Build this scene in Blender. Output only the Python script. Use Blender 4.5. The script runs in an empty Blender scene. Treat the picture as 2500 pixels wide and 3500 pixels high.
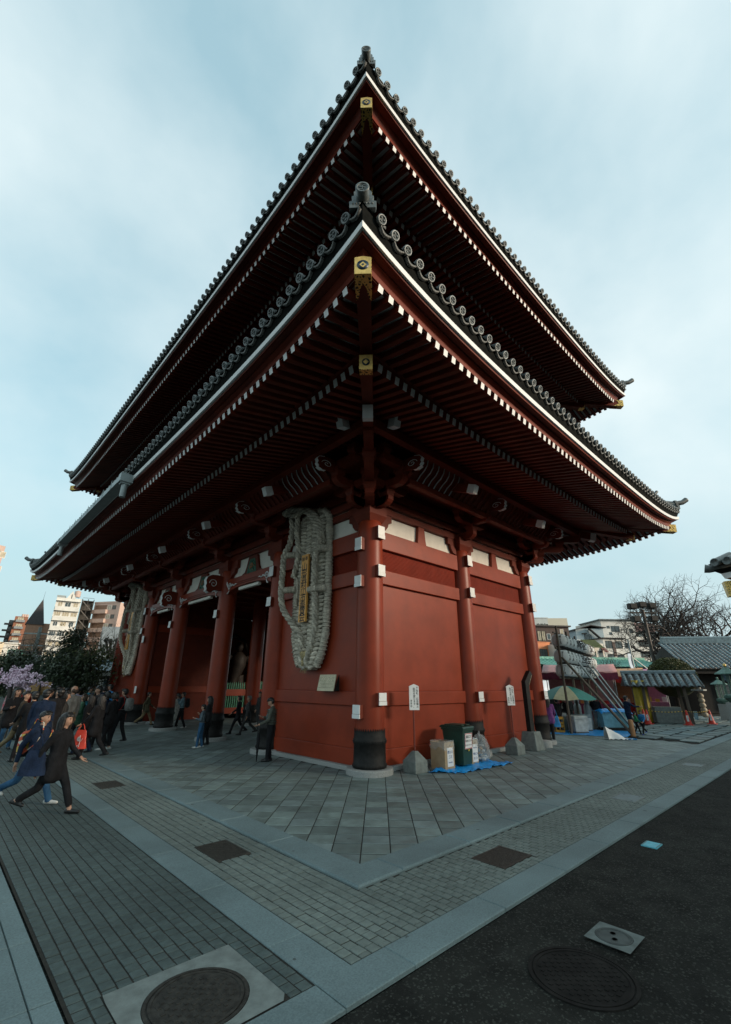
import bpy, math, random
import numpy as np
from mathutils import Vector, Matrix
random.seed(7)
PI = math.pi
SC = bpy.context.scene
COL = SC.collection
R = math.radians

# ------------------------------------------------------------------ camera, sky, sun, exposure
CAMP = (-7.82516, -8.11820, 1.87663)
YAW, PITCH, ROLL, FPX = 0.815341, 0.376496, 0.006389, 1486.48
_f = Vector((math.cos(YAW)*math.cos(PITCH), math.sin(YAW)*math.cos(PITCH), math.sin(PITCH)))
_r = Vector((math.sin(YAW), -math.cos(YAW), 0)); _u = _r.cross(_f)
CR = _r*math.cos(ROLL)+_u*math.sin(ROLL); CU = -_r*math.sin(ROLL)+_u*math.cos(ROLL); CF = _f
cam_d = bpy.data.cameras.new('camera'); cam = bpy.data.objects.new('camera', cam_d); COL.objects.link(cam)
cam.matrix_world = Matrix(((CR.x, CU.x, -CF.x, CAMP[0]), (CR.y, CU.y, -CF.y, CAMP[1]), (CR.z, CU.z, -CF.z, CAMP[2]), (0, 0, 0, 1)))
cam_d.sensor_fit = 'HORIZONTAL'; cam_d.sensor_width = 36.0; cam_d.lens = FPX/2500*36
cam_d.clip_start = 0.05; cam_d.clip_end = 3000
SC.camera = cam

SUN_EL, SUN_AZ = R(13), R(-62)      # azimuth of the sun, measured from +X towards +Y
world = bpy.data.worlds.new('World'); SC.world = world; world.use_nodes = True
wn, wl = world.node_tree.nodes, world.node_tree.links
wn.clear()
w_out = wn.new('ShaderNodeOutputWorld'); w_bg = wn.new('ShaderNodeBackground')
w_sky = wn.new('ShaderNodeTexSky'); w_sky.sky_type = 'NISHITA'; w_sky.sun_disc = False
w_sky.sun_elevation = SUN_EL; w_sky.sun_rotation = PI/2-SUN_AZ; w_sky.dust_density = 1.6; w_sky.ozone_density = 1.6; w_sky.air_density = 1.1
w_tc = wn.new('ShaderNodeTexCoord')
w_map = wn.new('ShaderNodeMapping'); w_map.inputs['Scale'].default_value = (1.0, 1.0, 1.3); w_map.inputs['Location'].default_value = (1.2, 7.7, 3.3)
w_n1 = wn.new('ShaderNodeTexNoise'); w_n1.inputs['Scale'].default_value = 1.7; w_n1.inputs['Detail'].default_value = 8; w_n1.inputs['Roughness'].default_value = 0.5; w_n1.inputs['Distortion'].default_value = 0.1
w_ramp = wn.new('ShaderNodeValToRGB'); w_ramp.color_ramp.elements[0].position = 0.30; w_ramp.color_ramp.elements[1].position = 0.66
w_ramp.color_ramp.elements[0].color = (0.24, 0.24, 0.24, 1); w_ramp.color_ramp.elements[1].color = (0.95, 0.95, 0.95, 1)
w_mul = wn.new('ShaderNodeVectorMath'); w_mul.operation = 'MULTIPLY'; w_mul.inputs[1].default_value = (0.115, 0.225, 0.20)
w_mix = wn.new('ShaderNodeMix'); w_mix.data_type = 'RGBA'; w_mix.inputs['B'].default_value = (0.62, 0.705, 0.72, 1)
wl.new(w_tc.outputs['Generated'], w_map.inputs['Vector']); wl.new(w_map.outputs['Vector'], w_n1.inputs['Vector'])
wl.new(w_n1.outputs['Fac'], w_ramp.inputs['Fac']); wl.new(w_sky.outputs['Color'], w_mul.inputs[0])
wl.new(w_ramp.outputs['Color'], w_mix.inputs['Factor']); w_air = wn.new('ShaderNodeMix'); w_air.data_type = 'RGBA'; w_air.inputs['Factor'].default_value = 0.68; w_air.inputs['B'].default_value = (0.215, 0.40, 0.48, 1)   # thin high veil
wl.new(w_mul.outputs['Vector'], w_air.inputs['A']); wl.new(w_air.outputs['Result'], w_mix.inputs['A'])
w_sep = wn.new('ShaderNodeSeparateXYZ'); w_hz = wn.new('ShaderNodeMapRange'); w_hz.interpolation_type = 'SMOOTHSTEP'
w_hz.inputs['From Min'].default_value = 0.0; w_hz.inputs['From Max'].default_value = 0.42; w_hz.inputs['To Min'].default_value = 0.75; w_hz.inputs['To Max'].default_value = 0.0
w_mix2 = wn.new('ShaderNodeMix'); w_mix2.data_type = 'RGBA'; w_mix2.inputs['B'].default_value = (0.40, 0.50, 0.53, 1)   # low haze
wl.new(w_tc.outputs['Generated'], w_sep.inputs[0]); wl.new(w_sep.outputs['Z'], w_hz.inputs['Value']); wl.new(w_hz.outputs['Result'], w_mix2.inputs['Factor'])
wl.new(w_mix.outputs['Result'], w_mix2.inputs['A']); wl.new(w_mix2.outputs['Result'], w_bg.inputs['Color']); w_bg.inputs['Strength'].default_value = 1.0
wl.new(w_bg.outputs['Background'], w_out.inputs['Surface'])

sun_d = bpy.data.lights.new('sun', 'SUN'); sun_d.energy = 3.1; sun_d.angle = R(15); sun_d.color = (1.0, 0.82, 0.64)
sun = bpy.data.objects.new('sun', sun_d); COL.objects.link(sun)
_sd = Vector((math.cos(SUN_EL)*math.cos(SUN_AZ), math.cos(SUN_EL)*math.sin(SUN_AZ), math.sin(SUN_EL)))
sun.rotation_euler = _sd.to_track_quat('Z', 'Y').to_euler(); sun.location = (20, -30, 30)
SC.view_settings.view_transform = 'Standard'; SC.view_settings.look = 'None'
SC.view_settings.exposure = 0.5; SC.view_settings.gamma = 1.0; SC.view_settings.use_curve_mapping = False
SC.render.engine = 'CYCLES'; SC.cycles.use_denoising = True; SC.cycles.max_bounces = 6
SC.cycles.sample_clamp_indirect = 6

# ------------------------------------------------------------------ helpers
def prow(px, py):
    return (CF + CR*((px-1250)/FPX) - CU*((py-1750)/FPX))
def gp(px, py, z=0.0):
    """where a line of sight meets level z (used to read ground positions off the survey of the photograph)"""
    v = prow(px, py); t = (z-CAMP[2])/v.z; return Vector(CAMP)+v*t
def atd(px, py, dist):
    """point at a horizontal distance"""
    v = prow(px, py); t = dist/math.hypot(v.x, v.y); return Vector(CAMP)+v*t

class MB:
    def __init__(s): s.v=[]; s.f=[]; s.m=[]; s.sm=[]
    def add(s, vs, fs, mat=0, smooth=False):
        b=len(s.v); s.v+=[tuple(v) for v in vs]
        for f in fs: s.f.append(tuple(b+i for i in f)); s.m.append(mat); s.sm.append(smooth)
        return s
    def box(s, x0,y0,z0,x1,y1,z1, mat=0, M=None, taper=None):
        vs=[(x0,y0,z0),(x1,y0,z0),(x1,y1,z0),(x0,y1,z0),(x0,y0,z1),(x1,y0,z1),(x1,y1,z1),(x0,y1,z1)]
        if taper is not None:
            cx,cy=(x0+x1)/2,(y0+y1)/2
            vs=vs[:4]+[(cx+(x-cx)*taper,cy+(y-cy)*taper,z) for x,y,z in vs[4:]]
        if M is not None: vs=[M@Vector(v) for v in vs]
        return s.add(vs,[(3,2,1,0),(4,5,6,7),(0,1,5,4),(1,2,6,5),(2,3,7,6),(3,0,4,7)],mat)
    def cbox(s, c, sz, mat=0, M=None):
        return s.box(c[0]-sz[0]/2,c[1]-sz[1]/2,c[2]-sz[2]/2,c[0]+sz[0]/2,c[1]+sz[1]/2,c[2]+sz[2]/2,mat,M)
    def bar(s, a, b, w, h, mat=0, up=(0,0,1), mat_end=None):
        a=Vector(a); b=Vector(b); d=(b-a).normalized(); u=Vector(up)
        if abs(d.dot(u))>0.99: u=Vector((1,0,0))
        r=d.cross(u).normalized(); u=r.cross(d)
        vs=[]
        for p in (a,b):
            for i,j in ((-1,-1),(1,-1),(1,1),(-1,1)): vs.append(p+r*(w/2*i)+u*(h/2*j))
        s.add(vs,[(0,1,2,3),(0,4,5,1),(1,5,6,2),(2,6,7,3),(3,7,4,0)],mat)
        s.add(vs[4:],[(3,2,1,0)],mat if mat_end is None else mat_end)
        return s
    def prism(s, poly, lo, hi, ax=1, mat=0, M=None, smooth=False, mat_side=None):
        """poly in the two axes that are not ax, extruded along ax"""
        n=len(poly); vs=[]
        for h in (lo,hi):
            for p,q in poly:
                vs.append({0:(h,p,q),1:(p,h,q),2:(p,q,h)}[ax])
        if M is not None: vs=[M@Vector(v) for v in vs]
        s.add(vs,[tuple(range(n)),tuple(range(2*n-1,n-1,-1))],mat)
        b=len(s.v)-2*n
        for i in range(n):
            j=(i+1)%n; s.f.append((b+i,b+n+i,b+n+j,b+j)); s.m.append(mat if mat_side is None else mat_side); s.sm.append(smooth)
        return s
    def tube(s, pts, rad, n=8, mat=0, caps=True, smooth=True, flat=1.0, up=(0,0,1)):
        pts=[Vector(p) for p in pts]; k=len(pts)
        if not hasattr(rad,'__len__'): rad=[rad]*k
        d=(pts[1]-pts[0]).normalized(); u=Vector(up)
        if abs(d.dot(u))>0.95: u=Vector((1,0,0)) if abs(d.x)<0.9 else Vector((0,1,0))
        r=d.cross(u).normalized(); u=r.cross(d); vs=[]
        for i in range(k):
            t=(pts[min(i+1,k-1)]-pts[max(i-1,0)]).normalized()
            r=(r-t*r.dot(t)).normalized(); u=r.cross(t)
            for j in range(n):
                a=2*PI*j/n; vs.append(pts[i]+r*(math.cos(a)*rad[i])+u*(math.sin(a)*rad[i]*flat))
        fs=[]
        for i in range(k-1):
            for j in range(n):
                q=(j+1)%n; fs.append((i*n+j,(i+1)*n+j,(i+1)*n+q,i*n+q))
        s.add(vs,fs,mat,smooth)
        if caps:
            s.add(vs[:n],[tuple(range(n))],mat); s.add(vs[-n:],[tuple(range(n-1,-1,-1))],mat)
        return s
    def lathe(s, prof, n=16, c=(0,0,0), mat=0, smooth=True, M=None, a0=0.0):
        vs=[]; k=len(prof)
        for r_,z in prof:
            for j in range(n):
                a=a0+2*PI*j/n; vs.append(Vector((c[0]+r_*math.cos(a),c[1]+r_*math.sin(a),c[2]+z)))
        if M is not None: vs=[M@v for v in vs]
        fs=[]
        for i in range(k-1):
            for j in range(n):
                q=(j+1)%n; fs.append((i*n+j,i*n+q,(i+1)*n+q,(i+1)*n+j))
        s.add(vs,fs,mat,smooth)
        if prof[0][0]>1e-4: s.add(vs[:n],[tuple(range(n-1,-1,-1))],mat)
        if prof[-1][0]>1e-4: s.add(vs[-n:],[tuple(range(n))],mat)
        return s
    def ball(s, c, r, n=10, m=7, mat=0, M=None, smooth=True):
        if not hasattr(r,'__len__'): r=(r,r,r)
        vs=[]
        for i in range(m+1):
            t=PI*i/m
            for j in range(n):
                a=2*PI*j/n
                p=Vector((r[0]*math.sin(t)*math.cos(a),r[1]*math.sin(t)*math.sin(a),r[2]*math.cos(t)))
                if M is not None: p=M@p
                vs.append(Vector(c)+p)
        fs=[]
        for i in range(m):
            for j in range(n):
                q=(j+1)%n; fs.append((i*n+j,(i+1)*n+j,(i+1)*n+q,i*n+q))
        return s.add(vs,fs,mat,smooth)
    def grid(s, fn, nu, nv, mat=0, smooth=True):
        vs=[fn(i/nu,j/nv) for i in range(nu+1) for j in range(nv+1)]
        fs=[(i*(nv+1)+j,(i+1)*(nv+1)+j,(i+1)*(nv+1)+j+1,i*(nv+1)+j+1) for i in range(nu) for j in range(nv)]
        return s.add(vs,fs,mat,smooth)
    def text(s, body, M, size=1.0, mat=0, depth=0.0):
        t=text_mesh(body)
        if t is None: return s
        vs,fs=t
        for ox,oy in ((0,0),(.022,.0),(.0,.022),(.022,.022)): s.add([M@Vector(((x+ox)*size,(y+oy)*size,depth+.0004*(ox+2*oy)/.022)) for x,y in vs],fs,mat)
        return s
    def mesh(s, name, mats):
        me=bpy.data.meshes.new(name); me.from_pydata([tuple(v) for v in s.v],[],s.f)
        for m in (mats if isinstance(mats,(list,tuple)) else [mats]): me.materials.append(m)
        me.polygons.foreach_set('material_index',s.m); me.polygons.foreach_set('use_smooth',s.sm)
        me.update(); return me
    def obj(s, name, mats, parent=None, loc=None):
        return mk(name, s.mesh(name,mats), parent, loc)
def mk(name, me, parent=None, loc=None, M=None):
    o=bpy.data.objects.new(name,me); COL.objects.link(o)
    if parent is not None: o.parent=parent
    if M is not None: o.matrix_local=M
    elif loc is not None: o.location=loc
    return o
def tag(o, label=None, cat=None, group=None, kind=None):
    if label: o['label']=label
    if cat: o['category']=cat
    if group: o['group']=group
    if kind: o['kind']=kind
    return o
def thing(name, label, cat, loc=(0,0,0), rz=0.0, group=None):
    o=bpy.data.objects.new(name,None); COL.objects.link(o); o.location=loc; o.rotation_euler=(0,0,rz); o.empty_display_size=0.2
    return tag(o,label,cat,group)
def dup(root, loc, rz, label=None, group=None):
    r=root.copy(); COL.objects.link(r); r.location=loc; r.rotation_euler=(0,0,rz)
    if label: r['label']=label
    if group: r['group']=group
    for ch in list(root.children):
        c=ch.copy(); COL.objects.link(c); c.parent=r
        for g in list(ch.children):
            d=g.copy(); COL.objects.link(d); d.parent=c
    return r
_tc={}
def text_mesh(body):
    if body in _tc: return _tc[body]
    c=bpy.data.curves.new('t','FONT'); c.body=body; c.align_x='CENTER'; c.align_y='CENTER'; c.resolution_u=1
    o=bpy.data.objects.new('t',c); COL.objects.link(o)
    dg=bpy.context.evaluated_depsgraph_get(); me=o.evaluated_get(dg).to_mesh()
    vs=[(v.co.x,v.co.y) for v in me.vertices]; fs=[tuple(p.vertices) for p in me.polygons]
    o.evaluated_get(dg).to_mesh_clear(); bpy.data.objects.remove(o); bpy.data.curves.remove(c)
    _tc[body]=(vs,fs); return _tc[body]
def vtext(mb, chars, M, size, pitch, mat):
    """characters stacked downwards from the origin of M (x right, y up)"""
    for i,ch in enumerate(chars):
        if ch!=' ': mb.text(ch, M@Matrix.Translation((0,-i*pitch,0)), size, mat)
def frame(o, x, y):
    x=Vector(x).normalized(); y=Vector(y).normalized(); z=x.cross(y)
    return Matrix(((x.x,y.x,z.x,o[0]),(x.y,y.y,z.y,o[1]),(x.z,y.z,z.z,o[2]),(0,0,0,1)))

# ------------------------------------------------------------------ materials
MATS={}
def mat(name, col, rough=0.6, metal=0.0, var=0.12, scale=6.0, bump=0.0, bscale=None, spec=0.5, col2=None, stretch=(1,1,1), obj_var=0.0, isl_var=0.0, wear=0.0, wearcol=(0.05,0.045,0.04), coat=0.0, hue_var=0.0, rvar=0.0):
    if name in MATS: return MATS[name]
    m=bpy.data.materials.new(name); m.use_nodes=True; nt=m.node_tree; N,Lk=nt.nodes,nt.links
    b=N['Principled BSDF']; b.inputs['Roughness'].default_value=rough; b.inputs['Metallic'].default_value=metal
    b.inputs['Specular IOR Level'].default_value=spec; b.inputs['Coat Weight'].default_value=coat
    tc=N.new('ShaderNodeTexCoord'); mp=N.new('ShaderNodeMapping'); mp.inputs['Scale'].default_value=stretch
    Lk.new(tc.outputs['Object'],mp.inputs['Vector'])
    vec=mp.outputs['Vector']
    if obj_var or isl_var:
        oi=N.new('ShaderNodeObjectInfo'); geo=N.new('ShaderNodeNewGeometry')
        ad=N.new('ShaderNodeMath'); ad.operation='ADD'; Lk.new(oi.outputs['Random'],ad.inputs[0]); Lk.new(geo.outputs['Random Per Island'],ad.inputs[1])
        fr=N.new('ShaderNodeMath'); fr.operation='FRACT'; Lk.new(ad.outputs[0],fr.inputs[0])
        sh=N.new('ShaderNodeVectorMath'); sh.operation='ADD'; Lk.new(vec,sh.inputs[0])
        sc=N.new('ShaderNodeMath'); sc.operation='MULTIPLY'; sc.inputs[1].default_value=37.0; Lk.new(fr.outputs[0],sc.inputs[0]); Lk.new(sc.outputs[0],sh.inputs[1]); vec=sh.outputs[0]
    n1=N.new('ShaderNodeTexNoise'); n1.inputs['Scale'].default_value=scale; n1.inputs['Detail'].default_value=5; n1.inputs['Roughness'].default_value=0.6
    Lk.new(vec,n1.inputs['Vector'])
    mx=N.new('ShaderNodeMix'); mx.data_type='RGBA'
    c2=col2 if col2 else tuple(c*(1-2.2*var) if (1-2.2*var)>0.05 else c*.05 for c in col)
    mx.inputs['A'].default_value=(*c2,1); mx.inputs['B'].default_value=(*[min(1,c*(1+var*.8)) for c in col],1)
    cr=N.new('ShaderNodeMapRange'); cr.inputs['From Min'].default_value=0.3; cr.inputs['From Max'].default_value=0.66
    Lk.new(n1.outputs['Fac'],cr.inputs['Value']); Lk.new(cr.outputs['Result'],mx.inputs['Factor'])
    out=mx.outputs['Result']
    if obj_var or isl_var:
        a=obj_var+isl_var
        mr=N.new('ShaderNodeMapRange'); mr.inputs['To Min'].default_value=1-a; mr.inputs['To Max'].default_value=1+a; Lk.new(fr.outputs[0],mr.inputs['Value'])
        hs=N.new('ShaderNodeHueSaturation'); Lk.new(out,hs.inputs['Color']); Lk.new(mr.outputs['Result'],hs.inputs['Value'])
        if hue_var:
            f2=N.new('ShaderNodeMath'); f2.operation='MULTIPLY'; f2.inputs[1].default_value=7.31; Lk.new(fr.outputs[0],f2.inputs[0])
            f3=N.new('ShaderNodeMath'); f3.operation='FRACT'; Lk.new(f2.outputs[0],f3.inputs[0])
            m3=N.new('ShaderNodeMapRange'); m3.inputs['To Min'].default_value=.5-hue_var; m3.inputs['To Max'].default_value=.5+hue_var; Lk.new(f3.outputs[0],m3.inputs['Value']); Lk.new(m3.outputs['Result'],hs.inputs['Hue'])
        out=hs.outputs['Color']
    if wear:
        n2=N.new('ShaderNodeTexNoise'); n2.inputs['Scale'].default_value=scale*0.37; n2.inputs['Detail'].default_value=8; n2.inputs['Roughness'].default_value=.68; Lk.new(vec,n2.inputs['Vector'])
        r2=N.new('ShaderNodeMapRange'); r2.inputs['From Min'].default_value=0.56; r2.inputs['From Max'].default_value=0.74; r2.inputs['To Max'].default_value=wear; Lk.new(n2.outputs['Fac'],r2.inputs['Value'])
        m2=N.new('ShaderNodeMix'); m2.data_type='RGBA'; Lk.new(out,m2.inputs['A']); m2.inputs['B'].default_value=(*wearcol,1); Lk.new(r2.outputs['Result'],m2.inputs['Factor']); out=m2.outputs['Result']
    Lk.new(out,b.inputs['Base Color'])
    if rvar:
        rr=N.new('ShaderNodeMapRange'); rr.inputs['To Min'].default_value=max(0,rough-rvar); rr.inputs['To Max'].default_value=min(1,rough+rvar); Lk.new(n1.outputs['Fac'],rr.inputs['Value']); Lk.new(rr.outputs['Result'],b.inputs['Roughness'])
    if bump:
        n3=N.new('ShaderNodeTexNoise'); n3.inputs['Scale'].default_value=bscale or scale*6; n3.inputs['Detail'].default_value=4; Lk.new(vec,n3.inputs['Vector'])
        bp=N.new('ShaderNodeBump'); bp.inputs['Strength'].default_value=bump; bp.inputs['Distance'].default_value=0.02; Lk.new(n3.outputs['Fac'],bp.inputs['Height']); Lk.new(bp.outputs['Normal'],b.inputs['Normal'])
    MATS[name]=m; return m
def emit(name, col, st):
    m=bpy.data.materials.new(name); m.use_nodes=True; b=m.node_tree.nodes['Principled BSDF']
    b.inputs['Base Color'].default_value=(*col,1); b.inputs['Emission Color'].default_value=(*col,1); b.inputs['Emission Strength'].default_value=st; MATS[name]=m; return m
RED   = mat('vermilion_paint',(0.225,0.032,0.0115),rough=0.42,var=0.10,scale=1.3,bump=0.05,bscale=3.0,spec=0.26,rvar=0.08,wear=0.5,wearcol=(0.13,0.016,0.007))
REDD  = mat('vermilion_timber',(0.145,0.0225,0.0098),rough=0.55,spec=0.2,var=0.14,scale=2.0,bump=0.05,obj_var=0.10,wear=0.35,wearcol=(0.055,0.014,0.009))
PLASTER=mat('cream_plaster',(0.74,0.71,0.63),rough=0.8,var=0.05,scale=3,bump=0.2,bscale=60)
WHITE = mat('white_paint',(0.70,0.71,0.70),rough=0.55,var=0.04,scale=4,obj_var=0.04)
BLACK = mat('black_bronze',(0.011,0.011,0.0105),rough=0.62,metal=0.0,var=0.3,scale=10,bump=0.2,spec=.25)
STONE = mat('granite',(0.30,0.31,0.30),rough=0.8,var=0.16,scale=60,bump=0.25,bscale=120,wear=0.3,wearcol=(0.13,0.13,0.12))
GOLD  = mat('gilt',(0.78,0.53,0.17),rough=0.38,metal=0.55,var=0.15,scale=12,bump=0.1)
INDIGO= mat('indigo_enamel',(0.012,0.035,0.06),rough=0.4,var=0.1)
TILE  = mat('grey_roof_tile',(0.105,0.122,0.120),rough=0.42,var=0.2,scale=9,bump=0.15,obj_var=0.15,spec=0.6)
TILED = mat('roof_tile_bed',(0.012,0.013,0.012),rough=0.95,spec=0.05,var=0.2,scale=5)
STRAW = mat('aged_straw',(0.55,0.495,0.40),rough=0.9,var=0.28,scale=14,bump=0.5,bscale=45,stretch=(1,.35,3),isl_var=0.22)
WOOD  = mat('plaque_wood',(0.78,0.37,0.08),rough=0.5,var=0.14,scale=5,stretch=(8,8,.6))
INK   = mat('black_ink',(0.01,0.01,0.011),rough=0.6,var=0.0)
GREENP= mat('green_paint',(0.03,0.21,0.12),rough=0.5,var=0.1)
ZINC  = mat('gutter_metal',(0.30,0.34,0.34),rough=0.5,metal=0.3,var=0.1,scale=4)
# ------------------------------------------------------------------ the two-storey temple gate
GW, GL = 8.2, 20.6                     # column centres: depth along X, length along Y
CX_ = [0, 4.1, 8.2]; CY_ = [0, 4.25, 8.05, 12.6, 16.4, 20.6]
gate = thing('temple_gate','large two-storey vermilion temple gate with sweeping grey tiled eaves','temple gate')
SIDES={'R':(lambda u,d,z:Vector((u,-d,z)),GW),'L':(lambda u,d,z:Vector((-d,u,z)),GL),
       'B':(lambda u,d,z:Vector((GW+d,u,z)),GL),'F':(lambda u,d,z:Vector((u,GL+d,z)),GW)}
OUT={'R':Vector((0,-1,0)),'L':Vector((-1,0,0)),'B':Vector((1,0,0)),'F':Vector((0,1,0))}

# columns
def col_meshes():
    m=MB(); m.lathe([(0.342,0.10),(0.342,3.0),(0.335,5.6),(0.322,5.93),(0.29,6.0)],28,smooth=True)
    shaft=m.mesh('column',[RED])
    m=MB(); m.lathe([(0.372,0.12),(0.39,0.13),(0.39,0.20),(0.372,0.22),(0.367,0.60),(0.388,0.62),(0.388,0.70),(0.367,0.72),(0.362,0.86)],28)
    n=40
    for i in range(n):       # scalloped upper rim
        a0,a1=2*PI*i/n,2*PI*(i+1)/n; am=(a0+a1)/2; r=0.362; q=0.345
        h=0.86+0.075
        p=[(r*math.cos(a0),r*math.sin(a0),0.86),(r*math.cos(a1),r*math.sin(a1),0.86),(r*math.cos((a1+am)/2),r*math.sin((a1+am)/2),0.90),(r*math.cos(am),r*math.sin(am),h),(r*math.cos((a0+am)/2),r*math.sin((a0+am)/2),0.90)]
        m.add(p,[(0,1,2,3,4)],0)
        for z in (0.66,0.165):
            m.ball((0.388*math.cos(am),0.388*math.sin(am),z),0.012,5,3,0)
    shoe=m.mesh('column_shoe',[BLACK])
    m=MB(); m.lathe([(0.535,0.0),(0.535,0.10),(0.52,0.12),(0.0,0.12)],32,smooth=False)
    pl=m.mesh('plinth',[STONE]); return shaft,shoe,pl
_sh,_so,_pl=col_meshes()
for x in CX_:
    for y in CY_:
        c=mk('column',_sh,gate,(x,y,0)); mk('column_shoe',_so,c); mk('plinth',_pl,c)

# side walls and beams, in a local frame: a = along the wall, o = outwards
def wall_bay(side, a0, a1, full=True):
    P,_=SIDES[side]
    def bx(nm,o0,o1,z0,z1,mt,s0=a0,s1=a1,bev=0.0):
        m=MB(); A=P(s0,o0,z0); B=P(s1,o1,z1)
        x0,x1=sorted((A.x,B.x)); y0,y1=sorted((A.y,B.y))
        m.box(x0,y0,z0,x1,y1,z1); o=m.obj(nm,[mt],gate)
        md=o.modifiers.new('b','BEVEL'); md.width=0.012; md.segments=2
        return o
    bx('head_beam',-0.10,0.16,5.30,5.80,RED)
    bx('ribbed_panel',-0.10,0.045,4.72,5.30,RIBBED)
    bx('tie_beam',-0.10,0.15,4.34,4.72,RED)
    bx('wall_panel',-0.10,0.05,1.70,4.34,RED)
    bx('waist_beam',-0.10,0.12,1.38,1.70,RED)
    bx('lower_panel',-0.10,0.06,0.45,1.38,RED)
    bx('base_board',-0.10,0.075,0.10,0.45,RED)
    bx('kerb_sill',-0.10,0.20,0.0,0.10,STONE)
    bx('plaster_panel',-0.10,0.03,5.80,6.34,PLASTER)
    mid=(a0+a1)/2
    m=MB()          # bottle-shaped strut between the plaster panels
    poly=[(-.20,5.80),(.20,5.80),(.17,5.95),(.15,6.15),(.13,6.36),(-.13,6.36),(-.15,6.15),(-.17,5.95)]
    vs=[]
    M={'R':frame((mid,0,0),(1,0,0),(0,0,1)),'L':frame((0,mid,0),(0,-1,0),(0,0,1))}.get(side) 
    m.prism([(p,q) for p,q in poly],0.0,0.14,ax=2,M=M@Matrix(((1,0,0,0),(0,1,0,0),(0,0,1,0),(0,0,0,1))))
    m.obj('strut',[RED],gate)
    for e,sg in ((a0,1),(a1,-1)):   # curved shoulder brackets against the columns
        m=MB(); pts=[(0,5.83),(0.16*sg,5.86),(0.26*sg,5.98),(0.30*sg,6.12),(0.42*sg,6.14),(0.42*sg,6.36),(0,6.36)]
        M2={'R':frame((e,0,0),(1,0,0),(0,0,1)),'L':frame((0,e,0),(0,1,0),(0,0,1))}[side]
        if side=='L': m.prism(pts,-0.14,0.0,ax=2,M=M2@Matrix.Diagonal((1,1,-1,1)).to_4x4() if False else frame((0,e,0),(0,1,0),(0,0,1)))
        else: m.prism(pts,0.0,0.14,ax=2,M=M2)
        m.obj('shoulder_bracket',[REDD],gate)
RIBBED=mat('ribbed_vermilion',(0.20,0.023,0.010),spec=.3,rough=0.5,var=0.1,scale=2)
def _rib():
    nt=RIBBED.node_tree; N,Lk=nt.nodes,nt.links; b=N['Principled BSDF']
    tc=N.new('ShaderNodeTexCoord'); sp=N.new('ShaderNodeSeparateXYZ'); Lk.new(tc.outputs['Object'],sp.inputs[0])
    s=N.new('ShaderNodeMath'); s.operation='MULTIPLY'; s.inputs[1].default_value=2*PI/0.038; Lk.new(sp.outputs['Z'],s.inputs[0])
    k=N.new('ShaderNodeMath'); k.operation='SINE'; Lk.new(s.outputs[0],k.inputs[0])
    bp=N.new('ShaderNodeBump'); bp.inputs['Strength'].default_value=0.8; bp.inputs['Distance'].default_value=0.012; Lk.new(k.outputs[0],bp.inputs['Height']); Lk.new(bp.outputs['Normal'],b.inputs['Normal'])
_rib()
wall_bay('R',0.30,3.80); wall_bay('R',4.40,7.90); wall_bay('L',0.30,3.95); wall_bay('L',16.70,20.30)
# upper ties above the plaster: two stepped beams round the building with plaster slits between
for side,Ln in (('R',GW),('L',GL)):
    P,_=SIDES[side]
    for z0,z1,o1,mt,nm in ((6.34,6.52,0.16,REDD,'upper_tie'),(6.52,6.60,0.04,PLASTER,'plaster_slit'),(6.60,6.80,0.18,REDD,'upper_tie'),(6.80,6.88,0.04,PLASTER,'plaster_slit'),(6.88,7.10,0.20,REDD,'upper_tie'),(7.10,8.2,0.03,REDD,'frieze_board')):
        A=P(-0.1,-0.10,z0); B=P(Ln+0.1,o1,z1); m=MB()
        m.box(min(A.x,B.x),min(A.y,B.y),z0,max(A.x,B.x),max(A.y,B.y),z1); m.obj(nm,[mt],gate)
# white-faced beam ends that pass through the columns
def beam_end(side,a,z0,z1,w=0.235,o0=0.28,o1=0.43):
    P,_=SIDES[side]; m=MB(); A=P(a-w/2,o0,z0); B=P(a+w/2,o1,z1)
    m.box(min(A.x,B.x),min(A.y,B.y),z0,max(A.x,B.x),max(A.y,B.y),z1)
    o=m.obj('beam_end',[REDD],gate)
    m=MB(); A=P(a-w/2-.004,o1,z0-.004); B=P(a+w/2+.004,o1+.012,z1+.004); zz=z0+(z1-z0)*0.3
    m.box(min(A.x,B.x),min(A.y,B.y),zz+.006,max(A.x,B.x),max(A.y,B.y),z1+.004)
    B=P(a+w/2+.008,o1+.02,z1); A=P(a-w/2-.008,o1,z0)
    m.box(min(A.x,B.x),min(A.y,B.y),z0-.004,max(A.x,B.x),max(A.y,B.y),zz)
    m.obj('white_face',[WHITE],o)
for x in CX_:
    beam_end('R',x,5.46,5.80); beam_end('R',x,4.45,4.74); beam_end('R',x,1.42,1.68)
for y,zs in ((0,((5.15,5.48),(4.18,4.46),(1.14,1.42))),(4.25,((5.15,5.48),(4.18,4.46))),(8.05,((4.18,4.46),)),(12.6,((4.18,4.46),)),(16.4,((5.15,5.48),(4.18,4.46)))):
    for z0,z1 in zs: beam_end('L',y,z0,z1)

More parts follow.
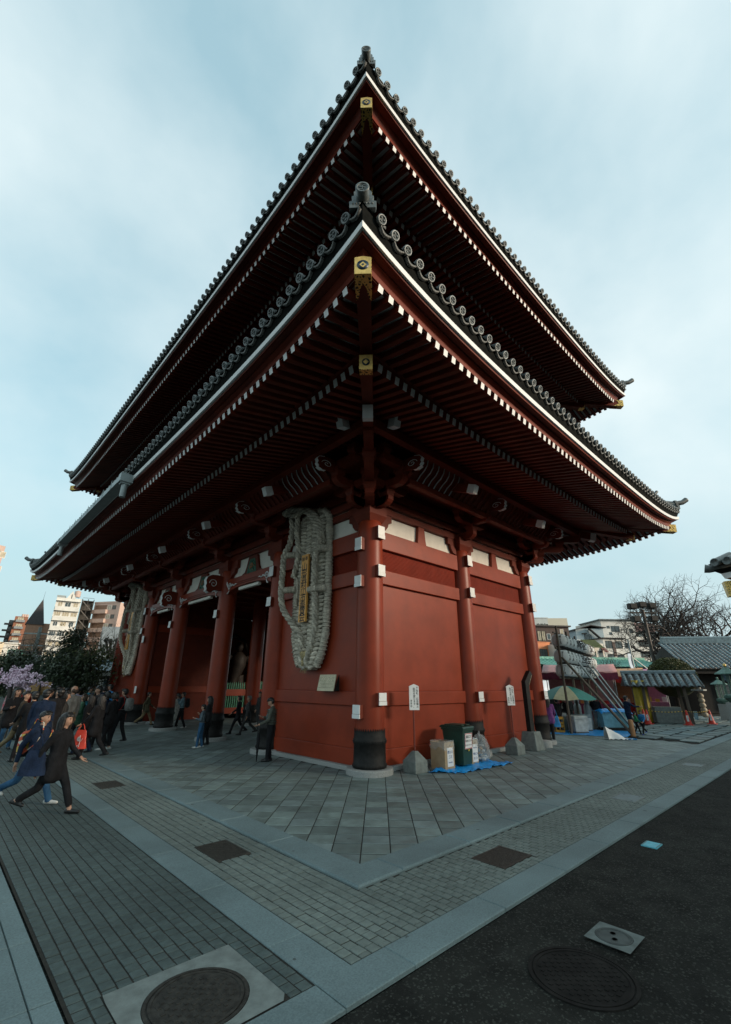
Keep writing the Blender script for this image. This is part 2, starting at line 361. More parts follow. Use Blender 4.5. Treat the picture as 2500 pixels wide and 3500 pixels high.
# open bays on the long side: cambered forehead beams, white scrolls, carved frog-leg struts
def scroll_pts(turns=1.6,r0=1.0,n=26):
    return [(math.cos(t)*r,math.sin(t)*r) for t,r in ((2*PI*turns*i/n,r0*(1-i/n*0.88)) for i in range(n+1))]
for b0,b1 in ((4.25,8.05),(8.05,12.6),(12.6,16.4)):
    a0,a1=b0+0.30,b1-0.30; m=MB(); n=16
    lo=[(a0+(a1-a0)*i/n, 5.05+0.20*math.sin(PI*i/n)**0.6) for i in range(n+1)]
    m.prism(lo+[(a1,5.60),(a0,5.60)],-0.24,0.10,ax=0)
    fb=m.obj('forehead_beam',[RED],gate)
    m=MB(); m.prism([(a0+.75,5.30),(a1-.75,5.30),(a1-.8,5.33),(a0+.8,5.33)],-0.258,-0.235,ax=0); m.prism([(a0+.85,5.37),(a1-.85,5.37),(a1-.9,5.395),(a0+.9,5.395)],-0.258,-0.235,ax=0); m.obj('carved_groove',[REDD],fb)
    m=MB(); m.box(-0.20,a0+.9,5.10,-0.08,a1-.9,5.20); m.obj('lintel_board',[PLASTER],fb)
    for e,sg in ((a0,1),(a1,-1)):
        m=MB(); 
        m.tube([(-0.26,e+sg*(0.26+0.13*p),5.30+0.15*q) for p,q in scroll_pts()],[0.028*(1-.6*i/26) for i in range(27)],6,flat=.5)
        m.tube([(-0.26,e+sg*t,5.30+h) for t,h in ((0.39,0),(0.5,.06),(0.62,.0),(0.72,.05),(.84,.03))],[.02,.03,.02,.022,.006],6)
        m.tube([(-0.26,e+sg*t,5.30+h) for t,h in ((0.26,-.15),(0.2,-.24),(0.12,-.26))],[.02,.025,.006],6)
        m.tube([(-0.26,e+sg*t,5.30+h) for t,h in ((0.14,.0),(0.06,.12),(0.03,.22))],[.02,.03,.012],6)
        m.obj('white_scroll',[WHITE],fb)
    m=MB(); m.box(-0.02,b0+.3,5.60,0.10,b1-.3,6.36); m.obj('plaster_panel',[PLASTER],gate)
    c=(b0+b1)/2
    m=MB(); half=[(0.78,5.60),(0.70,5.68),(0.52,5.74),(0.42,5.92),(0.36,6.10),(0.30,6.30)]
    m.prism([(c+p,q) for p,q in half]+[(c-p,q) for p,q in reversed(half)],-0.12,-0.02,ax=0,mat=0)
    k=m.obj('frog_leg_strut',[REDD],gate)
    m=MB(); m.prism([(c-.34,5.66),(c+.34,5.66),(c+.26,5.95),(c+.17,6.18),(c-.17,6.18),(c-.26,5.95)],-0.135,-0.118,ax=0,mat=0)
    rr=random.Random(3)
    for i in range(26):
        a,b=rr.uniform(-.26,.26),rr.uniform(5.7,6.1); m.ball((-0.14,c+a*(1-(b-5.66)*.9),b),(.02,.05*rr.uniform(.6,1.2),.035),6,4,mat=rr.choice((0,0,1)))
    for q in range(7): a=2*PI*q/7; m.ball((-0.15,c+.07*math.cos(a),5.92+.07*math.sin(a)),(.02,.045,.045),6,4,mat=1)
    m.obj('carving',[mat('carving_green',(0.02,0.12,0.07),var=.4,scale=30),mat('carving_bronze',(0.28,0.11,0.035),var=.4,scale=40,rough=.5)],k)
    for e,sg in ((b0+.30,1),(b1-.30,-1)):
        m=MB(); pts=[(0,5.62),(0.14*sg,5.80),(0.30*sg,5.86),(0.34*sg,6.02),(0.5*sg,6.06),(0.5*sg,6.36),(0,6.36)]
        m.prism([(e+p,q) for p,q in pts],-0.15,-0.02,ax=0); m.obj('shoulder_bracket',[REDD],gate)
# elephant-nose scrolls on the inner columns of the long side
def cloud_nose(P,a,d0,d1,z,s,name='cloud_nose'):
    """white-edged scroll that projects outwards: red cheeks, white rounded front"""
    n=14; w=0.20*s
    prof=[]
    for t,h in ((0,0.42),(.35,.46),(.7,.44),(.95,.32),(1.03,.14),(.98,-.02),(1.02,-.14),(.94,-.28),(.98,-.36),(.80,-.44),(.62,-.40),(.55,-.30),(.30,-.26),(0,-.26)):
        prof.append((d0+(d1-d0)*t,z+h*s))
    m=MB(); vs=[]
    for e in (-w/2,w/2): vs+=[P(a+e,p,q) for p,q in prof]
    k=len(prof); m.add(vs,[tuple(range(k)),tuple(range(2*k-1,k-1,-1))],0)
    for i in range(k):
        j=(i+1)%k; m.f.append((i,k+i,k+j,j)); m.m.append(1 if 2<=i<=9 else 0); m.sm.append(False)
    o=m.obj(name,[REDD,WHITE],gate)
    m=MB()
    for e in (-w/2-.006,w/2+.006):
        m.tube([P(a+e,d0+(d1-d0)*(.58+.30*p*.8),z+.02*s+.22*s*q) for p,q in scroll_pts(1.5)],[.030*s*(1-.5*i/26) for i in range(27)],5,flat=.6)
        m.tube([P(a+e,p,q) for p,q in prof[2:10]],.016*s,5)
    m.obj('scroll_line',[WHITE],o)
for y in (8.05,12.6): cloud_nose(SIDES['L'][0],y,0.30,0.98,5.42,0.80)

# bracket clusters under the eaves
def boat(m,P,a0,a1,d,z0,z1,w=0.20):
    """arm along the wall with rounded lower ends"""
    L_=a1-a0; pts=[(a0,z1),(a0,z0+.12),(a0+.06,z0+.05),(a0+.16,z0),(a1-.16,z0),(a1-.06,z0+.05),(a1,z0+.12),(a1,z1)]
    vs=[P(a,d-w/2,z) for a,z in pts]+[P(a,d+w/2,z) for a,z in pts]; k=len(pts)
    m.add(vs,[tuple(range(k)),tuple(range(2*k-1,k-1,-1))]+[(i,k+i,k+(i+1)%k,(i+1)%k) for i in range(k)],0)
def outarm(m,P,a,d0,d1,z0,z1,w=0.20):
    pts=[(d0,z1),(d0,z0),(d1-.16,z0),(d1-.06,z0+.05),(d1,z0+.12),(d1,z1)]
    vs=[P(a-w/2,d,z) for d,z in pts]+[P(a+w/2,d,z) for d,z in pts]; k=len(pts)
    m.add(vs,[tuple(range(k)),tuple(range(2*k-1,k-1,-1))]+[(i,k+i,k+(i+1)%k,(i+1)%k) for i in range(k)],0)
def block(m,P,a,d,z0,s=0.30,h=0.24):
    """bearing block: waisted cube"""
    b=s*0.36; t=s/2
    vs=[P(a+i*b,d+j*b,z0) for i,j in ((-1,-1),(1,-1),(1,1),(-1,1))]+[P(a+i*t,d+j*t,z0+h*.45) for i,j in ((-1,-1),(1,-1),(1,1),(-1,1))]+[P(a+i*t,d+j*t,z0+h) for i,j in ((-1,-1),(1,-1),(1,1),(-1,1))]
    fs=[(0,1,2,3),(11,10,9,8)]
    for q in (0,4):
        for i in range(4): j=(i+1)%4; fs.append((q+i,q+j,q+4+j,q+4+i))
    m.add(vs,fs,0)
_placed=set()
def bracket(side,a,corner=False):
    P,_=SIDES[side]; m=MB()
    key=tuple(round(v,2) for v in P(a,0,0)); first=key not in _placed; _placed.add(key)
    if first: block(m,P,a,0,5.98,0.66,0.42)
    boat(m,P,a-.80,a+.80,0,6.36+(0 if first else .004),6.60-(0 if first else .004)); 
    for q in ((-.66,0,.66) if first else (-.66,.66)): block(m,P,a+q,0,6.60)
    outarm(m,P,a,.08,.72,6.362,6.598); block(m,P,a,.60,6.60)
    boat(m,P,a-.80,a+.80,.60,6.80,7.02)
    for q in (-.66,.66): block(m,P,a+q,.60,7.02)
    outarm(m,P,a,0,1.34,6.80,7.02); block(m,P,a,1.20,7.02)
    boat(m,P,a-.80,a+.80,1.20,7.22,7.44)
    for q in (-.66,.66): block(m,P,a+q,1.20,7.44)
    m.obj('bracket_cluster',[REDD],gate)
    cloud_nose(P,a,1.20,1.92,7.22,0.46,'bracket_nose')
for side,aa in (('R',(0,4.1,8.2)),('L',CY_),('F',(0,)),('B',(0,4.25))):
    for a in aa: bracket(side,a)
def tail(P,a,d,z,dirv=None,name='tail_rafter'):
    m=MB(); A=P(a,0.3,z+.75); B=P(a,d,z)
    m.bar(A,B,0.17,0.24,0,mat_end=1); o=m.obj(name,[REDD,WHITE],gate); 
    m=MB(); C=A.lerp(B,0.90); m.bar(C,A.lerp(B,1.02),0.182,0.25,0); m.obj('white_cap',[WHITE],o)
for side,Ln in (('R',CX_),('L',CY_)):
    P,_=SIDES[side]
    for i in range(len(Ln)-1): tail(P,(Ln[i]+Ln[i+1])/2,2.12,6.98)
# corner: diagonal arms and three white tails
for cx,cy,dx,dy in ((0,0,-1,-1),(GW,0,1,-1),(0,GL,-1,1)):
    m=MB(); D=Vector((dx,dy,0)).normalized(); S=Vector((-dy,dx,0)).normalized()
    PD=lambda a,d,z: Vector((cx,cy,z))+S*a+D*d
    for q,(e,z) in enumerate(((1.0,6.36),(1.85,6.80),(2.6,7.22))):
        outarm(m,PD,0,.05,e,z+.003,z+.257,0.24); block(m,PD,0,e-.14,z+.26,.34)
    m.obj('corner_bracket',[REDD],gate)
    m=MB(); A=PD(0,.6,8.05); B=PD(0,3.20,7.44); m.bar(A,B,.22,.30,0); o=m.obj('tail_rafter',[REDD],gate)
    m=MB(); m.bar(A.lerp(B,.93),A.lerp(B,1.01),.232,.31,0); m.obj('white_cap',[WHITE],o)
for P in (SIDES['R'][0],SIDES['L'][0]):
    m=MB(); A=P(-.9,.6,8.2); B=P(-1.25,2.22,7.66); m.bar(A,B,.17,.24,0); o=m.obj('tail_rafter',[REDD],gate)
    m=MB(); m.bar(A.lerp(B,.84),A.lerp(B,1.01),.182,.25,0); m.obj('white_cap',[WHITE],o)
# purlins and the curved ribs between them
for side,Ln in (('R',GW),('L',GL)):
    P,_=SIDES[side]
    for d,z0,z1,w in ((0.60,7.22,7.42,.18),(1.20,6.86,7.02,.16),(1.80,7.50,7.72,.20)):
        m=MB(); e_=d if d>1.5 else -.25; A=P(-e_,d-w/2,z0); B=P(Ln+e_,d+w/2,z1); m.box(min(A.x,B.x),min(A.y,B.y),z0,max(A.x,B.x),max(A.y,B.y),z1); m.obj('purlin',[REDD],gate)
    m=MB(); q=[P(.3,1.2,7.02),P(Ln-.3,1.2,7.02),P(Ln-.3,1.8,7.62),P(.3,1.8,7.62)]; m.add(q,[(0,1,2,3)],0); m.obj('rib_backing',[REDD],gate)
    m=MB(); q=[P(0,0,7.40),P(Ln,0,7.40),P(Ln+1.2,1.2,7.40),P(-1.2,1.2,7.40)]; m.add(q,[(0,1,2,3)],0); m.obj('soffit_board',[REDD],gate)
    rm=MB(); pts=[(1.22,6.93),(1.24,7.06),(1.36,7.18),(1.52,7.28),(1.62,7.40),(1.66,7.54)]
    for i in range(len(pts)-1):
        (d0,z0),(d1,z1)=pts[i],pts[i+1]
        vs=[Vector((e,d,z)) for e in (-.022,.022) for d,z in ((d0,z0),(d1,z1),(d1+.04,z1-.03),(d0+.04,z0-.03))]
        rm.add(vs,[(3,2,1,0),(4,5,6,7),(0,1,5,4),(1,2,6,5)],0); rm.add([vs[3],vs[2],vs[6],vs[7]],[(0,1,2,3)],1)
    rme=rm.mesh('rib',[REDD,mat('rib_edge_lit_paint',(.34,.36,.36))]); rmd=rm.mesh('rib',[REDD,REDD])  # pale edges only near the corner; edgeless copy holds eave shade in colour
    a=-1.0; 
    B=Matrix(((1,0,0,0),(0,-1,0,0),(0,0,1,0),(0,0,0,1))) if side=='R' else Matrix(((0,-1,0,0),(1,0,0,0),(0,0,1,0),(0,0,0,1)))
    nr=int((Ln+2)/0.24)
    for i in range(nr):
        a=-0.9+0.24*i
        if a<.4 or a>Ln-.4 or any(abs(a-c)<.34 for c in (CX_ if side=='R' else CY_)): continue
        T=Matrix.Translation((a,0,0)) if side=='R' else Matrix.Translation((0,a,0))
        mk('rib',rme if a<2.1 else rmd,gate,M=T@B)

# ------------------------------------------------------------------ roofs
def sori(u,d,Ln,A,tau):
    s=min(u+d,Ln+d-u); return A*math.exp(-max(s,0)/tau)
def build_roof(name,pr,z_in,d_in,tilelab):
    # pr: dict of rows (d, z_mid, rise, tau)
    fd,fz,fA=pr['fly']; bd,bz,bA=pr['base']; sd,sz,sA=pr['strip']; td,tz,tA=pr['tile']; tau=pr['tau']
    # roof surface
    m=MB(); nu=24
    for side,(P,Ln) in SIDES.items():
        def fn(i,j):
            d=td-.05+(d_in-(td-.05))*j; u=-d+(Ln+2*d)*i
            z=tz-.02+sori(u,d,Ln,tA,tau)*(1-j)**2+(z_in-tz)*(0.72*j+0.28*j*j)
            return P(u,d,z)
        m.grid(fn,60,10,0,True)
    roof=m.obj(name,[TILED],gate)
    # lofted eave boards
    def loft(nm,prof,mt,smooth=False):
        for side,(P,Ln) in SIDES.items():
            m=MB(); n=70; k=len(prof); vs=[]
            for i in range(n+1):
                w=i/n; w=0.5-0.5*math.cos(PI*w) 
                for d,dz,base,A in prof:
                    u=-d+(Ln+2*d)*w; vs.append(P(u,d,base+dz+sori(u,d,Ln,A,tau)))
            fs=[(i*k+j,(i+1)*k+j,(i+1)*k+j+1,i*k+j+1) for i in range(n) for j in range(k-1)]
            m.add(vs,fs,0,smooth); m.obj(nm,[mt],roof)
    f=lambda d,dz:(d,dz,fz,fA); g=lambda d,dz:(d,dz,sz,sA)
    mixA=(fA+sA)/2
    loft('eave_fascia',[f(fd-.10,.06),f(fd+.015,.06),f(fd+.03,.17),(fd+.09,.185,fz,mixA),(fd+.11,.205,fz,mixA),(fd+.11,.235,fz,mixA),(sd-.10,.24,fz,mixA*1.05),g(sd-.06,-.03),g(sd-.045,0.0)],REDD)
    loft('eave_strip',[g(sd-.05,0.012),g(sd,0.012),g(sd+.012,.118),g(sd-.06,.122)],WHITE)
    loft('tile_bed',[g(sd-.04,.13),g(sd-.02,.17),(td-.10,-.17,tz,tA),(td-.07,-.02,tz,tA)],TILED)
    loft('flying_rafter_board',[(bd-.02,.03,bz,bA),(bd-.02,.15,bz,bA),(bd+.05,.16,bz,bA),(bd+.05,.22,bz,bA)],REDD)
    # soffits
    fs_=0.24; bs_=pr['bslope']
    loft('flying_soffit',[(fd-.02,.058,fz,fA),(bd-.05,.058+fs_*(fd-bd+.03),fz,fA*.95)],WHITE)
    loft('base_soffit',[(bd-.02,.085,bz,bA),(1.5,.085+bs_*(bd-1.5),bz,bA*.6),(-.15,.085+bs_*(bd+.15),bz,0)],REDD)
    # rafters
    bm=MB(); bm.box(-.055,0,-.066,.055,1,.066,0); bm.m[2]=1
    fme=bm.mesh('flying_rafter',[REDD,WHITE])
    bm=MB(); bm.box(-.06,0,-.085,.06,1,.085,0); bm.m[2]=1
    bme=bm.mesh('base_rafter',[REDD,mat('end_cap_metal',(0.66,0.70,0.69),rough=.5,var=.15,scale=25)])
    sp=0.2415
    for side,(P,Ln) in SIDES.items():
        far=side in 'BF'
        inw=-OUT[side]; al=(P(1,0,0)-P(0,0,0))
        for (dd,zz,AA,inner,sl,me,nm) in ((fd,fz,fA,bd-.06,fs_,fme,'flying_rafter'),(bd,bz,bA,-.1,bs_,bme,'base_rafter')):
            n=int((Ln+2*dd-.5)/sp); st=(Ln-(n-1)*sp)/2
            for i in range(n):
                u=st+i*sp
                if far and (side=='B' and u>4.6 or side=='F' and u>3.4): continue
                din=max(inner,-u,u-Ln); ln=dd-din
                if ln<.12: continue
                z=zz+sori(u,dd,Ln,AA,tau)
                p=P(u,dd,z); dv=(inw+Vector((0,0,sl))); sc=dv.length*ln; dv.normalize()
                x=al.normalized(); zx=x.cross(dv)
                if zx.z<0: x=-x; zx=x.cross(dv)
                M=Matrix(((x.x,dv.x*sc,zx.x,p.x),(x.y,dv.y*sc,zx.y,p.y),(x.z,dv.z*sc,zx.z,p.z),(0,0,0,1)))
                mk(nm,me,roof,M=M)
    # eave tiles: round cover tile with a crested disc, and the curved pan between
    tsp=0.297
    tm=MB(); r=0.088
    Mx=Matrix.Rotation(PI/2,4,'X')       # lathe axis z -> -y (outwards)
    ring=[(0,.004),(.056,.004),(.060,.015),(.082,.015),(.087,.008),(.087,-.03),(.076,-.03),(.076,-.75)]
    tm.lathe([(a,-b) for a,b in ring][::-1],14,M=Matrix(((1,0,0,0),(0,0,1,0),(0,1,0,0),(0,0,0,1))),mat=0)
    for q in range(3):
        a=2*PI*q/3+.4; tm.ball((.032*math.cos(a),-.010,.032*math.sin(a)),(.02,.012,.02),6,4,0)
    tm.ball((0,-.008,0),(.012,.01,.012),6,4,0)
    kk=8
    vs=[]
    for j in range(kk+1):
        t=-1+2*j/kk; x=tsp/2+t*tsp*.40; zz=-.120+.062*t*t
        vs+=[(x,-.005,zz),(x,-.005,zz-.042+.015*t*t),(x,.05,zz-.044),(x,.75,zz+.015)]
    fs=[]
    for j in range(kk):
        b=4*j; fs+=[(b,b+4,b+5,b+1),(b+1,b+5,b+6,b+2),(b,b+3,b+7,b+4)]
    tm.add(vs,fs,1,True)
    tme=tm.mesh('roof_tile',[TILE,mat('pan_tile',(0.105,0.108,0.098),rough=.55,var=.35,scale=40,bump=.5,bscale=60)])
    for side,(P,Ln) in SIDES.items():
        inw=-OUT[side]; al=(P(1,0,0)-P(0,0,0)).normalized()
        n=int((Ln+2*td-.35)/tsp); st=(Ln-(n-1)*tsp)/2
        for i in range(n):
            u=st+i*tsp
            if side=='B' and u>3.0 or side=='F' and u>2.0: continue
            z=tz+sori(u,td,Ln,tA,tau); e=.02
            slope=(sori(u+e,td,Ln,tA,tau)-sori(u-e,td,Ln,tA,tau))/(2*e)
            x=(al+Vector((0,0,slope))).normalized(); y=(inw+Vector((0,0,.42))).normalized()
            zx=x.cross(y)
            if zx.z<0: x=-x; zx=x.cross(y)
            y=zx.cross(x); p=P(u,td,z)
            mk('roof_tile',tme,roof,M=Matrix(((x.x,y.x,zx.x,p.x),(x.y,y.y,zx.y,p.y),(x.z,y.z,zx.z,p.z),(0,0,0,1))))
    # hip rafters with gilt caps, hip ridges with horned end tiles
    hd,hz,hh,hw=pr['hip']
    for ci,(cx,cy,dx,dy) in enumerate(((0,0,-1,-1),(GW,0,1,-1),(0,GL,-1,1))):
        D=Vector((dx,dy,0)); S=Vector((-dy,dx,0)).normalized(); N=D.normalized()
        PD=lambda a,d,z: Vector((cx,cy,z))+S*a+D*d
        def hip(nm,d0,z0,d1,z1,w,h,caps):
            m=MB(); A=PD(0,d0,z0+h/2); B=PD(0,d1,z1+h/2); m.bar(A,B,w,h,0); o=m.obj(nm,[REDD],roof); return o,A,B
        o,A,B=hip('hip_rafter',bd-.5,hz-.02+.20,hd-.004,hz,hw,hh,True)
        dirv=(B-A).normalized(); up=S.cross(dirv); up=up if up.z>0 else -up
        m=MB(); ln=(B-A).length; w2,h2=hw+.018,hh+.018
        Fm=Matrix(((S.x,dirv.x,up.x,B.x),(S.y,dirv.y,up.y,B.y),(S.z,dirv.z,up.z,B.z),(0,0,0,1)))
        w,h=w2/2,h2/2
        # end plate with a shallow gable top
        m.prism([(-w,-h),(w,-h),(w,h),(0,h+.025),(-w,h)],-.004,.012,ax=1,mat=0,M=Fm)
        for sg in (-1,1):     # side and soffit sleeves with a scalloped inner end
            poly=[(.0,-h),(.0,h),(-.34,h),(-.25,h*.55),(-.20,0),(-.24,-h*.3),(-.30,-h*.6),(-.42,-h)]
            m.prism(poly,sg*w-.004,sg*w+.004,ax=0,mat=2,M=Fm)
        poly=[(-w,0),(w,0),(w,-.52),(w*.80,-.50),(w*.55,-.40),(w*.42,-.28),(w*.12,-.20),(-w*.12,-.20),(-w*.42,-.28),(-w*.55,-.40),(-w*.80,-.50),(-w,-.52)]
        m.prism(poly,-h-.004,-h+.004,ax=2,mat=2,M=Fm)
        # emblem: indigo disc, gilt lozenge
        E=Fm@Matrix.Translation((0,.013,.01))
        m.lathe([(.0,.0),(.092,.0),(.092,.004),(0,.004)],18,mat=1,M=E@Matrix(((1,0,0,0),(0,0,1,0),(0,1,0,0),(0,0,0,1))))
        m.prism([(-.055,0),(0,-.055),(.055,0),(0,.055)],.004,.010,ax=1,mat=0,M=E)
        m.prism([(-.022,0),(0,-.022),(.022,0),(0,.022)],.010,.014,ax=1,mat=1,M=E)
        m.obj('gilt_cap',[GOLD,INDIGO,FILI],roof)
        o,A,B=hip('lower_hip_rafter',.2,bz+bA*.55+bs_*(bd-.2)-.10,bd+.06,bz+bA-.30+pr['lh'],hw*1.02,hh*.92,False)
        dirv=(B-A).normalized(); up=S.cross(dirv); up=up if up.z>0 else -up
        Fm=Matrix(((S.x,dirv.x,up.x,B.x),(S.y,dirv.y,up.y,B.y),(S.z,dirv.z,up.z,B.z),(0,0,0,1)))
        m=MB(); h=hh*.92/2+.008; m.box(-w,-.012,-h,w,.012,h,0,M=Fm); m.box(-w,-.20,-h-.006,w,.014,-h+.002,2,M=Fm)
        E=Fm@Matrix.Translation((0,.013,0)); m.lathe([(0,0),(.075,0),(.075,.004),(0,.004)],16,mat=1,M=E@Matrix(((1,0,0,0),(0,0,1,0),(0,1,0,0),(0,0,0,1)))); m.prism([(-.05,0),(0,-.05),(.05,0),(0,.05)],.004,.010,ax=1,mat=0,M=E)
        m.obj('gilt_cap',[GOLD,INDIGO,FILI],roof)
        # hip ridge
        m=MB(); k=12; zc=tz+tA
        path=[]
        for i in range(k+1):
            t=i/k; d=td-.18-t*3.2; path.append(PD(0,d,zc+.10-.45*(1-math.exp(-t*1.6))*.6+ (t*3.2)*.30))
        for i in range(k):
            m.bar(path[i],path[i+1]+(path[i+1]-path[i])*.05,.24,.26,0)
        m.tube([p+Vector((0,0,.17)) for p in path],.085,8,0)
        m.obj('hip_ridge',[TILE],roof)
        m=MB()   # demon-tile end plate with stepped shoulders, and the horn tile
        b=PD(0,td-.14,zc-.03); Fe=frame(b,S,(0,0,1))
        sgn=1 if Fe.to_3x3().col[2].dot(N)>0 else -1
        pl=[(-.20,-.02),(-.21,.12),(-.15,.14),(-.17,.24),(-.13,.26),(-.14,.34),(-.09,.40),(.09,.40),(.14,.34),(.13,.26),(.17,.24),(.15,.14),(.21,.12),(.20,-.02)]
        m.prism(pl,-.04,.05,ax=2,M=Fe)
        for q in range(-3,4): m.ball(b+S*(.05*q)+N*(.05)+Vector((0,0,.07)),.018,6,4)
        m.obj('ridge_end_tile',[TILE],roof)
        m=MB(); hp=[PD(0,td-.30,zc+.26),PD(0,td-.05,zc+.27),PD(0,td+.10,zc+.31),PD(0,td+.22,zc+.42)]
        if ci==0 : hp=[PD(0,td-.40,zc+.20),PD(0,td-.25,zc+.19),PD(0,td-.12,zc+.175),PD(0,td+.0,zc+.165)]
        m.tube(hp,[.095,.10,.10,.105],14,0)
        ax=(hp[-1]-hp[-2]).normalized(); e=hp[-1]
        sx=S; sy=ax.cross(sx); sy=sy if sy.z>0 else -sy
        Q=frame(e,sx,sy); Q=Q if (Q.to_3x3().col[2].dot(ax)>0) else frame(e,-sx,sy)
        m.lathe([(.105,0),(.105,.02),(.078,.02),(.074,.006),(0,.006)],14,M=Q)
        for (x0,y0,x1,y1) in ((-.045,-.006,.045,.006),(-.006,-.045,.006,.045),(-.045,.0,-.033,.045),(.033,-.045,.045,.0),(0,.033,.045,.045),(-.045,-.045,0,-.033)):
            m.box(x0,y0,.006,x1,y1,.016,0,M=Q)
        m.obj('horn_tile',[TILE],roof)
        if ci: 
            m=MB(); e=[PD(0,td-1.3,zc+.42),PD(0,td-.95,zc+.44),PD(0,td-.70,zc+.60),PD(0,td-.55,zc+.82)]; m.tube(e,[.06,.07,.075,.06],10); m.obj('horn_tile',[TILE],roof)
            m=MB(); b=PD(0,td-.85,zc+.05); m.prism([(p*.9,q*.9) for p,q in pl],-.04,.05,ax=2,M=frame(b,S,(0,0,1))); m.bar(PD(0,td-1.3,zc+.25),PD(0,td-.85,zc+.22),.22,.3); m.obj('ridge_end_tile',[TILE],roof)
    return roof
FILI=mat('gilt_filigree',(0.70,0.47,0.13),rough=.38,metal=.5,var=.1)
def _fili():
    nt=FILI.node_tree; N,Lk=nt.nodes,nt.links; b=N['Principled BSDF']
    tc=N.new('ShaderNodeTexCoord'); v=N.new('ShaderNodeTexVoronoi'); v.feature='DISTANCE_TO_EDGE'; v.inputs['Scale'].default_value=17; Lk.new(tc.outputs['Object'],v.inputs['Vector'])
    c=N.new('ShaderNodeMath'); c.operation='GREATER_THAN'; c.inputs[1].default_value=.17; Lk.new(v.outputs['Distance'],c.inputs[0])
    mx=N.new('ShaderNodeMix'); mx.data_type='RGBA'; mx.inputs['A'].default_value=(.70,.47,.13,1); mx.inputs['B'].default_value=(.02,.025,.02,1); Lk.new(c.outputs[0],mx.inputs['Factor']); Lk.new(mx.outputs['Result'],b.inputs['Base Color'])
_fili()
lower=build_roof('lower_roof',dict(fly=(4.50,7.33,.54),base=(3.29,7.44,.22),strip=(4.81,7.56,.68),tile=(4.93,8.00,.68),tau=2.1,bslope=0.25,hip=(4.59,7.66,.30,.235),lh=-.02),11.0,-0.9,'lower')
upper=build_roof('upper_roof',dict(fly=(3.83,13.50,.45),base=(2.68,13.72,.22),strip=(4.18,13.68,.66),tile=(4.30,14.06,.74),tau=2.4,bslope=0.22,hip=(3.99,13.72,.30,.23),lh=0.0),19.5,-3.6,'upper')
# ridge of the upper roof
m=MB(); m.box(3.75,3.2,19.2,4.45,17.4,20.3); m.obj('main_ridge',[TILE],gate)
# upper storey body and its brackets
m=MB(); m.box(.75,.75,10.2,GW-.75,GL-.75,14.4); m.obj('upper_storey',[REDD],gate)
for side,(P,Ln) in SIDES.items():
    if side in 'BF': continue
    for i in range(0,int(Ln/1.36)+1):
        a=.75+i*(Ln-1.5)/int(Ln/1.36); m=MB(); Q=lambda u,d,z,P=P:P(u,d-.75,z)
        block(m,Q,a,0,12.0,.5,.35); outarm(m,Q,a,0,.72,12.35,12.58); block(m,Q,a,.6,12.58); outarm(m,Q,a,0,1.34,12.8,13.02); block(m,Q,a,1.2,13.02); boat(m,Q,a-.5,a+.5,.6,12.8,13.0); boat(m,Q,a-.5,a+.5,1.2,13.24,13.46)
        m.obj('bracket_cluster',[REDD],gate)
    m=MB(); A=P(-1.1,1.0,13.46); B=P(Ln+1.1,1.2,13.7); m.box(min(A.x,B.x),min(A.y,B.y),13.46,max(A.x,B.x),max(A.y,B.y),13.7); m.obj('purlin',[REDD],gate)
# rain gutter on the long eave
m=MB(); Y0,Y1=5.45,14.25; d0=4.93
m.box(-d0-.20,Y0,7.50,-d0+.10,Y1,7.515); m.box(-d0-.20,Y0,7.515,-d0-.185,Y1,7.68); m.box(-d0+.085,Y0,7.515,-d0+.10,Y1,7.68)
gut=m.obj('gutter',[ZINC],gate)
for yy in (Y0,Y1):
    m=MB(); m.box(-d0-.22,yy-.14,7.44,-d0+.13,yy+.14,7.70); m.box(-d0-.17,yy-.1,7.38,-d0+.08,yy+.1,7.44); m.lathe([(.085,6.98),(.085,7.40)],14,c=(-d0-.04,yy,0)); m.obj('gutter_hopper',[ZINC],gut)
for k in range(1,9):
    yy=Y0+(Y1-Y0)*k/9; m=MB(); m.box(-d0-.21,yy-.012,7.49,-d0-.2,yy+.012,7.80); m.obj('gutter_strap',[ZINC],gut)

# passage inside: ceiling, enclosure walls, green railings, back wall
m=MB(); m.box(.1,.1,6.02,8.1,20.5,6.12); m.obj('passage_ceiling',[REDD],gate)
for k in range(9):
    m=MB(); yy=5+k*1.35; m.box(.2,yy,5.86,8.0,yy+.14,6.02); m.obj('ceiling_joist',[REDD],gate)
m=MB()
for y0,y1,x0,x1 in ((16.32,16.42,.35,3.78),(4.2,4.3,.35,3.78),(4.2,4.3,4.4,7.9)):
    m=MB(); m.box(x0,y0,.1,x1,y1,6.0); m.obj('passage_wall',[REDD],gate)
    for z0,z1 in ((1.4,1.7),(4.34,4.7)):
        m=MB(); m.box(x0,y0-.08,z0,x1,y1+.08,z1); m.obj('tie_beam',[RED],gate)
for x in (8.15,):
    m=MB(); m.box(x,.3,.1,x+.1,4.0,6.0); m.obj('passage_wall',[REDD],gate)
m=MB(); m.box(4.4,20.3,.1,7.9,20.4,6.0); m.obj('shrine_back_wall',[mat('orange_ochre',(.24,.085,.03),var=.1,scale=2)],gate)
m=MB(); m.box(8.1,16.75,2.0,8.2,20.25,6.0); m.obj('passage_wall',[REDD],gate)  # wall added across the niche front to keep sun off the statue
m=MB(); m.box(8.12,.3,5.0,8.24,20.3,6.4); m.obj('transom_panel',[REDD],gate)
m=MB(); m.box(4.05,16.7,.1,4.15,20.3,6.0); m.obj('passage_wall',[REDD],gate)
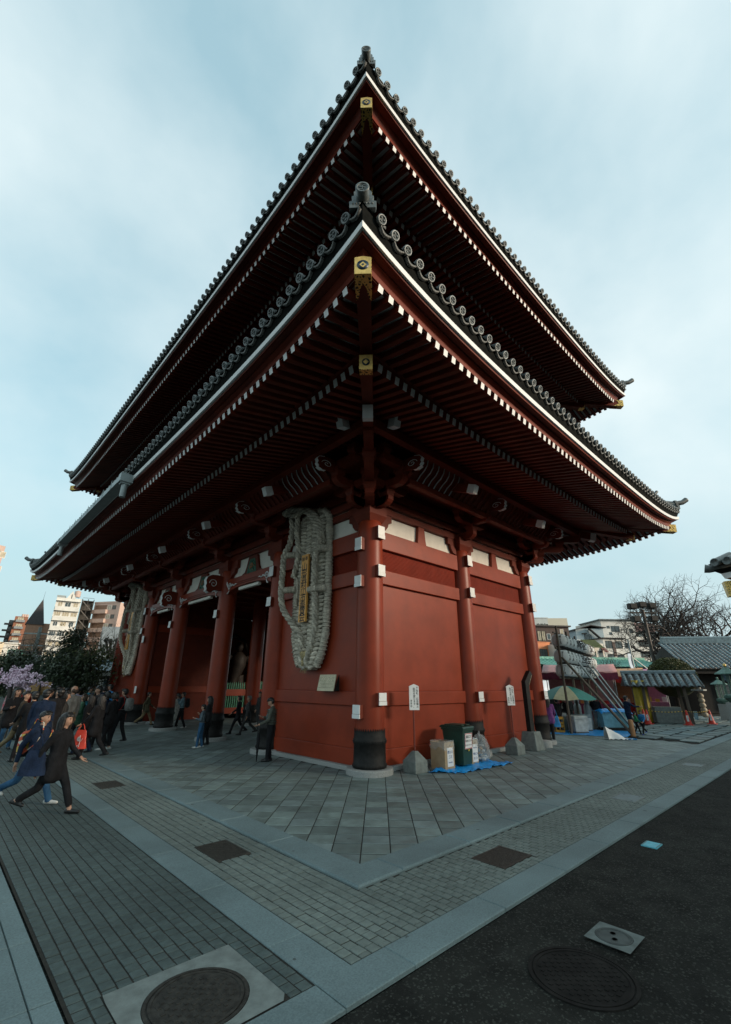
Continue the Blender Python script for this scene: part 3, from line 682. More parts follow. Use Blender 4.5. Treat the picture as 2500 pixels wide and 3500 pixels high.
for sd in range(2):
    if sd==0: A,B=(4.45,16.36),(7.85,16.36)
    else: A,B=(8.16,16.75),(8.16,20.25)
    m=MB(); m.bar((*A,.45),(*B,.45),.14,.30); m.bar((*A,1.38),(*B,1.38),.12,.34); m.obj('fence_rail',[RED],gate)
    n=26; pm=MB(); pm.prism([(-.028,.6),(.028,.6),(.028,1.84),(0,1.94),(-.028,1.84)],-.02,.02,ax=1); pme=pm.mesh('fence_picket',[GREENP])
    for i in range(n):
        t=(i+.5)/n; mk('fence_picket',pme,gate,M=Matrix.Translation((A[0]+(B[0]-A[0])*t,A[1]+(B[1]-A[1])*t,0))@(Matrix.Rotation(PI/2,4,'Z') if sd else Matrix()))
# dark guardian figure standing behind the railing
def guardian():
    g=thing('guardian_statue','dark wooden guardian statue behind the green railing inside the gate','statue',(6.2,18.4,0))
    m=MB(); m.lathe([(.9,.1),(.9,.5),(.7,.6),(.7,.9)],8,smooth=False); m.obj('rock_base',[BLACK],g)
    m=MB(); m.tube([(-.3,0,.9),(-.28,.02,1.7),(-.15,0,2.3),(0,0,2.9),(0,0,3.4),(0,0,3.7)],[.2,.26,.36,.5,.55,.22],10); m.tube([(.35,0,.9),(.25,0,1.6),(.12,0,2.3)],[.2,.26,.34],10)
    m.tube([(-.5,0,3.45),(-.95,.05,3.1),(-1.0,.1,3.7),(-.95,.1,4.2)],[.2,.17,.13,.12],8); m.tube([(.5,0,3.45),(.95,.1,3.0),(.9,.2,2.4)],[.2,.17,.12],8); m.ball((0,0,4.0),(.25,.27,.32)); m.tube([(-.9,.1,4.3),(-.2,.3,4.7),(.5,.3,4.4),(.9,.3,3.5)],[.05,.14,.12,.05],6)
    m.obj('figure',[mat('dark_carved_wood',(.03,.022,.017),var=.3,scale=5)],g)
guardian()
# ------------------------------------------------------------------ ground and paving
ASPH=mat('asphalt',(0.021,0.022,0.019),rough=0.95,spec=.2,var=0.30,scale=3,bump=0.9,bscale=210,wear=0.35,wearcol=(0.019,0.020,0.017))
def _asph():
    nt=ASPH.node_tree; N,Lk=nt.nodes,nt.links; b=N['Principled BSDF']; src=b.inputs['Base Color'].links[0].from_socket
    tc=N.new('ShaderNodeTexCoord'); v=N.new('ShaderNodeTexVoronoi'); v.inputs['Scale'].default_value=75; Lk.new(tc.outputs['Object'],v.inputs['Vector'])
    sp=N.new('ShaderNodeSeparateColor'); Lk.new(v.outputs['Color'],sp.inputs[0])
    mr=N.new('ShaderNodeMapRange'); mr.inputs['From Min'].default_value=.80; mr.inputs['From Max'].default_value=1.0; mr.inputs['To Max'].default_value=.75; Lk.new(sp.outputs['Red'],mr.inputs['Value'])
    mx=N.new('ShaderNodeMix'); mx.data_type='RGBA'; Lk.new(src,mx.inputs['A']); mx.inputs['B'].default_value=(.085,.09,.078,1); Lk.new(mr.outputs['Result'],mx.inputs['Factor']); Lk.new(mx.outputs['Result'],b.inputs['Base Color'])
_asph()
JOINT=mat('dark_joint_soil',(0.018,0.017,0.013),rough=1.0,var=.3,scale=30)
SLAB=mat('sawn_stone_slab',(0.155,0.200,0.193),rough=0.62,var=0.14,scale=5,bump=0.25,bscale=140,isl_var=0.24,hue_var=0.02,wear=0.45,wearcol=(0.085,0.085,0.072),rvar=.15)
PAVER=mat('concrete_paver',(0.140,0.170,0.156),rough=0.75,var=0.12,scale=14,bump=0.3,bscale=160,isl_var=0.09,wear=0.35,wearcol=(0.11,0.115,0.10))
PAVERG=mat('green_grey_paver',(0.062,0.086,0.083),rough=0.72,var=0.14,scale=14,bump=0.3,bscale=160,isl_var=0.10,wear=0.4,wearcol=(0.07,0.08,0.075))
SPOTTED=[]
KERB=mat('granite_kerb',(0.148,0.205,0.212),rough=0.72,var=0.13,scale=70,bump=0.3,bscale=170,isl_var=0.06,wear=0.28,wearcol=(0.12,0.135,0.135))
CONC=mat('cast_concrete',(0.165,0.19,0.18),rough=0.8,var=.16,scale=7,bump=.25,bscale=50,wear=.5,wearcol=(.13,.135,.125))
IRON=mat('cast_iron',(0.045,0.042,0.036),rough=0.6,metal=.3,var=.3,scale=20,bump=.2)
def spots(mt,scale,thr,dark):
    """sparse trodden-in gum and oil spots"""
    nt=mt.node_tree; N,Lk=nt.nodes,nt.links; b=N['Principled BSDF']; src=b.inputs['Base Color'].links[0].from_socket
    ge=N.new('ShaderNodeNewGeometry'); nz=N.new('ShaderNodeTexNoise'); nz.inputs['Scale'].default_value=30; Lk.new(ge.outputs['Position'],nz.inputs['Vector'])
    ad=N.new('ShaderNodeMix'); ad.data_type='VECTOR'; ad.inputs['Factor'].default_value=.04; Lk.new(ge.outputs['Position'],ad.inputs['A']); Lk.new(nz.outputs['Color'],ad.inputs['B'])
    v=N.new('ShaderNodeTexVoronoi'); v.inputs['Scale'].default_value=scale; Lk.new(ad.outputs['Result'],v.inputs['Vector'])
    sp=N.new('ShaderNodeSeparateColor'); Lk.new(v.outputs['Color'],sp.inputs[0])
    r=N.new('ShaderNodeMath'); r.operation='MULTIPLY'; Lk.new(sp.outputs['Red'],r.inputs[0]); r.inputs[1].default_value=thr
    lt=N.new('ShaderNodeMath'); lt.operation='LESS_THAN'; Lk.new(v.outputs['Distance'],lt.inputs[0]); Lk.new(r.outputs[0],lt.inputs[1])
    k=N.new('ShaderNodeMath'); k.operation='MULTIPLY'; k.inputs[1].default_value=.75; Lk.new(lt.outputs[0],k.inputs[0])
    mx=N.new('ShaderNodeMix'); mx.data_type='RGBA'; Lk.new(src,mx.inputs['A']); mx.inputs['B'].default_value=(*dark,1); Lk.new(k.outputs[0],mx.inputs['Factor'])
    n2=N.new('ShaderNodeTexNoise'); n2.inputs['Scale'].default_value=.55; n2.inputs['Detail'].default_value=7; n2.inputs['Roughness'].default_value=.65; Lk.new(ge.outputs['Position'],n2.inputs['Vector'])
    m2=N.new('ShaderNodeMapRange'); m2.inputs['From Min'].default_value=.35; m2.inputs['From Max'].default_value=.68; m2.inputs['To Min'].default_value=.72; m2.inputs['To Max'].default_value=1.16; Lk.new(n2.outputs['Fac'],m2.inputs['Value'])
    hs=N.new('ShaderNodeHueSaturation'); Lk.new(mx.outputs['Result'],hs.inputs['Color']); Lk.new(m2.outputs['Result'],hs.inputs['Value']); Lk.new(hs.outputs['Color'],b.inputs['Base Color'])
for q_ in (SLAB,PAVER,PAVERG,KERB): spots(q_,2.6,.085,(.035,.04,.036))
spots(ASPH,1.5,.10,(.012,.012,.011))
m=MB(); m.box(-600,-600,-.6,900,900,-.03); tag(m.obj('ground',[ASPH]),kind='structure')
def struct(name,mats,mb): return tag(mb.obj(name,mats),kind='structure')

def chip(m,poly,z0,z1,bev=0.006,mat=0):
    """a paving piece: polygon extruded with a small chamfer"""
    n=len(poly); cx=sum(p[0] for p in poly)/n; cy=sum(p[1] for p in poly)/n
    def ins(p,b):
        dx,dy=p[0]-cx,p[1]-cy; l=math.hypot(dx,dy) or 1; return (p[0]-dx/l*b*1.4,p[1]-dy/l*b*1.4)
    vs=[(p[0],p[1],z0) for p in poly]+[(p[0],p[1],z1-bev*.7) for p in poly]+[(*ins(p,bev),z1) for p in poly]
    fs=[tuple(range(2*n,3*n))]
    for k in (0,n):
        for i in range(n): j=(i+1)%n; fs.append((k+i,k+j,k+n+j,k+n+i))
    m.add(vs,fs,mat)
def clip(poly,a,b,c):
    """keep the part of poly where a*x+b*y>=c"""
    out=[]
    for i in range(len(poly)):
        p,q=poly[i],poly[(i+1)%len(poly)]; fp=a*p[0]+b*p[1]-c; fq=a*q[0]+b*q[1]-c
        if fp>=0: out.append(p)
        if (fp>=0)!=(fq>=0): t=fp/(fp-fq); out.append((p[0]+(q[0]-p[0])*t,p[1]+(q[1]-p[1])*t))
    return out
def area(p): return abs(sum(p[i][0]*p[(i+1)%len(p)][1]-p[(i+1)%len(p)][0]*p[i][1] for i in range(len(p))))/2
def visible(x,y,mg=120):
    d=Vector((x,y,0))-Vector(CAMP); w=d.dot(CF)
    if w<=.2: return False
    px=1250+FPX*d.dot(CR)/w; py=1750-FPX*d.dot(CU)/w
    return -mg<px<2500+mg and py<3530+mg
def lay(pieces,parent,name,mt,z0,z1,limit=300,jit=.003):
    """pieces: polygons; the nearest ones become objects of their own, the rest one joined part"""
    rr=random.Random(5)
    vis=[]
    for p in pieces:
        cx=sum(q[0] for q in p)/len(p); cy=sum(q[1] for q in p)/len(p)
        if visible(cx,cy,120+700*math.sqrt(area(p))): vis.append((math.hypot(cx-CAMP[0],cy-CAMP[1])-0.8*math.sqrt(area(p)),p))
    vis.sort(key=lambda t:t[0])
    for _,p in vis[:limit]:
        m=MB(); dz=rr.uniform(-jit,jit); cx=sum(q[0] for q in p)/len(p); cy=sum(q[1] for q in p)/len(p)
        chip(m,[(q[0]-cx,q[1]-cy) for q in p],z0,z1+dz); m.obj(name,[mt],parent,(cx,cy,0))
    if len(vis)>limit:
        m=MB()
        for _,p in vis[limit:]: chip(m,p,z0,z1+rr.uniform(-jit,jit))
        tag(m.obj(name+'_field',[mt],parent),kind='stuff')
KA0,KA1,KB0,KB1=3.78,4.20,5.075,5.387
# 1 the slab apron round the gate (laid diagonally)
m=MB(); m.add([(-KA0,-KA0,-.0065),(12.3,-KA0,-.0065),(12.3,-KA0+.02,-.0065),(12.3,34,-.0065),(-KA0,34,-.0065)],[(0,1,3,4)]); apron=struct('apron',[JOINT],m)
s2=math.sqrt(.5); T=0.354; gap=.0095; pcs=[]
for iu in range(-18,130):
    for iv in range(-95,95):
        u0=-5.344+T*iu; v0=-.012+.357*iv
        c=((u0+T/2+v0+.18)*s2,(u0+T/2-v0-.18)*s2)
        if c[0]<-KA0-.3 or c[1]<-KA0-.3 or c[0]>12.3 or c[1]>28: continue
        if -.2<c[0]<8.4 and -.2<c[1]<4.2 or c[0]>9 and c[1]>3: continue
        if not visible(*c,400): continue
        u1,v1=u0+T-.013,v0+.357-gap*.8; u0+=.013; v0+=gap*.8
        p=[((u+v)*s2,(u-v)*s2) for u,v in ((u0,v0),(u1,v0),(u1,v1),(u0,v1))]
        p=clip(clip(p,1,0,-KA0+.006),0,1,-KA0+.006)
        if len(p)>2 and area(p)>.004: pcs.append(p)
lay(pcs,apron,'paving_slab',SLAB,-.02,.0,300,.0015)
# 2 the inner kerb
m=MB(); m.add([(-KA1-.01,-KA1-.01,-.025),(60,-KA1-.01,-.025),(60,-KA0,-.025),(-KA0,-KA0,-.025)],[(0,1,2,3)]); m.add([(-KA1-.01,-KA1-.01,-.025),(-KA0,-KA0,-.025),(-KA0,34,-.025),(-KA1-.01,34,-.025)],[(0,1,2,3)]); kerb=struct('inner_kerb_bed',[JOINT],m)
pcs=[[(-KA1,-KA1),(-3.545,-KA1),(-3.545,-KA0),(-KA0,-KA0),(-KA0,-2.51),(-KA1,-2.51)]]
def kchip(p,par,nm,z1,jb=.008):
    m=MB(); n=len(p); m.prism(p,-.04,z1-jb,ax=2)
    top=[];
    for i in range(n):   # inset ring
        a,b,c=Vector(p[i-1]),Vector(p[i]),Vector(p[(i+1)%n]); e1=(b-a).normalized(); e2=(c-b).normalized()
        n1=Vector((-e1.y,e1.x)); n2=Vector((-e2.y,e2.x)); q=b+(n1+n2)*jb/(1+n1.dot(n2)+1e-6); top.append((q.x,q.y,z1))
    m.f=[f for k,f in enumerate(m.f) if k!=1]; m.m=m.m[:-1]; m.sm=m.sm[:-1]
    b=len(m.v); m.v+=top; m.f.append(tuple(range(b,b+n))); m.m.append(0); m.sm.append(False)
    for i in range(n): j=(i+1)%n; m.f.append((n+i,n+j,b+j,b+i)); m.m.append(0); m.sm.append(False)
    return m.obj(nm,[KERB],par)
kchip(pcs[0],kerb,'kerb_stone',.022,.016)
for i in range(30):
    a=-3.545+1.27*i; kchip([(a+.004,-KA1),(a+1.266,-KA1),(a+1.266,-KA0),(a+.004,-KA0)],kerb,'kerb_stone',.022,.016)
for i in range(22):
    a=-2.51+1.27*i; kchip([(-KA1,a+.004),(-KA0,a+.004),(-KA0,a+1.266),(-KA1,a+1.266)],kerb,'kerb_stone',.022,.016)
# 3 the strip of small pavers with access covers
COV=[(-4.87,2.27,-4.43,2.94),(-4.89,-2.605,-4.475,-1.97),(-2.67,-4.91,-2.05,-4.475),(1.65,-4.92,2.26,-4.48),(6.77,-4.86,7.33,-4.41)]
m=MB(); m.add([(-KB0-.01,-KB0-.01,-.0105),(60,-KB0-.01,-.0105),(60,-KA1,-.0105),(-KA1,-KA1,-.0105)],[(0,1,2,3)]); m.add([(-KB0-.01,-KB0-.01,-.0105),(-KA1,-KA1,-.0105),(-KA1,34,-.0105),(-KB0-.01,34,-.0105)],[(0,1,2,3)]); strip=struct('paver_strip',[JOINT],m)
def pavers(x0,x1,y0,y1,holes,keep):
    out=[]; pw=0.0965; pl=0.0985; nx=int((x1-x0)/pw)
    for i in range(nx):
        a0=x0+i*(x1-x0)/nx; a1=a0+(x1-x0)/nx; off=(i%2)*pl*.5; n=int((y1-y0)/pl)+1
        for j in range(n):
            b0=y0+j*pl-off; b1=b0+pl
            b0=max(b0,y0); b1=min(b1,y1)
            if b1-b0<.02: continue
            cx,cy=(a0+a1)/2,(b0+b1)/2
            if not keep(cx,cy) or not visible(cx,cy): continue
            r=(a0+.0058,b0+.0045,a1-.0058,b1-.0045); ok=True
            for h in holes:
                if r[0]<h[2] and r[2]>h[0] and r[1]<h[3] and r[3]>h[1]:
                    # trim on the axis that loses least
                    t=[(h[0]-r[0],0),(r[2]-h[2],1),(h[1]-r[1],2),(r[3]-h[3],3)]; best=max(t)
                    if best[0]<.015: ok=False; break
                    r={0:(r[0],r[1],h[0]-.003,r[3]),1:(h[2]+.003,r[1],r[2],r[3]),2:(r[0],r[1],r[2],h[1]-.003),3:(r[0],h[3]+.003,r[2],r[3])}[best[1]]
            if ok: out.append([(r[0],r[1]),(r[2],r[1]),(r[2],r[3]),(r[0],r[3])])
    return out
pc=pavers(-KB0+.01,-KA1-.01,-KB0+.01,24,COV,lambda x,y:True)+pavers(-KA1-.01+.004,22,-KB0+.01,-KA1-.01,COV,lambda x,y:True)
lay(pc,strip,'paver',PAVER,-.03,-.004,300,.0025)
# 4 the outer border
m=MB(); m.add([(-KB1-3,-KB1-.01,-.03),(60,-KB1-.01,-.03),(60,-KB0,-.03),(-KB1-3,-KB0,-.03)],[(0,1,2,3)]); m.add([(-KB1-.01,-KB0,-.031),(-KB0,-KB0,-.031),(-KB0,34,-.031),(-KB1-.01,34,-.031)],[(0,1,2,3)]); border=struct('border_bed',[JOINT],m)
kchip([(-KB1,-KB1),(-4.735,-KB1),(-4.735,-KB0),(-KB0,-KB0),(-KB0,-4.49),(-KB1,-4.49)],border,'border_stone',.0,.006)
for i in range(30):
    a=-4.735+1.255*i; kchip([(a+.006,-KB1),(a+1.249,-KB1),(a+1.249,-KB0),(a+.006,-KB0)],border,'border_stone',.0,.006)
for i in range(24):
    a=-4.49+1.285*i; kchip([(-KB1,a+.006),(-KB0,a+.006),(-KB0,a+1.279),(-KB1,a+1.279)],border,'border_stone',.0,.006)
for i in range(2):
    a=-KB1-1.27*(i+1); kchip([(a+.006,-KB1),(a+1.264,-KB1),(a+1.264,-KB0),(a+.006,-KB0)],border,'border_stone',-.004,.006)
# 5 the brick field on the left and the slab walk beyond it
m=MB(); m.add([(-6.68,-KB0,-.0125),(-KB1,-KB0,-.0125),(-KB1,30,-.0125),(-6.68,30,-.0125)],[(0,1,2,3)]); field=struct('brick_field',[JOINT],m)
MH=(-6.48,-5.07,-5.585,-4.222)
pc=pavers(-6.66,-KB1-.012,-KB0+.01,20,[MH],lambda x,y:True)
lay(pc,field,'paver',PAVERG,-.035,-.006,300,.0025)
m=MB(); m.add([(-60,-KB0,-.036),(-6.68,-KB0,-.036),(-6.68,60,-.036),(-60,60,-.036)],[(0,1,2,3)]); walk=struct('slab_walk',[JOINT],m)
pc=[]
for i in range(40):
    a=-KB0+.93*i+.08; pc.append([(-6.835,a),(-6.70,a),(-6.70,a+.922),(-6.835,a+.922)])
    for k in range(26):
        x1=-6.843-.93*k; o=(k%2)*.46; pc.append([(x1-.922,a-o),(x1,a-o),(x1,a-o+.922),(x1-.922,a-o+.922)])
lay(pc,walk,'paving_slab',KERB,-.036,-.006,120,.001)
# covers and manholes
def plate_cover(x0,y0,x1,y1,label,light=False):
    t=thing('access_cover',label,'access cover',((x0+x1)/2,(y0+y1)/2,0)); w,h=(x1-x0)/2,(y1-y0)/2
    m=MB(); e=.028
    for a in ((-w,-h,w,-h+e),(-w,h-e,w,h),(-w,-h+e,-w+e,h-e),(w-e,-h+e,w,h-e)): m.box(a[0],a[1],-.03,a[2],a[3],-.001)
    m.obj('frame',[CONC if light else IRON],t)
    m=MB(); m.box(-w+e+.004,-h+e+.004,-.03,w-e-.004,h-e-.004,-.004)
    if light:
        for i in (-1,1):
            for j in (-1,1): m.lathe([(.022,-.004),(.022,.0),(0,.0)],10,c=(i*(w-.09),j*(h-.09),0))
    else:
        for i in range(-8,9):
            for j in range(-8,9): m.cbox((i*w/9.5,j*h/9.5,-.0035),(w/16,h/16,.003))
    m.obj('plate',[mat('dull_steel_plate',(.11,.145,.15),rough=.5,metal=.2,var=.15) if light else IRON],t)
plate_cover(*COV[0],'rusty dark square cover in the paver strip, far left near the walkers')
plate_cover(*COV[1],'rusty dark square cover left of the paving corner')
plate_cover(*COV[2],'dark square cover in the paver strip right of the paving corner')
plate_cover(*COV[3],'silvery metal cover with four bright bolts in the right strip',True)
plate_cover(*COV[4],'farthest small cover in the right paver strip',True)
def manhole(c,r,label,frame_rect=None,holes=False,z=-.004):
    t=thing('manhole_cover',label,'manhole cover',(c[0],c[1],0)); m=MB()
    m.lathe([(r,-.03),(r,z),(r*.93,z),(r*.93,z-.006),(r*.90,z-.006),(r*.90,z),(r*.84,z),(r*.84,z-.004),(0,z-.004)],48,smooth=False)
    rr=r*.82; st=.036
    k=int(rr/st)
    if not holes:
        for i in range(-k,k+1):
            for j in range(-k,k+1):
                if math.hypot(i,j)*st<rr-.02 and (i+j)%2==0: m.cbox((i*st,j*st,z-.002),(st*.72,st*.72,.004))
    m.obj('lid',[(IRON if frame_rect else mat('black_iron',(.014,.013,.012),rough=.8,var=.3,spec=.15)) if not holes else mat('grey_iron',(.06,.072,.07),rough=.8,var=.2)],t)
    if holes:
        m=MB()
        for sg in (-1,1): m.lathe([(.02,z+.001),(0,z+.001)],12,c=(sg*r*.45*.7,sg*r*.45*.7*.5,0))
        m.obj('lifting_hole',[INK],t)
    if frame_rect:
        x0,y0,x1,y1=[frame_rect[i]-c[i%2] for i in range(4)]
        m=MB(); n=48; outer=[]
        for i in range(n):
            a=2*PI*i/n; dx,dy=math.cos(a),math.sin(a); tt=min((x1 if dx>0 else x0)/dx if abs(dx)>1e-6 else 9,(y1 if dy>0 else y0)/dy if abs(dy)>1e-6 else 9); outer.append((dx*tt,dy*tt))
        vs=[(p[0],p[1],-.006) for p in outer]+[((r+.004)*math.cos(2*PI*i/n),(r+.004)*math.sin(2*PI*i/n),-.006) for i in range(n)]
        m.add(vs,[(i,(i+1)%n,n+(i+1)%n,n+i) for i in range(n)]); m.obj('concrete_surround',[CONC if r>.2 else mat('worn_concrete',(.11,.135,.13),rough=.8,var=.2,scale=8)],t)
manhole((-6.03,-4.665),.325,'large round iron manhole set in pale concrete at the lower left',(-6.475,-5.06,-5.59,-4.227))
manhole((-3.255,-6.22),.135,'small round lid with two slots in a pale concrete square on the asphalt',(-3.43,-6.395,-3.08,-6.05),True,z=-.004)
manhole((-3.93,-6.235),.36,'large nearly black round manhole in the dark asphalt',None,z=-.020)
t=thing('marker_plate','small bright blue square plate in the asphalt','marker plate',(-.50,-5.74,0))
m=MB(); m.box(-.12,-.09,-.03,.12,.09,-.018); m.obj('plate',[mat('blue_plate',(.10,.42,.52),rough=.5,var=.12,scale=20,wear=.5,wearcol=(.05,.2,.25))],t)
m=MB(); m.box(-.115,-.085,-.018,.115,-.075,-.016); m.box(-.115,.075,-.018,.115,.085,-.016); m.obj('rim',[KERB],t)
tag(MB().box(1.05,-7.05,-.03,1.6,-6.86,-.022).obj('asphalt_patch',[CONC]),'pale rectangular patch in the asphalt at the right edge','patch')
# crazy-paved path at the right
m=MB(); rr=random.Random(11); cp=[]
path=struct('stone_path',[ASPH],MB().box(12.9,-3.7,-.03,30,-.2,-.024))
for i in range(17):
    for j in range(5):
        x=13.0+i*1.05+(j%2)*.5; y=-3.6+j*.70
        w,h=.95*rr.uniform(.85,1),.68*rr.uniform(.85,1); p=[(x,y),(x+w*rr.uniform(.9,1),y+rr.uniform(-.05,.05)),(x+w,y+h),(x+rr.uniform(0,.1),y+h*rr.uniform(.9,1))]
        mm=MB(); cx=sum(q[0] for q in p)/4; cy=sum(q[1] for q in p)/4; chip(mm,[(q[0]-cx,q[1]-cy) for q in p],-.03,.004,.01); mm.obj('path_stone',[rr.choice((KERB,SLAB,SLAB,CONC))],path,(cx,cy,0))

# unseen hall added behind the viewer, placed and sized to block the low sun
def shade_hall():
    t=thing('sun_block_hall','unseen broad temple hall with a hipped tiled roof, added behind the viewer to block low sun','temple hall',(17,-37,0),R(12))
    m=MB(); m.box(-19,-7,0,19,7,5.9); m.obj('wall',[RED],t)
    m=MB(); m.add([(-22.5,-10.5,5.6),(22.5,-10.5,5.6),(22.5,10.5,5.6),(-22.5,10.5,5.6),(-11,0,11.0),(11,0,11.0)],[(0,1,5,4),(1,2,5),(2,3,4,5),(3,0,4),(3,2,1,0)]); m.obj('roof',[TILED],t)
    m=MB(); m.box(-11.5,-.4,10.7,11.5,.4,11.6); m.obj('roof_ridge',[TILE],t)
    for i in range(9):
        m=MB(); m.lathe([(.4,0),(.4,5.7)],14,c=(-18+i*4.5,7.6,0)); m.obj('column',[RED],t)
shade_hall()
# ------------------------------------------------------------------ giant straw sandals
def rope(m,pts,r,mat=0,turns=3.2,n=3,res=.055,seg=6):
    """three strands twisted round a smooth path"""
    P=[Vector(p) for p in pts]
    # Catmull-Rom resample
    out=[]
    for i in range(len(P)-1):
        p0,p1,p2,p3=P[max(i-1,0)],P[i],P[i+1],P[min(i+2,len(P)-1)]
        k=max(2,int((p2-p1).length/res))
        for j in range(k):
            t=j/k; out.append(.5*((2*p1)+(p2-p0)*t+(2*p0-5*p1+4*p2-p3)*t*t+(3*p1-p0-3*p2+p3)*t**3))
    out.append(P[-1]); 
    d=(out[1]-out[0]).normalized(); u=Vector((1,0,0)) if abs(d.x)<.8 else Vector((0,1,0)); rr=d.cross(u).normalized(); acc=0
    frames=[]
    for i,p in enumerate(out):
        t=(out[min(i+1,len(out)-1)]-out[max(i-1,0)]).normalized(); rr=(rr-t*rr.dot(t)).normalized(); frames.append((p,rr.copy(),rr.cross(t)))
    ph=0
    for s in range(n):
        pts2=[]; acc=0
        for i,(p,a,b) in enumerate(frames):
            if i: acc+=(p-frames[i-1][0]).length
            an=acc*2*PI/(r*5.2)+2*PI*s/n
            pts2.append(p+a*(math.cos(an)*r*.56)+b*(math.sin(an)*r*.56))
        m.tube(pts2,r*.47,seg,mat)
def sandal(y0,label,plaque=True):
    """y0: middle of the sole along the wall; local a = leftwards (+Y), hung on the wall plane X=0"""
    t=thing('straw_sandal',label,'giant sandal',(0,y0,0),0,'giant straw sandals on the gate')
    Z0,Z1=2.22,6.95; hw=.82
    def halfw(z):
        q=(z-Z0)/(Z1-Z0); 
        if q<.16: return hw*(.42+.50*math.sin(PI/2*q/.16))*(.92)
        if q>.90: return hw*.92*math.sqrt(max(0.02,1-((q-.90)/.115)**2))
        return hw*(.92+.06*math.sin(PI*(q-.16)/.74))
    # woven sole: columns of fat strands, each course bulging
    m=MB(); rows=38; cols=4; rr=random.Random(4)
    for i in range(rows):
        z=Z0+.06+(Z1-.30-Z0)*i/rows
        for c in range(cols):
            w=halfw(z)*.80; a0=-w+2*w*c/cols; a1=a0+2*w/cols; off=(.05 if c%2 else 0)
            zc=z+off; tilt=.035*(1 if c%2 else -1)
            pts=[(-.20-rr.uniform(0,.02),a0-.02,zc-tilt),(-.285-rr.uniform(0,.035),(a0+a1)/2,zc+rr.uniform(-.012,.012)),(-.20-rr.uniform(0,.02),a1+.02,zc+tilt)]
            P=[Vector(p) for p in pts]; path=[P[0],P[0].lerp(P[1],.5)+Vector((-.03,0,0)),P[1],P[1].lerp(P[2],.5)+Vector((-.03,0,0)),P[2]]
            m.tube(path,[.03,.058,.068,.058,.03],6,0)
    m.obj('woven_sole',[STRAW],t)
    m=MB(); n=20
    prof=[( -halfw(Z0+(Z1-Z0)*i/n)*.84,Z0+(Z1-Z0)*i/n) for i in range(n+1)]; pr2=[(-a,z) for a,z in reversed(prof)]
    m.prism(prof+pr2,-.22,-.08,ax=0); m.obj('sole_core',[STRAW],t)
    # wrapped rim bundle
    m=MB(); pts=[]; k=46
    for i in range(k+1):
        q=i/k; 
        if q<.46: z=Z0+.12+(Z1-.36-Z0-.12)*q/.46; a=-halfw(z)*.95
        elif q>.54: z=Z0+.12+(Z1-.36-Z0-.12)*(1-q)/.46; a=halfw(z)*.95
        else:
            an=(q-.46)/.08*PI; z=Z1-.36+math.sin(an)*.34; a=-math.cos(an)*halfw(Z1-.36)*.95
        pts.append((-.20,a,z))
    m.tube(pts,[.105+.012*math.sin(i*2.1) for i in range(k+1)],9,0)
    P=[Vector(p) for p in pts]
    for i in range(0,k,1):     # binding turns
        for f in (0,.5):
            p=P[i].lerp(P[i+1],f); d=(P[i+1]-P[i]).normalized(); o=Vector((1,0,0)); s_=d.cross(o)
            ring=[p+(o*math.cos(b)+s_*math.sin(b))*(.112+rr.uniform(0,.006)) for b in (2*PI*q/8 for q in range(9))]
            m.tube(ring,.017,4,0,caps=False)
    m.obj('wrapped_rim',[STRAW],t)
    # four horizontal loops that carry the cord
    def loop(a,z,sg,out=.62):
        m=MB(); pts=[(-.20,a,z),(-.38,a-sg*.04,z+.02),(-.52,a-sg*.20,z),(-.58,a-sg*.42,z-.02)]
        m.tube(pts,[.10,.095,.088,.075],9); 
        V=[Vector(p) for p in pts]
        for i in range(len(V)-1):
            for f in (0,.17,.34,.5,.67,.84):
                p=V[i].lerp(V[i+1],f); d=(V[i+1]-V[i]).normalized(); u=d.cross(Vector((0,0,1))).normalized(); w=d.cross(u)
                r_=.10-.022*(i+f)/3+.006
                m.tube([p+(u*math.cos(b)+w*math.sin(b))*r_ for b in (2*PI*q/8 for q in range(9))],.014,4,caps=False)
        m.obj('cord_loop',[STRAW],t); return Vector(pts[-1])
    loop(-hw*.92,5.52,-1); loop(-hw*.92,4.36,-1); loop(hw*.90,5.62,1 if False else -1); loop(hw*.90,4.52,-1)
    # twisted cords
    m=MB()
    rope(m,[(-.30,.02,2.28),(-.34,-.16,2.6),(-.36,-.42,3.1),(-.42,-.50,3.8),(-.50,-.50,4.5),(-.50,-.48,5.3),(-.48,-.60,5.75),(-.40,-.40,6.2),(-.38,.02,6.75),(-.50,.40,7.02),(-.62,.85,6.98),(-.58,.62,6.86),(-.42,.2,6.98),(-.36,-.2,6.7),(-.34,-.5,6.2),(-.36,-.60,5.6)],.098)
    m.obj('twisted_cord',[STRAW],t)
    m=MB()
    rope(m,[(-.30,.06,2.28),(-.34,.16,2.6),(-.38,.18,3.1),(-.46,.55,3.5),(-.56,.92,3.95),(-.62,1.00,4.45),(-.62,1.00,5.1),(-.60,1.02,5.6),(-.50,.90,6.0),(-.44,.92,6.5),(-.50,.95,6.95),(-.62,1.15,7.05),(-.60,.7,7.10),(-.45,.5,7.0)],.098)
    rope(m,[(-.46,.60,6.95),(-.42,.66,6.3),(-.40,.52,5.6),(-.40,.72,4.9)],.092)
    m.obj('twisted_cord',[STRAW],t)
    m=MB(); rope(m,[(-.40,.72,4.9),(-.40,.52,4.8),(-.40,.46,4.5),(-.40,.48,4.2)],.04); m.tube([(-.40,.48,4.22),(-.40,.48,4.1),(-.40,.48,3.98)],[.05,.035,.06],7); m.obj('tassel',[STRAW],t)
    m=MB(); rope(m,[(-.30,-.10,2.62),(-.36,0,2.35),(-.30,.10,2.62)],.07); m.tube([(-.28,-.22,2.72),(-.36,0,2.58),(-.28,.22,2.72)],.10,8)
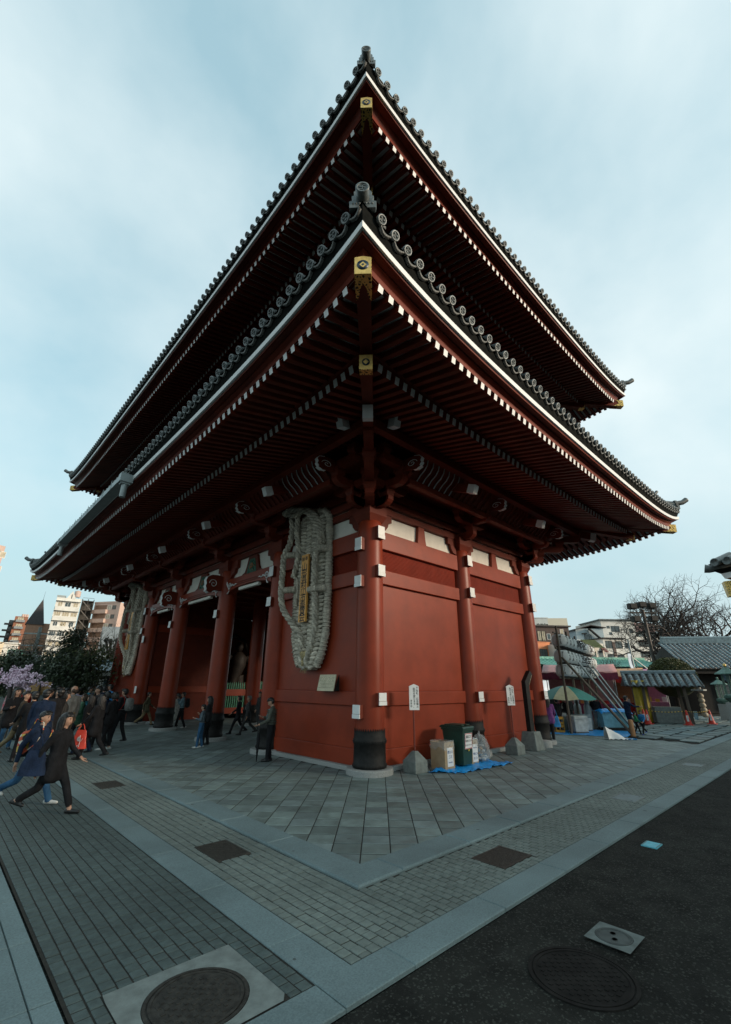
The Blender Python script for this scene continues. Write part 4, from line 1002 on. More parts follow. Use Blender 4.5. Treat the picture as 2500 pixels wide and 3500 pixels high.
    for i in range(16): 
        a=rr.uniform(-.14,.14); m.tube([(-.30,a,2.32),(-.31,a*1.5+rr.uniform(-.05,.05),2.32-rr.uniform(.05,.2))],[.010,.004],4)
    m.obj('toe_knot',[mat('fresh_straw',(.42,.33,.17),rough=.9,var=.3,scale=20,bump=.5,bscale=80)],t)
    if plaque:
        b=thing('name_plaque','long wooden plaque brushed with black characters on the near sandal','plaque',(-.46,y0+.03,0))
        m=MB(); m.box(-.03,-.165,3.50,.03,.165,5.47); o=m.obj('board',[WOOD],b)
        m=MB(); M=frame((-.032,0,5.07),(0,-1,0),(0,0,1)); vtext(m,'山形県村山市奉賛会',M,.285,.182,0)
        vtext(m,'奉納'[:1],frame((-.032,-.075,5.33),(0,-1,0),(0,0,1)),.14,.1,0); vtext(m,'納',frame((-.032,.075,5.33),(0,-1,0),(0,0,1)),.14,.1,0)
        m.obj('inscription',[INK],o)
    else:
        b=thing('name_plaque','wooden name plaque on the far sandal','plaque',(-.46,y0+.03,0))
        m=MB(); m.box(-.03,-.165,3.50,.03,.165,5.47); o=m.obj('board',[WOOD],b)
        m=MB(); vtext(m,'山形県村山市奉賛会',frame((-.032,0,5.06),(0,-1,0),(0,0,1)),.21,.178,0); m.obj('inscription',[INK],o)
sandal(2.26,'giant weathered straw sandal with twisted ropes hung beside the corner column')
sandal(18.2,'giant straw sandal hung at the far left end of the gate',False)
# slanted notice board on the wall
t=thing('notice_board','cream notice board with fine print propped slanting on the red wall','notice',(-.17,1.30,1.70))
m=MB(); m.prism([(0,0),(-.20,0),(.0,.0)],0,0); 
M=frame((-.30,-.32+.30,.02),(0,-1,0),(.20,0,.98))
m=MB(); m.box(-.33,0,-.012,.33,.40,.012,M=frame((-.16,0,.0),(0,-1,0),(.22,0,.975))); bd=m.obj('board',[mat('aged_board',(.55,.49,.34),var=.08,scale=6)],t)
m=MB(); rr=random.Random(2)
for i in range(9):
    w=rr.uniform(.45,.58); z=.36-i*.036
    for k in range(14):
        if rr.random()<.85: m.box(-.29+k*.042,z,.013,-.29+k*.042+.03*rr.uniform(.6,1),z+.012,.0145,M=frame((-.16,0,.0),(0,-1,0),(.22,0,.975)))
tag(m.obj('fine_print',[INK],t) if False else m.obj('fine_print',[mat('brown_ink',(.12,.09,.06))],bd),kind='stuff')
m=MB(); m.prism([(-.14,0),(0,0),(0,.40)],-.36,-.34,ax=1); m.obj('bracket',[BLACK],t); m=MB(); m.prism([(-.14,0),(0,0),(0,.40)],.34,.36,ax=1); m.obj('bracket',[BLACK],t)
# white paper notices on an inner column
for y,z,x,lb in ((16.4,3.9,-.35,'blank white sheet pasted high on the fifth column of the gate'),(16.2,1.55,-.33,'small white notice pasted low on the fifth column of the gate')):
    m=MB(); m.box(-.006,-.13,-.16,.006,.13,.16); tag(m.obj('paper_notice',[WHITE],None,(x,y-.25,z)),lb,'notice')

# ------------------------------------------------------------------ things along the short wall
CARD=mat('cardboard',(.36,.26,.15),rough=.85,var=.1,scale=6,bump=.1)
PLASTIC=mat('clear_plastic',(.80,.84,.84),rough=.12,var=.05)
def _pl():
    b=PLASTIC.node_tree.nodes['Principled BSDF']; b.inputs['Transmission Weight'].default_value=.55; b.inputs['Alpha'].default_value=.42; b.inputs['IOR'].default_value=1.2
_pl()
def wrinkle(p,k,amp,seed=0):
    return amp*(math.sin(p[0]*k+seed)*math.sin(p[1]*k*1.3+seed*2)+.6*math.sin((p[0]+p[1])*k*2.1+p[2]*k*1.7+seed))
def sign_post(loc,label):
    t=thing('notice_post',label,'sign',loc,R(-3)); 
    m=MB(); h=.235; w=.20
    vs=[(-w,-w,0),(w,-w,0),(w,w,0),(-w,w,0),(-w*1.02,-w*1.02,h),(w*1.02,-w*1.02,h),(w*1.02,w*1.02,h),(-w*1.02,w*1.02,h),(-.05,-.05,h+.20),(.05,-.05,h+.20),(.05,.05,h+.20),(-.05,.05,h+.20)]
    m.add(vs,[(3,2,1,0),(0,1,5,4),(1,2,6,5),(2,3,7,6),(3,0,4,7),(4,5,9,8),(5,6,10,9),(6,7,11,10),(7,4,8,11),(8,9,10,11)]); o=m.obj('concrete_foot',[CONC],t); bv=o.modifiers.new('b','BEVEL'); bv.width=.012; bv.segments=2
    m=MB(); m.lathe([(.020,.41),(.020,1.4)],10); m.obj('pole',[mat('rust_red_pole',(.17,.03,.018),rough=.5)],t)
    z0=1.30; M=frame((0,-.03,0),(.9,-.42,0),(0,0,1))
    m=MB(); m.prism([(-.125,z0),(.125,z0),(.125,z0+.53),(0,z0+.58),(-.125,z0+.53)],-.012,.012,ax=2,M=M); b=m.obj('board',[WHITE],t)
    m=MB(); M2=M@Matrix.Translation((0,0,.014)); vtext(m,'千社札・広告等の',M2@Matrix.Translation((.078,z0+.485,0)),.060,.060,0); vtext(m,'貼付を禁じます。',M2@Matrix.Translation((.0,z0+.465,0)),.060,.056,0); vtext(m,'浅草寺',M2@Matrix.Translation((-.082,z0+.20,0)),.05,.06,0)
    m.obj('lettering',[INK],b)
sign_post((.88,-.60,0),'white lettered notice on a thin pole left of the green bin')
sign_post((5.20,-.72,0),'white lettered notice on a thin pole right of the rubbish heap')
# black sloping-headed guide post
t=thing('guide_post','black post with a sloping lettered head on a tall concrete foot','guide post',(6.45,-.62,0))
m=MB(); m.box(-.28,-.28,0,.28,.28,.52,taper=.74); o=m.obj('concrete_foot',[CONC],t); bv=o.modifiers.new('b','BEVEL'); bv.width=.015
m=MB(); m.box(-.12,-.07,.52,.12,.07,1.84); m.prism([(-.12,1.84),(.12,1.84),(.42,2.20),(.28,2.32),(-.12,1.98)],-.07,.07,ax=1); m.obj('post',[BLACK],t)
m=MB(); M=frame((.24,-.075,2.06),(.62,0,.78),(-.78,0,.62)); m.text('SENSOJI TEMPLE GUIDE',M@Matrix.Translation((-.02,-.02,0)),.036,0); m.obj('lettering',[mat('gold_ink',(.5,.42,.25))],t)
# second, low round stone behind it
m=MB(); m.lathe([(.25,0),(.25,.16),(.22,.20),(0,.20)],18); tag(m.obj('round_stone',[STONE],None,(7.35,-.55,0)),'low round stone stub beside the black guide post','stone')
# green wheeled bin
GBIN=mat('green_bin_plastic',(.008,.045,.032),rough=.42,var=.12,scale=5)
t=thing('wheeled_bin','dark green wheeled rubbish bin with a white notice on its front','bin',(2.36,-.74,0),R(4)); t.scale=(.9,.9,.92)
m=MB(); vs=[(-.22,-.30,.06),(.22,-.30,.06),(.22,.22,.06),(-.22,.22,.06),(-.27,-.36,.90),(.27,-.36,.90),(.27,.30,.90),(-.27,.30,.90)]
m.add(vs,[(3,2,1,0),(0,1,5,4),(1,2,6,5),(2,3,7,6),(3,0,4,7)]); m.box(-.29,-.38,.88,.29,.33,.93); o=m.obj('body',[GBIN],t)
m=MB(); m.prism([(-.40,.935),(-.38,.97),(-.10,1.00),(.30,1.00),(.36,.97),(.36,.935)],-.30,.30,ax=0); m.box(-.22,-.30,1.0,-.05,.25,1.02); m.box(.05,-.30,1.0,.22,.25,1.02); m.obj('lid',[GBIN],t)
m=MB(); m.tube([(-.26,.38,.95),(.26,.38,.95)],.018,8); m.obj('handle',[GBIN],t)
for sg in (-1,1):
    m=MB(); m.lathe([(.10,-.025),(.10,.025)],16,M=Matrix.Translation((sg*.22,.22,.10))@Matrix.Rotation(PI/2,4,'Y')); m.obj('wheel',[BLACK],t)
M=frame((.02,-.352,.62),(1,0,0),(0,-.07,1)); m=MB(); m.box(-.19,-.19,-.004,.19,.19,.004,M=M); nt_=m.obj('notice',[WHITE],t)
m=MB()
for a in ((-.185,-.185,.185,-.17),(-.185,.17,.185,.185),(-.185,-.17,-.17,.17),(.17,-.17,.185,.17)): m.box(a[0],a[1],.004,a[2],a[3],.006,M=M)
m.obj('red_border',[mat('sign_red',(.5,.05,.06))],nt_)
m=MB(); M2=M@Matrix.Translation((0,0,.006)); m.text('家庭ゴミ',M2@Matrix.Translation((0,.10,0)),.078,0); m.text('事業系ゴミは',M2@Matrix.Translation((0,0,0)),.056,0); m.text('捨てないで下さい',M2@Matrix.Translation((0,-.10,0)),.042,0); m.obj('lettering',[INK],nt_)
m=MB(); m.box(-.02,-.36,.38,.03,-.345,.42); m.obj('yellow_tag',[mat('tag_yellow',(.7,.45,.05))],t)
def carton(loc,rz,w,d,h,label,texts,face):
    t=thing('cardboard_box',label,'cardboard box',loc,rz); e=.008
    m=MB(); m.box(-w,-d,0,w,d,e); m.box(-w,-d,e,w,-d+e,h); m.box(-w,d-e,e,w,d,h); m.box(-w,-d+e,e,-w+e,d-e,h); m.box(w-e,-d+e,e,w,d-e,h); m.obj('carton',[CARD],t)
    M=frame((0.02,-d-.004,h*.45),(1,0,0),(0,0,1)) if face=='y' else frame((-w-.004,0,h*.45),(0,-1,0),(0,0,1))
    m=MB(); m.box(-.115,-.20,-.002,.115,.20,.002,M=M); p=m.obj('paper_label',[WHITE],t)
    m=MB(); 
    for s_,z,sz in texts: m.text(s_,M@Matrix.Translation((0,z,.004)),sz,0)
    m.obj('lettering',[mat('blue_ink',(.03,.09,.25))],p)
    # plastic bag liner folded over the rim
    m=MB(); n=48
    def fn(i,j):
        a=2*PI*i; cx,cy=math.cos(a),math.sin(a); q=max(abs(cx)/ (w+.012),abs(cy)/(d+.012)); x,y=cx/q,cy/q
        z=h+.03-.34*h*max(0,j-.15)*(1.0+.25*math.sin(a*5)); k=1+.05*j+.03*math.sin(a*9+j*6)*j; 
        return Vector((x*k,y*k,z))
    m.grid(fn,n,7,0,True); m.obj('bag_liner',[PLASTIC],t)
carton((1.76,-.72,0),R(0),.19,.21,.58,'open cardboard box lined with a clear bag left of the green bin',(('燃える',.10,.07),('ゴミ',0,.08),('Burnable',-.11,.045)),'y')
carton((2.86,-.72,0),R(0),.155,.18,.56,'narrow bag-lined cardboard box right of the green bin',(('Trash here',.12,.04),('可燃ごみ',-.02,.055),('生ごみ',-.12,.055)),'y')
# knotted rubbish bag
t=thing('rubbish_bag','knotted clear plastic bag full of crumpled rubbish','rubbish bag',(3.28,-.78,0))
m=MB(); rr=random.Random(8)
def fn(i,j):
    a=2*PI*i; z=.02+.62*j; r_=.27*math.sin(PI*min(1,.12+.80*j))**.7*(1-.35*j)+.02; r_*=1+.10*math.sin(a*5+j*7)+.06*math.sin(a*11-j*9)
    return Vector((r_*math.cos(a)*1.1,r_*math.sin(a),z))
m.grid(fn,32,14,0,True); m.tube([(0,0,.60),(.02,0,.66),(.06,.02,.72)],[.03,.035,.01],7); m.obj('bag',[PLASTIC],t)
m=MB()
for k in range(26): 
    a,q=rr.uniform(0,2*PI),rr.uniform(0,.16); m.ball((q*math.cos(a),q*math.sin(a),.06+rr.uniform(0,.34)),(rr.uniform(.03,.08),rr.uniform(.03,.08),rr.uniform(.02,.06)),6,4,rr.randrange(4),smooth=False)
tag(m.obj('crumpled_rubbish',[mat('litter_white',(.6,.6,.57)),mat('litter_brown',(.25,.16,.08)),mat('litter_blue',(.05,.15,.25)),mat('litter_dark',(.05,.05,.05))],t),kind='stuff')
# blue tarpaulin sheet under them
TARP=mat('blue_tarpaulin',(.015,.33,.80),rough=.33,var=.14,scale=7,bump=.15,bscale=30)
def tarp(poly,label,amp=.035,n=46,seed=1,z=.004):
    """crumpled sheet over the quadrilateral poly"""
    t=[Vector((*p,0)) for p in poly]; m=MB()
    def fn(i,j):
        p=t[0].lerp(t[1],i).lerp(t[3].lerp(t[2],i),j); e=min(i,1-i,j,1-j)
        f=1.0 if e>.0 else 1; w=amp*(.5+.5*math.sin(p.x*9+seed)*math.sin(p.y*8.3+seed*2)+.35*math.sin(p.x*21+p.y*17)+.25*math.sin(p.x*33-p.y*29+seed))
        ed=.045*(math.sin(i*23+seed)+.6*math.sin(i*51)+.5*math.sin(j*31)); p2=p+Vector((ed*(.4 if j in(0,1) else .1),ed*(1 if j in (0,1) else .2),0))
        p2.z=z+max(0,w)*(1.0 if e<.12 else .55); return p2
    m.grid(fn,n,int(n*.6),0,True); o=m.obj('tarpaulin',[TARP]); o.modifiers.new('s','SOLIDIFY').thickness=.002
    return tag(o,label,'tarpaulin')
tarp([(1.02,-.85),(1.62,-1.42),(3.62,-1.50),(3.35,-.45)],'crumpled bright blue sheet under the bin and boxes',.05)
# ------------------------------------------------------------------ people
def fabric(name,col,**k):
    return mat('cloth_'+name,col,rough=.9,var=.20,scale=7,bump=.9,bscale=13,spec=.2,**k)
SKIN=mat('skin',(.42,.24,.165),rough=.55,var=.06,scale=8,spec=.35)
HAIRB=mat('black_hair',(.010,.009,.009),rough=.42,var=.3,scale=40,stretch=(1,1,.15),bump=.5,bscale=60)
HAIRG=mat('grey_hair',(.22,.22,.21),rough=.6,var=.3,scale=40,bump=.4,bscale=60)
EYE=mat('eye_dark',(.012,.010,.010),rough=.3); LIP=mat('lips',(.30,.12,.10),rough=.5)
BLK=fabric('black',(.014,.014,.016)); NAVY=fabric('navy',(.015,.026,.055)); JEAN=fabric('denim',(.035,.10,.19)); KHAKI=fabric('khaki',(.20,.15,.085)); BROWN=fabric('brown',(.06,.045,.032))
GREY=fabric('grey',(.20,.20,.19)); OLIVE=fabric('olive',(.085,.075,.045)); GREEN=fabric('green_camouflage',(.05,.11,.065),col2=(.015,.05,.03)); TEAL=fabric('teal',(.02,.14,.18)); PURPLE=fabric('purple',(.17,.06,.20)); CREAM=fabric('cream',(.48,.46,.42)); LBLUE=fabric('pale_blue',(.20,.31,.36)); RED_C=fabric('red',(.42,.03,.025)); BLUE_C=fabric('blue',(.03,.19,.42)); LGREEN=fabric('leaf_green',(.05,.26,.11)); LILAC=fabric('lilac',(.34,.30,.40)); DGREY=fabric('dark_grey',(.05,.05,.05)); PUFF=fabric('puffer_olive',(.085,.088,.072)); KIM=fabric('kimono',(.45,.10,.12),col2=(.6,.5,.5))
SHOE=mat('black_leather',(.012,.012,.012),rough=.4); SNEAK=mat('sneaker_white',(.55,.55,.52),rough=.6)
def hand_mesh():
    m=MB(); m.ball((.0,0,-.045),(.016,.040,.050),8,6)
    for i,(y,l) in enumerate(((-.030,.070),(-.010,.080),(.011,.075),(.030,.058))):
        m.tube([(0,y,-.075),(.006,y*1.08,-.075-l*.5),(.024,y*1.1,-.075-l)],[.0095,.0088,.0065],6)
    m.tube([(.004,-.034,-.030),(.016,-.056,-.060),(.026,-.058,-.090)],[.012,.0105,.0075],6)
    m.tube([(0,0,.03),(0,0,-.03)],[.026,.028],8)
    return m.mesh('hand',[SKIN])
HAND=hand_mesh()
_pcount=[0]
def person(fpx,head_py,img_dir,label,top,legs,shoes=SHOE,hair='short',haircol=None,stride=.35,arms=('down','down'),coat=None,look=(0,0),H=None,bare_ankle=False,build=1.0,voxel=.021,lean=0.0,group=None,hood=False,glasses=False,sleeves=None,loc=None,inner=None):
    """fpx: where the feet stand; head_py: row of the crown; img_dir: heading in degrees (0 = to the right in the view, 90 = away)"""
    p=gp(*fpx) if loc is None else Vector((*loc,0))
    if H is None:
        lo,hi=.6,2.2
        for _ in range(30):
            mid=(lo+hi)/2; d=Vector((p.x,p.y,mid))-Vector(CAMP); py=1750-FPX*d.dot(CU)/d.dot(CF)
            if py>head_py: lo=mid
            else: hi=mid
        H=mid
    s=H/1.70; rz=math.atan2(CR.y,CR.x)+R(img_dir)
    root=thing('person',label,'person',(p.x,p.y,0),rz,group)
    sl=sleeves or top
    mats=[SKIN,top,legs,shoes,sl,inner or top]
    prims=[]   # (a,b,ra,rb,tag,(sx,sy))
    def cap(a,b,ra,rb,tg): prims.append((Vector(a),Vector(b),ra,rb,tg))
    rr=random.Random(_pcount[0]); _pcount[0]+=1
    # legs
    hipz=.90
    feet=[]
    for sd,ang in ((1,stride),(-1,-stride)):
        hip=Vector((0,sd*.088,hipz)); ka=ang*.9+ (.10 if ang<0 else .03); kn=hip+Vector((math.sin(ka),0,-math.cos(ka)))*.42
        sa=ang*.75-(abs(ang)*1.1 if ang<0 else 0.02); an=kn+Vector((math.sin(sa),0,-math.cos(sa)))*.40
        feet.append((hip,kn,an,ang,sd))
    drop=min(f[2].z for f in feet)-.075
    for hip,kn,an,ang,sd in feet:
        for v in (hip,kn,an): v.z-=drop
        cap(hip,kn,.098*build,.068,2); 
        if bare_ankle: cap(kn,kn.lerp(an,.80),.068,.058,2); cap(kn.lerp(an,.8),an,.038,.036,0)
        else: cap(kn,an,.066,.056,2)
        up=.0 if ang>=0 else min(.5,abs(ang)*.9)
        heel=an+Vector((-.05,0,-.035+up*.08)); toe=an+Vector((.16,sd*.012,-.045-up*.02))
        if toe.z<.028: toe.z=.028
        if heel.z<.034: heel.z=.034
        cap(heel,toe,.042,.032,3)
    z0=-drop
    T=lambda x,y,z:Vector((x+lean*max(0,z-.9),y,z+z0))
    # torso
    cap(T(0,-.065,.93),T(0,.065,.93),.115*build,.115*build,2 if coat is None else 1)
    for y in (-.06,.06): cap(T(0,y,1.02),T(.01,y,1.28),.108*build,.125*build,1)
    cap(T(0,-.13,1.36),T(0,.13,1.36),.080*build,.080*build,1)
    if coat:
        for y in (-.085,.085): cap(T(0,y,1.0),T(0,y*1.25,coat),.115*build,.125*build,1)
        cap(T(0,0,1.0),T(.0,0,coat),.12*build,.14*build,1)
    cap(T(.0,0,1.42),T(.012,0,1.50),.055,.052,0); cap(T(-.01,0,1.40),T(0,0,1.435),.085,.062,1)
    if inner is not None: cap(T(.11,0,1.16),T(.085,0,1.36),.055,.035,5)
    # arms
    wr=[]
    for sd,pose in ((1,arms[0]),(-1,arms[1])):
        sh=T(0,sd*.185*build,1.37)
        if pose=='down': el=sh+Vector((-.02,sd*.05,-.28)); wt=el+Vector((.06,sd*.005,-.24))
        elif pose=='fwd': el=sh+Vector((.10,sd*.05,-.26)); wt=el+Vector((.18,-sd*.02,-.14))
        elif pose=='back': el=sh+Vector((-.14,sd*.05,-.25)); wt=el+Vector((-.02,sd*.0,-.25))
        elif pose=='phone': el=sh+Vector((.02,sd*.05,-.27)); wt=el+Vector((.22,-sd*.09,.05))
        elif pose=='cane': el=sh+Vector((.06,sd*.05,-.27)); wt=el+Vector((.22,sd*.03,-.10))
        elif pose=='camera': el=sh+Vector((.10,sd*.06,-.20)); wt=el+Vector((.13,-sd*.10,.22))
        elif pose=='out': el=sh+Vector((.16,sd*.12,-.14)); wt=el+Vector((.22,sd*.05,.0))
        elif pose=='strap': el=sh+Vector((-.02,sd*.08,-.26)); wt=el+Vector((.15,-sd*.08,.16))
        cap(sh,el,.062*build,.050,4); cap(el,wt,.050,.040,4); wr.append((el,wt,sd))
    # head
    nk=T(.012,0,1.50); yaw,pit=look
    Hm=Matrix.Translation(nk)@Matrix.Rotation(R(yaw),4,'Z')@Matrix.Rotation(R(-pit),4,'Y')
    cap(Hm@Vector((.012,0,.085)),Hm@Vector((.008,0,.125)),.085,.088,0); cap(Hm@Vector((.045,0,.04)),Hm@Vector((.05,0,.06)),.050,.056,0)
    cap(Hm@Vector((.098,0,.070)),Hm@Vector((.086,0,.100)),.016,.010,0)
    for sd in (-1,1): cap(Hm@Vector((-.005,sd*.082,.07)),Hm@Vector((-.01,sd*.084,.105)),.014,.017,0)
    m=MB()
    for a,b,ra,rb,tg in prims:
        d=b-a; L_=d.length
        if L_<1e-4: m.ball(a,ra,10,6); continue
        d.normalize(); pts=[a-d*ra*.92,a-d*ra*.55,a,a.lerp(b,.5),b,b+d*rb*.55,b+d*rb*.92]
        m.tube(pts,[ra*.38,ra*.83,ra,(ra+rb)/2,rb,rb*.83,rb*.38],10)
    me=m.mesh('tmp',[SKIN]); o=bpy.data.objects.new('tmp',me); COL.objects.link(o)
    md=o.modifiers.new('r','REMESH'); md.mode='VOXEL'; md.voxel_size=voxel; md.use_smooth_shade=True
    sm=o.modifiers.new('s','SMOOTH'); sm.iterations=2; sm.factor=.5
    dg=bpy.context.evaluated_depsgraph_get(); body=bpy.data.meshes.new_from_object(o.evaluated_get(dg)); bpy.data.objects.remove(o); bpy.data.meshes.remove(me)
    body.materials.clear()
    for q in mats: body.materials.append(q)
    n=len(body.polygons); c=np.empty(n*3); body.polygons.foreach_get('center',c); c=c.reshape(-1,3)
    best=np.full(n,9.); idx=np.zeros(n,int)
    for a,b,ra,rb,tg in prims:
        a_=np.array(a); d_=np.array(b-a); t=np.clip(((c-a_)@d_)/max(1e-9,d_@d_),0,1)
        dist=np.linalg.norm(c-a_-t[:,None]*d_,axis=1)-(ra+(rb-ra)*t)
        k=dist<best; best[k]=dist[k]; idx[k]=tg
    body.polygons.foreach_set('material_index',idx); body.polygons.foreach_set('use_smooth',np.ones(n,bool))
    S=Matrix.Diagonal((s,s,s,1))
    bo=mk('body',body,root,M=S)
    for el,wt,sd in wr:
        d=(wt-el).normalized(); z=-d; x=Vector((1,0,0)) if abs(z.x)<.8 else Vector((0,0,1)); x=(x-z*x.dot(z)).normalized(); y=z.cross(x)
        if sd<0: pass
        w2=wt+d*.03
        mk('hand',HAND,root,M=S@Matrix(((x.x,y.x*-sd,z.x,w2.x),(x.y,y.y*-sd,z.y,w2.y),(x.z,y.z*-sd,z.z,w2.z),(0,0,0,1))))
    # face
    m=MB()
    for sd in (-1,1):
        m.ball(Hm@Vector((.090,sd*.033,.098)),(.008,.015,.007),6,4,0); m.tube([Hm@Vector((.094,sd*.018,.118)),Hm@Vector((.090,sd*.048,.118))],.004,4,0)
    m.tube([Hm@Vector((.093,-.022,.040)),Hm@Vector((.098,0,.041)),Hm@Vector((.093,.022,.040))],.0055,4,1)
    if glasses:
        for sd in (-1,1):
            m.tube([Hm@Vector((.104,sd*.034+.022*math.cos(a),.098+.017*math.sin(a))) for a in (2*PI*q/8 for q in range(9))],.0028,4,0,caps=False); m.tube([Hm@Vector((.10,sd*.056,.10)),Hm@Vector((0,sd*.086,.10))],.0025,4,0)
    mk('face',m.mesh('face',[EYE,LIP]),root,M=S)
    hc=haircol or HAIRB
    if hair:
        m=MB(); 
        if hair=='bald':
            for sd in (-1,1): m.ball(Hm@Vector((-.035,sd*.055,.095)),(.060,.036,.055),10,7)
            m.ball(Hm@Vector((-.062,0,.09)),(.036,.06,.06),10,7)
        else:
            m.ball(Hm@Vector((-.018,0,.132)),(.098,.096,.088),14,9); m.ball(Hm@Vector((-.045,0,.085)),(.064,.088,.085),12,8)
            for q in range(7):     # fringe
                a=-1.1+2.2*q/6; m.tube([Hm@Vector((.02,0.06*math.sin(a),.205)),Hm@Vector((.078*math.cos(a*.6),.086*math.sin(a),.170)),Hm@Vector((.086*math.cos(a*.8)+.004,.094*math.sin(a),.132+.01*rr.random()))],[.022,.024,.010],6)
            if hair in('long','bob'):
                e=-.22 if hair=='long' else -.02
                for q in range(11):
                    a=R(75+210*q/10); m.tube([Hm@Vector((.085*math.cos(a)-.012,.088*math.sin(a),.13)),Hm@Vector((.092*math.cos(a)-.018,.098*math.sin(a),.04)),Hm@Vector((.088*math.cos(a)-.03,.098*math.sin(a),e+.03*rr.random()))],[.034,.036,.018],6)
        if hood: m.ball(Hm@Vector((-.03,0,.11)),(.115,.115,.13),12,8)
        mk('hair' if not hood else 'hood',m.mesh('hair',[hc]),root,M=S)
    root['s']=s; root['rzv']=rz
    return root,[ (Matrix.Translation(root.location)@Matrix.Rotation(rz,4,'Z')@S)@Vector(w[1]) for w in wr]
def back_pack(per,matb,label,z=1.18,h=.44,front=False,trim=None,rot=0,w=.32):
    r=per[0]; s=r['s']; rz=r['rzv']; sg=1 if front else -1
    t=thing('backpack',label,'backpack',(r.location.x,r.location.y,0),rz)
    m=MB(); 
    def fn(i,j):
        a=2*PI*i; q=PI*j; e=.55
        f=lambda v:math.copysign(abs(v)**e,v)
        return Vector((sg*(.235*s)+ .095*s*f(math.sin(q))*f(math.cos(a)),w/2*s*f(math.sin(q))*f(math.sin(a)),z*s+h/2*s*f(math.cos(q))))
    m.grid(fn,16,12,0,True); m.obj('pack',[matb],t)
    m=MB(); m.ball((sg*.325*s,0,(z-.09)*s),(.035*s,w*.36*s,.10*s),10,7); m.obj('pocket',[trim or matb],t)
    for sd in (-1,1):
        m=MB(); x0=.14*s; y=sd*.11*s
        m.tube([(sg*.17*s,y,(z+.18)*s),(sg*.06*s,y,1.465*s),(-sg*.10*s,y*1.1,1.40*s),(-sg*.135*s,y*1.15,1.22*s),(-sg*.05*s,y*1.6,1.02*s),(sg*.16*s,y*1.2,(z-.16)*s)],.016*s,6,flat=.5); m.obj('strap',[trim or matb],t)
    return t
def tote(hand,matb,label,h=.40,w=.32,drop=.16,name='shopping_bag',rz=None,d=.10,txt=None):
    t=thing(name,label,'bag',(hand.x,hand.y,hand.z-drop-h),rz if rz is not None else math.atan2(CR.y,CR.x))
    m=MB()
    def fn(i,j):
        a=2*PI*i; f=lambda v,e=.6:math.copysign(abs(v)**e,v); k=.55+.45*(1-j)**.6; wob=1+.05*math.sin(a*3+j*9)
        return Vector((w/2*k*f(math.cos(a))*wob,d/2*(1.2-j)*f(math.sin(a))*wob,h*j))
    m.grid(fn,20,8,0,True); m.add([fn(i/20,0) for i in range(20)],[tuple(range(19,-1,-1))]); m.obj('sack',[matb],t)
    m=MB(); m.tube([(-w*.22,0,h*.98),(-w*.10,0,h+drop*.8),(0,0,h+drop+.02),(w*.10,0,h+drop*.8),(w*.22,0,h*.98)],.011,6); m.obj('handles',[matb],t)
    if txt: 
        m=MB(); F=frame((0,-d*.60,h*.22),(1,0,0),(0,0,1)); 
        for k,tx in enumerate(txt): m.text(tx,F@Matrix.Translation((-w*.1,-.02-.03*k,.004)),.036,0)
        m.tube([(w*.10,-d*.60,h*.10),(w*.12,-d*.58,h*.4),(w*.06,-d*.5,h*.72)],.006,5); m.tube([(w*.12,-d*.58,h*.36),(w*.26,-d*.5,h*.55)],.005,5); m.tube([(w*.11,-d*.57,h*.45),(-.02*w,-d*.5,h*.66)],.005,5); m.lathe([(.05,0),(.044,.0)],14,M=F@Matrix.Translation((w*.04,h*.30,.01)))
        m.obj('printed_tree',[WHITE],t)
    return t
pp=person
a=pp((78,2752),2412,-2,'walker in navy jacket and rolled blue jeans beside the woman in black','' or NAVY,JEAN,SNEAK,stride=.62,arms=('fwd','back'),voxel=.017)
FLORAL=mat('floral_cloth',(.02,.018,.018),var=0,scale=1)
def _flo():
    nt=FLORAL.node_tree; N,Lk=nt.nodes,nt.links; b=N['Principled BSDF']; tc=N.new('ShaderNodeTexCoord'); v=N.new('ShaderNodeTexVoronoi'); v.inputs['Scale'].default_value=16; Lk.new(tc.outputs['Object'],v.inputs['Vector'])
    r=N.new('ShaderNodeValToRGB'); r.color_ramp.interpolation='CONSTANT'; el=r.color_ramp.elements
    el[0].color=(.015,.013,.015,1); el[1].position=.30; el[1].color=(.50,.09,.04,1)
    for p_,c_ in ((.48,(.55,.36,.07,1)),(.66,(.55,.50,.42,1)),(.80,(.02,.02,.02,1))): e=el.new(p_); e.color=c_
    sp=N.new('ShaderNodeSeparateColor'); Lk.new(v.outputs['Color'],sp.inputs[0]); Lk.new(sp.outputs['Red'],r.inputs['Fac']); Lk.new(r.outputs['Color'],b.inputs['Base Color']); b.inputs['Roughness'].default_value=.8
_flo()
back_pack(a,FLORAL,'floral patterned backpack worn by the walker in blue jeans',z=1.02,h=.46)
wb=pp((150,2786),2420,0,'woman in long black coat and cropped black trousers striding right',BLK,BLK,SHOE,hair='long',stride=.56,arms=('fwd','back'),coat=.70,bare_ankle=True,voxel=.017)
tote(wb[1][1]+Vector((-.05,.05,.42)),NAVY,'navy shoulder bag between the two foreground walkers',h=.34,w=.40,drop=.20,name='shoulder_bag',d=.16)
pp((36,2582),2358,25,'man in brown jacket and khaki trousers at the left edge',BROWN,KHAKI,mat('brown_leather',(.10,.06,.03),rough=.5),stride=.42,arms=('fwd','down'),look=(-30,5),coat=.78,inner=LBLUE)
pp((8,2560),2352,-40,'woman with dark hair and dark coat at the far left edge',BLK,JEAN,hair='long',arms=('fwd','phone'),stride=.2,look=(20,10),coat=.7)
pp((98,2620),2356,95,'man seen from behind in a dark navy hooded jacket',NAVY,BLK,arms=('down','down'),stride=.15,coat=.80,build=1.12)
pp((146,2600),2350,170,'man in black jacket tilting his head up in profile',BLK,DGREY,arms=('down','fwd'),stride=.2,look=(0,25),build=1.1,coat=.78)
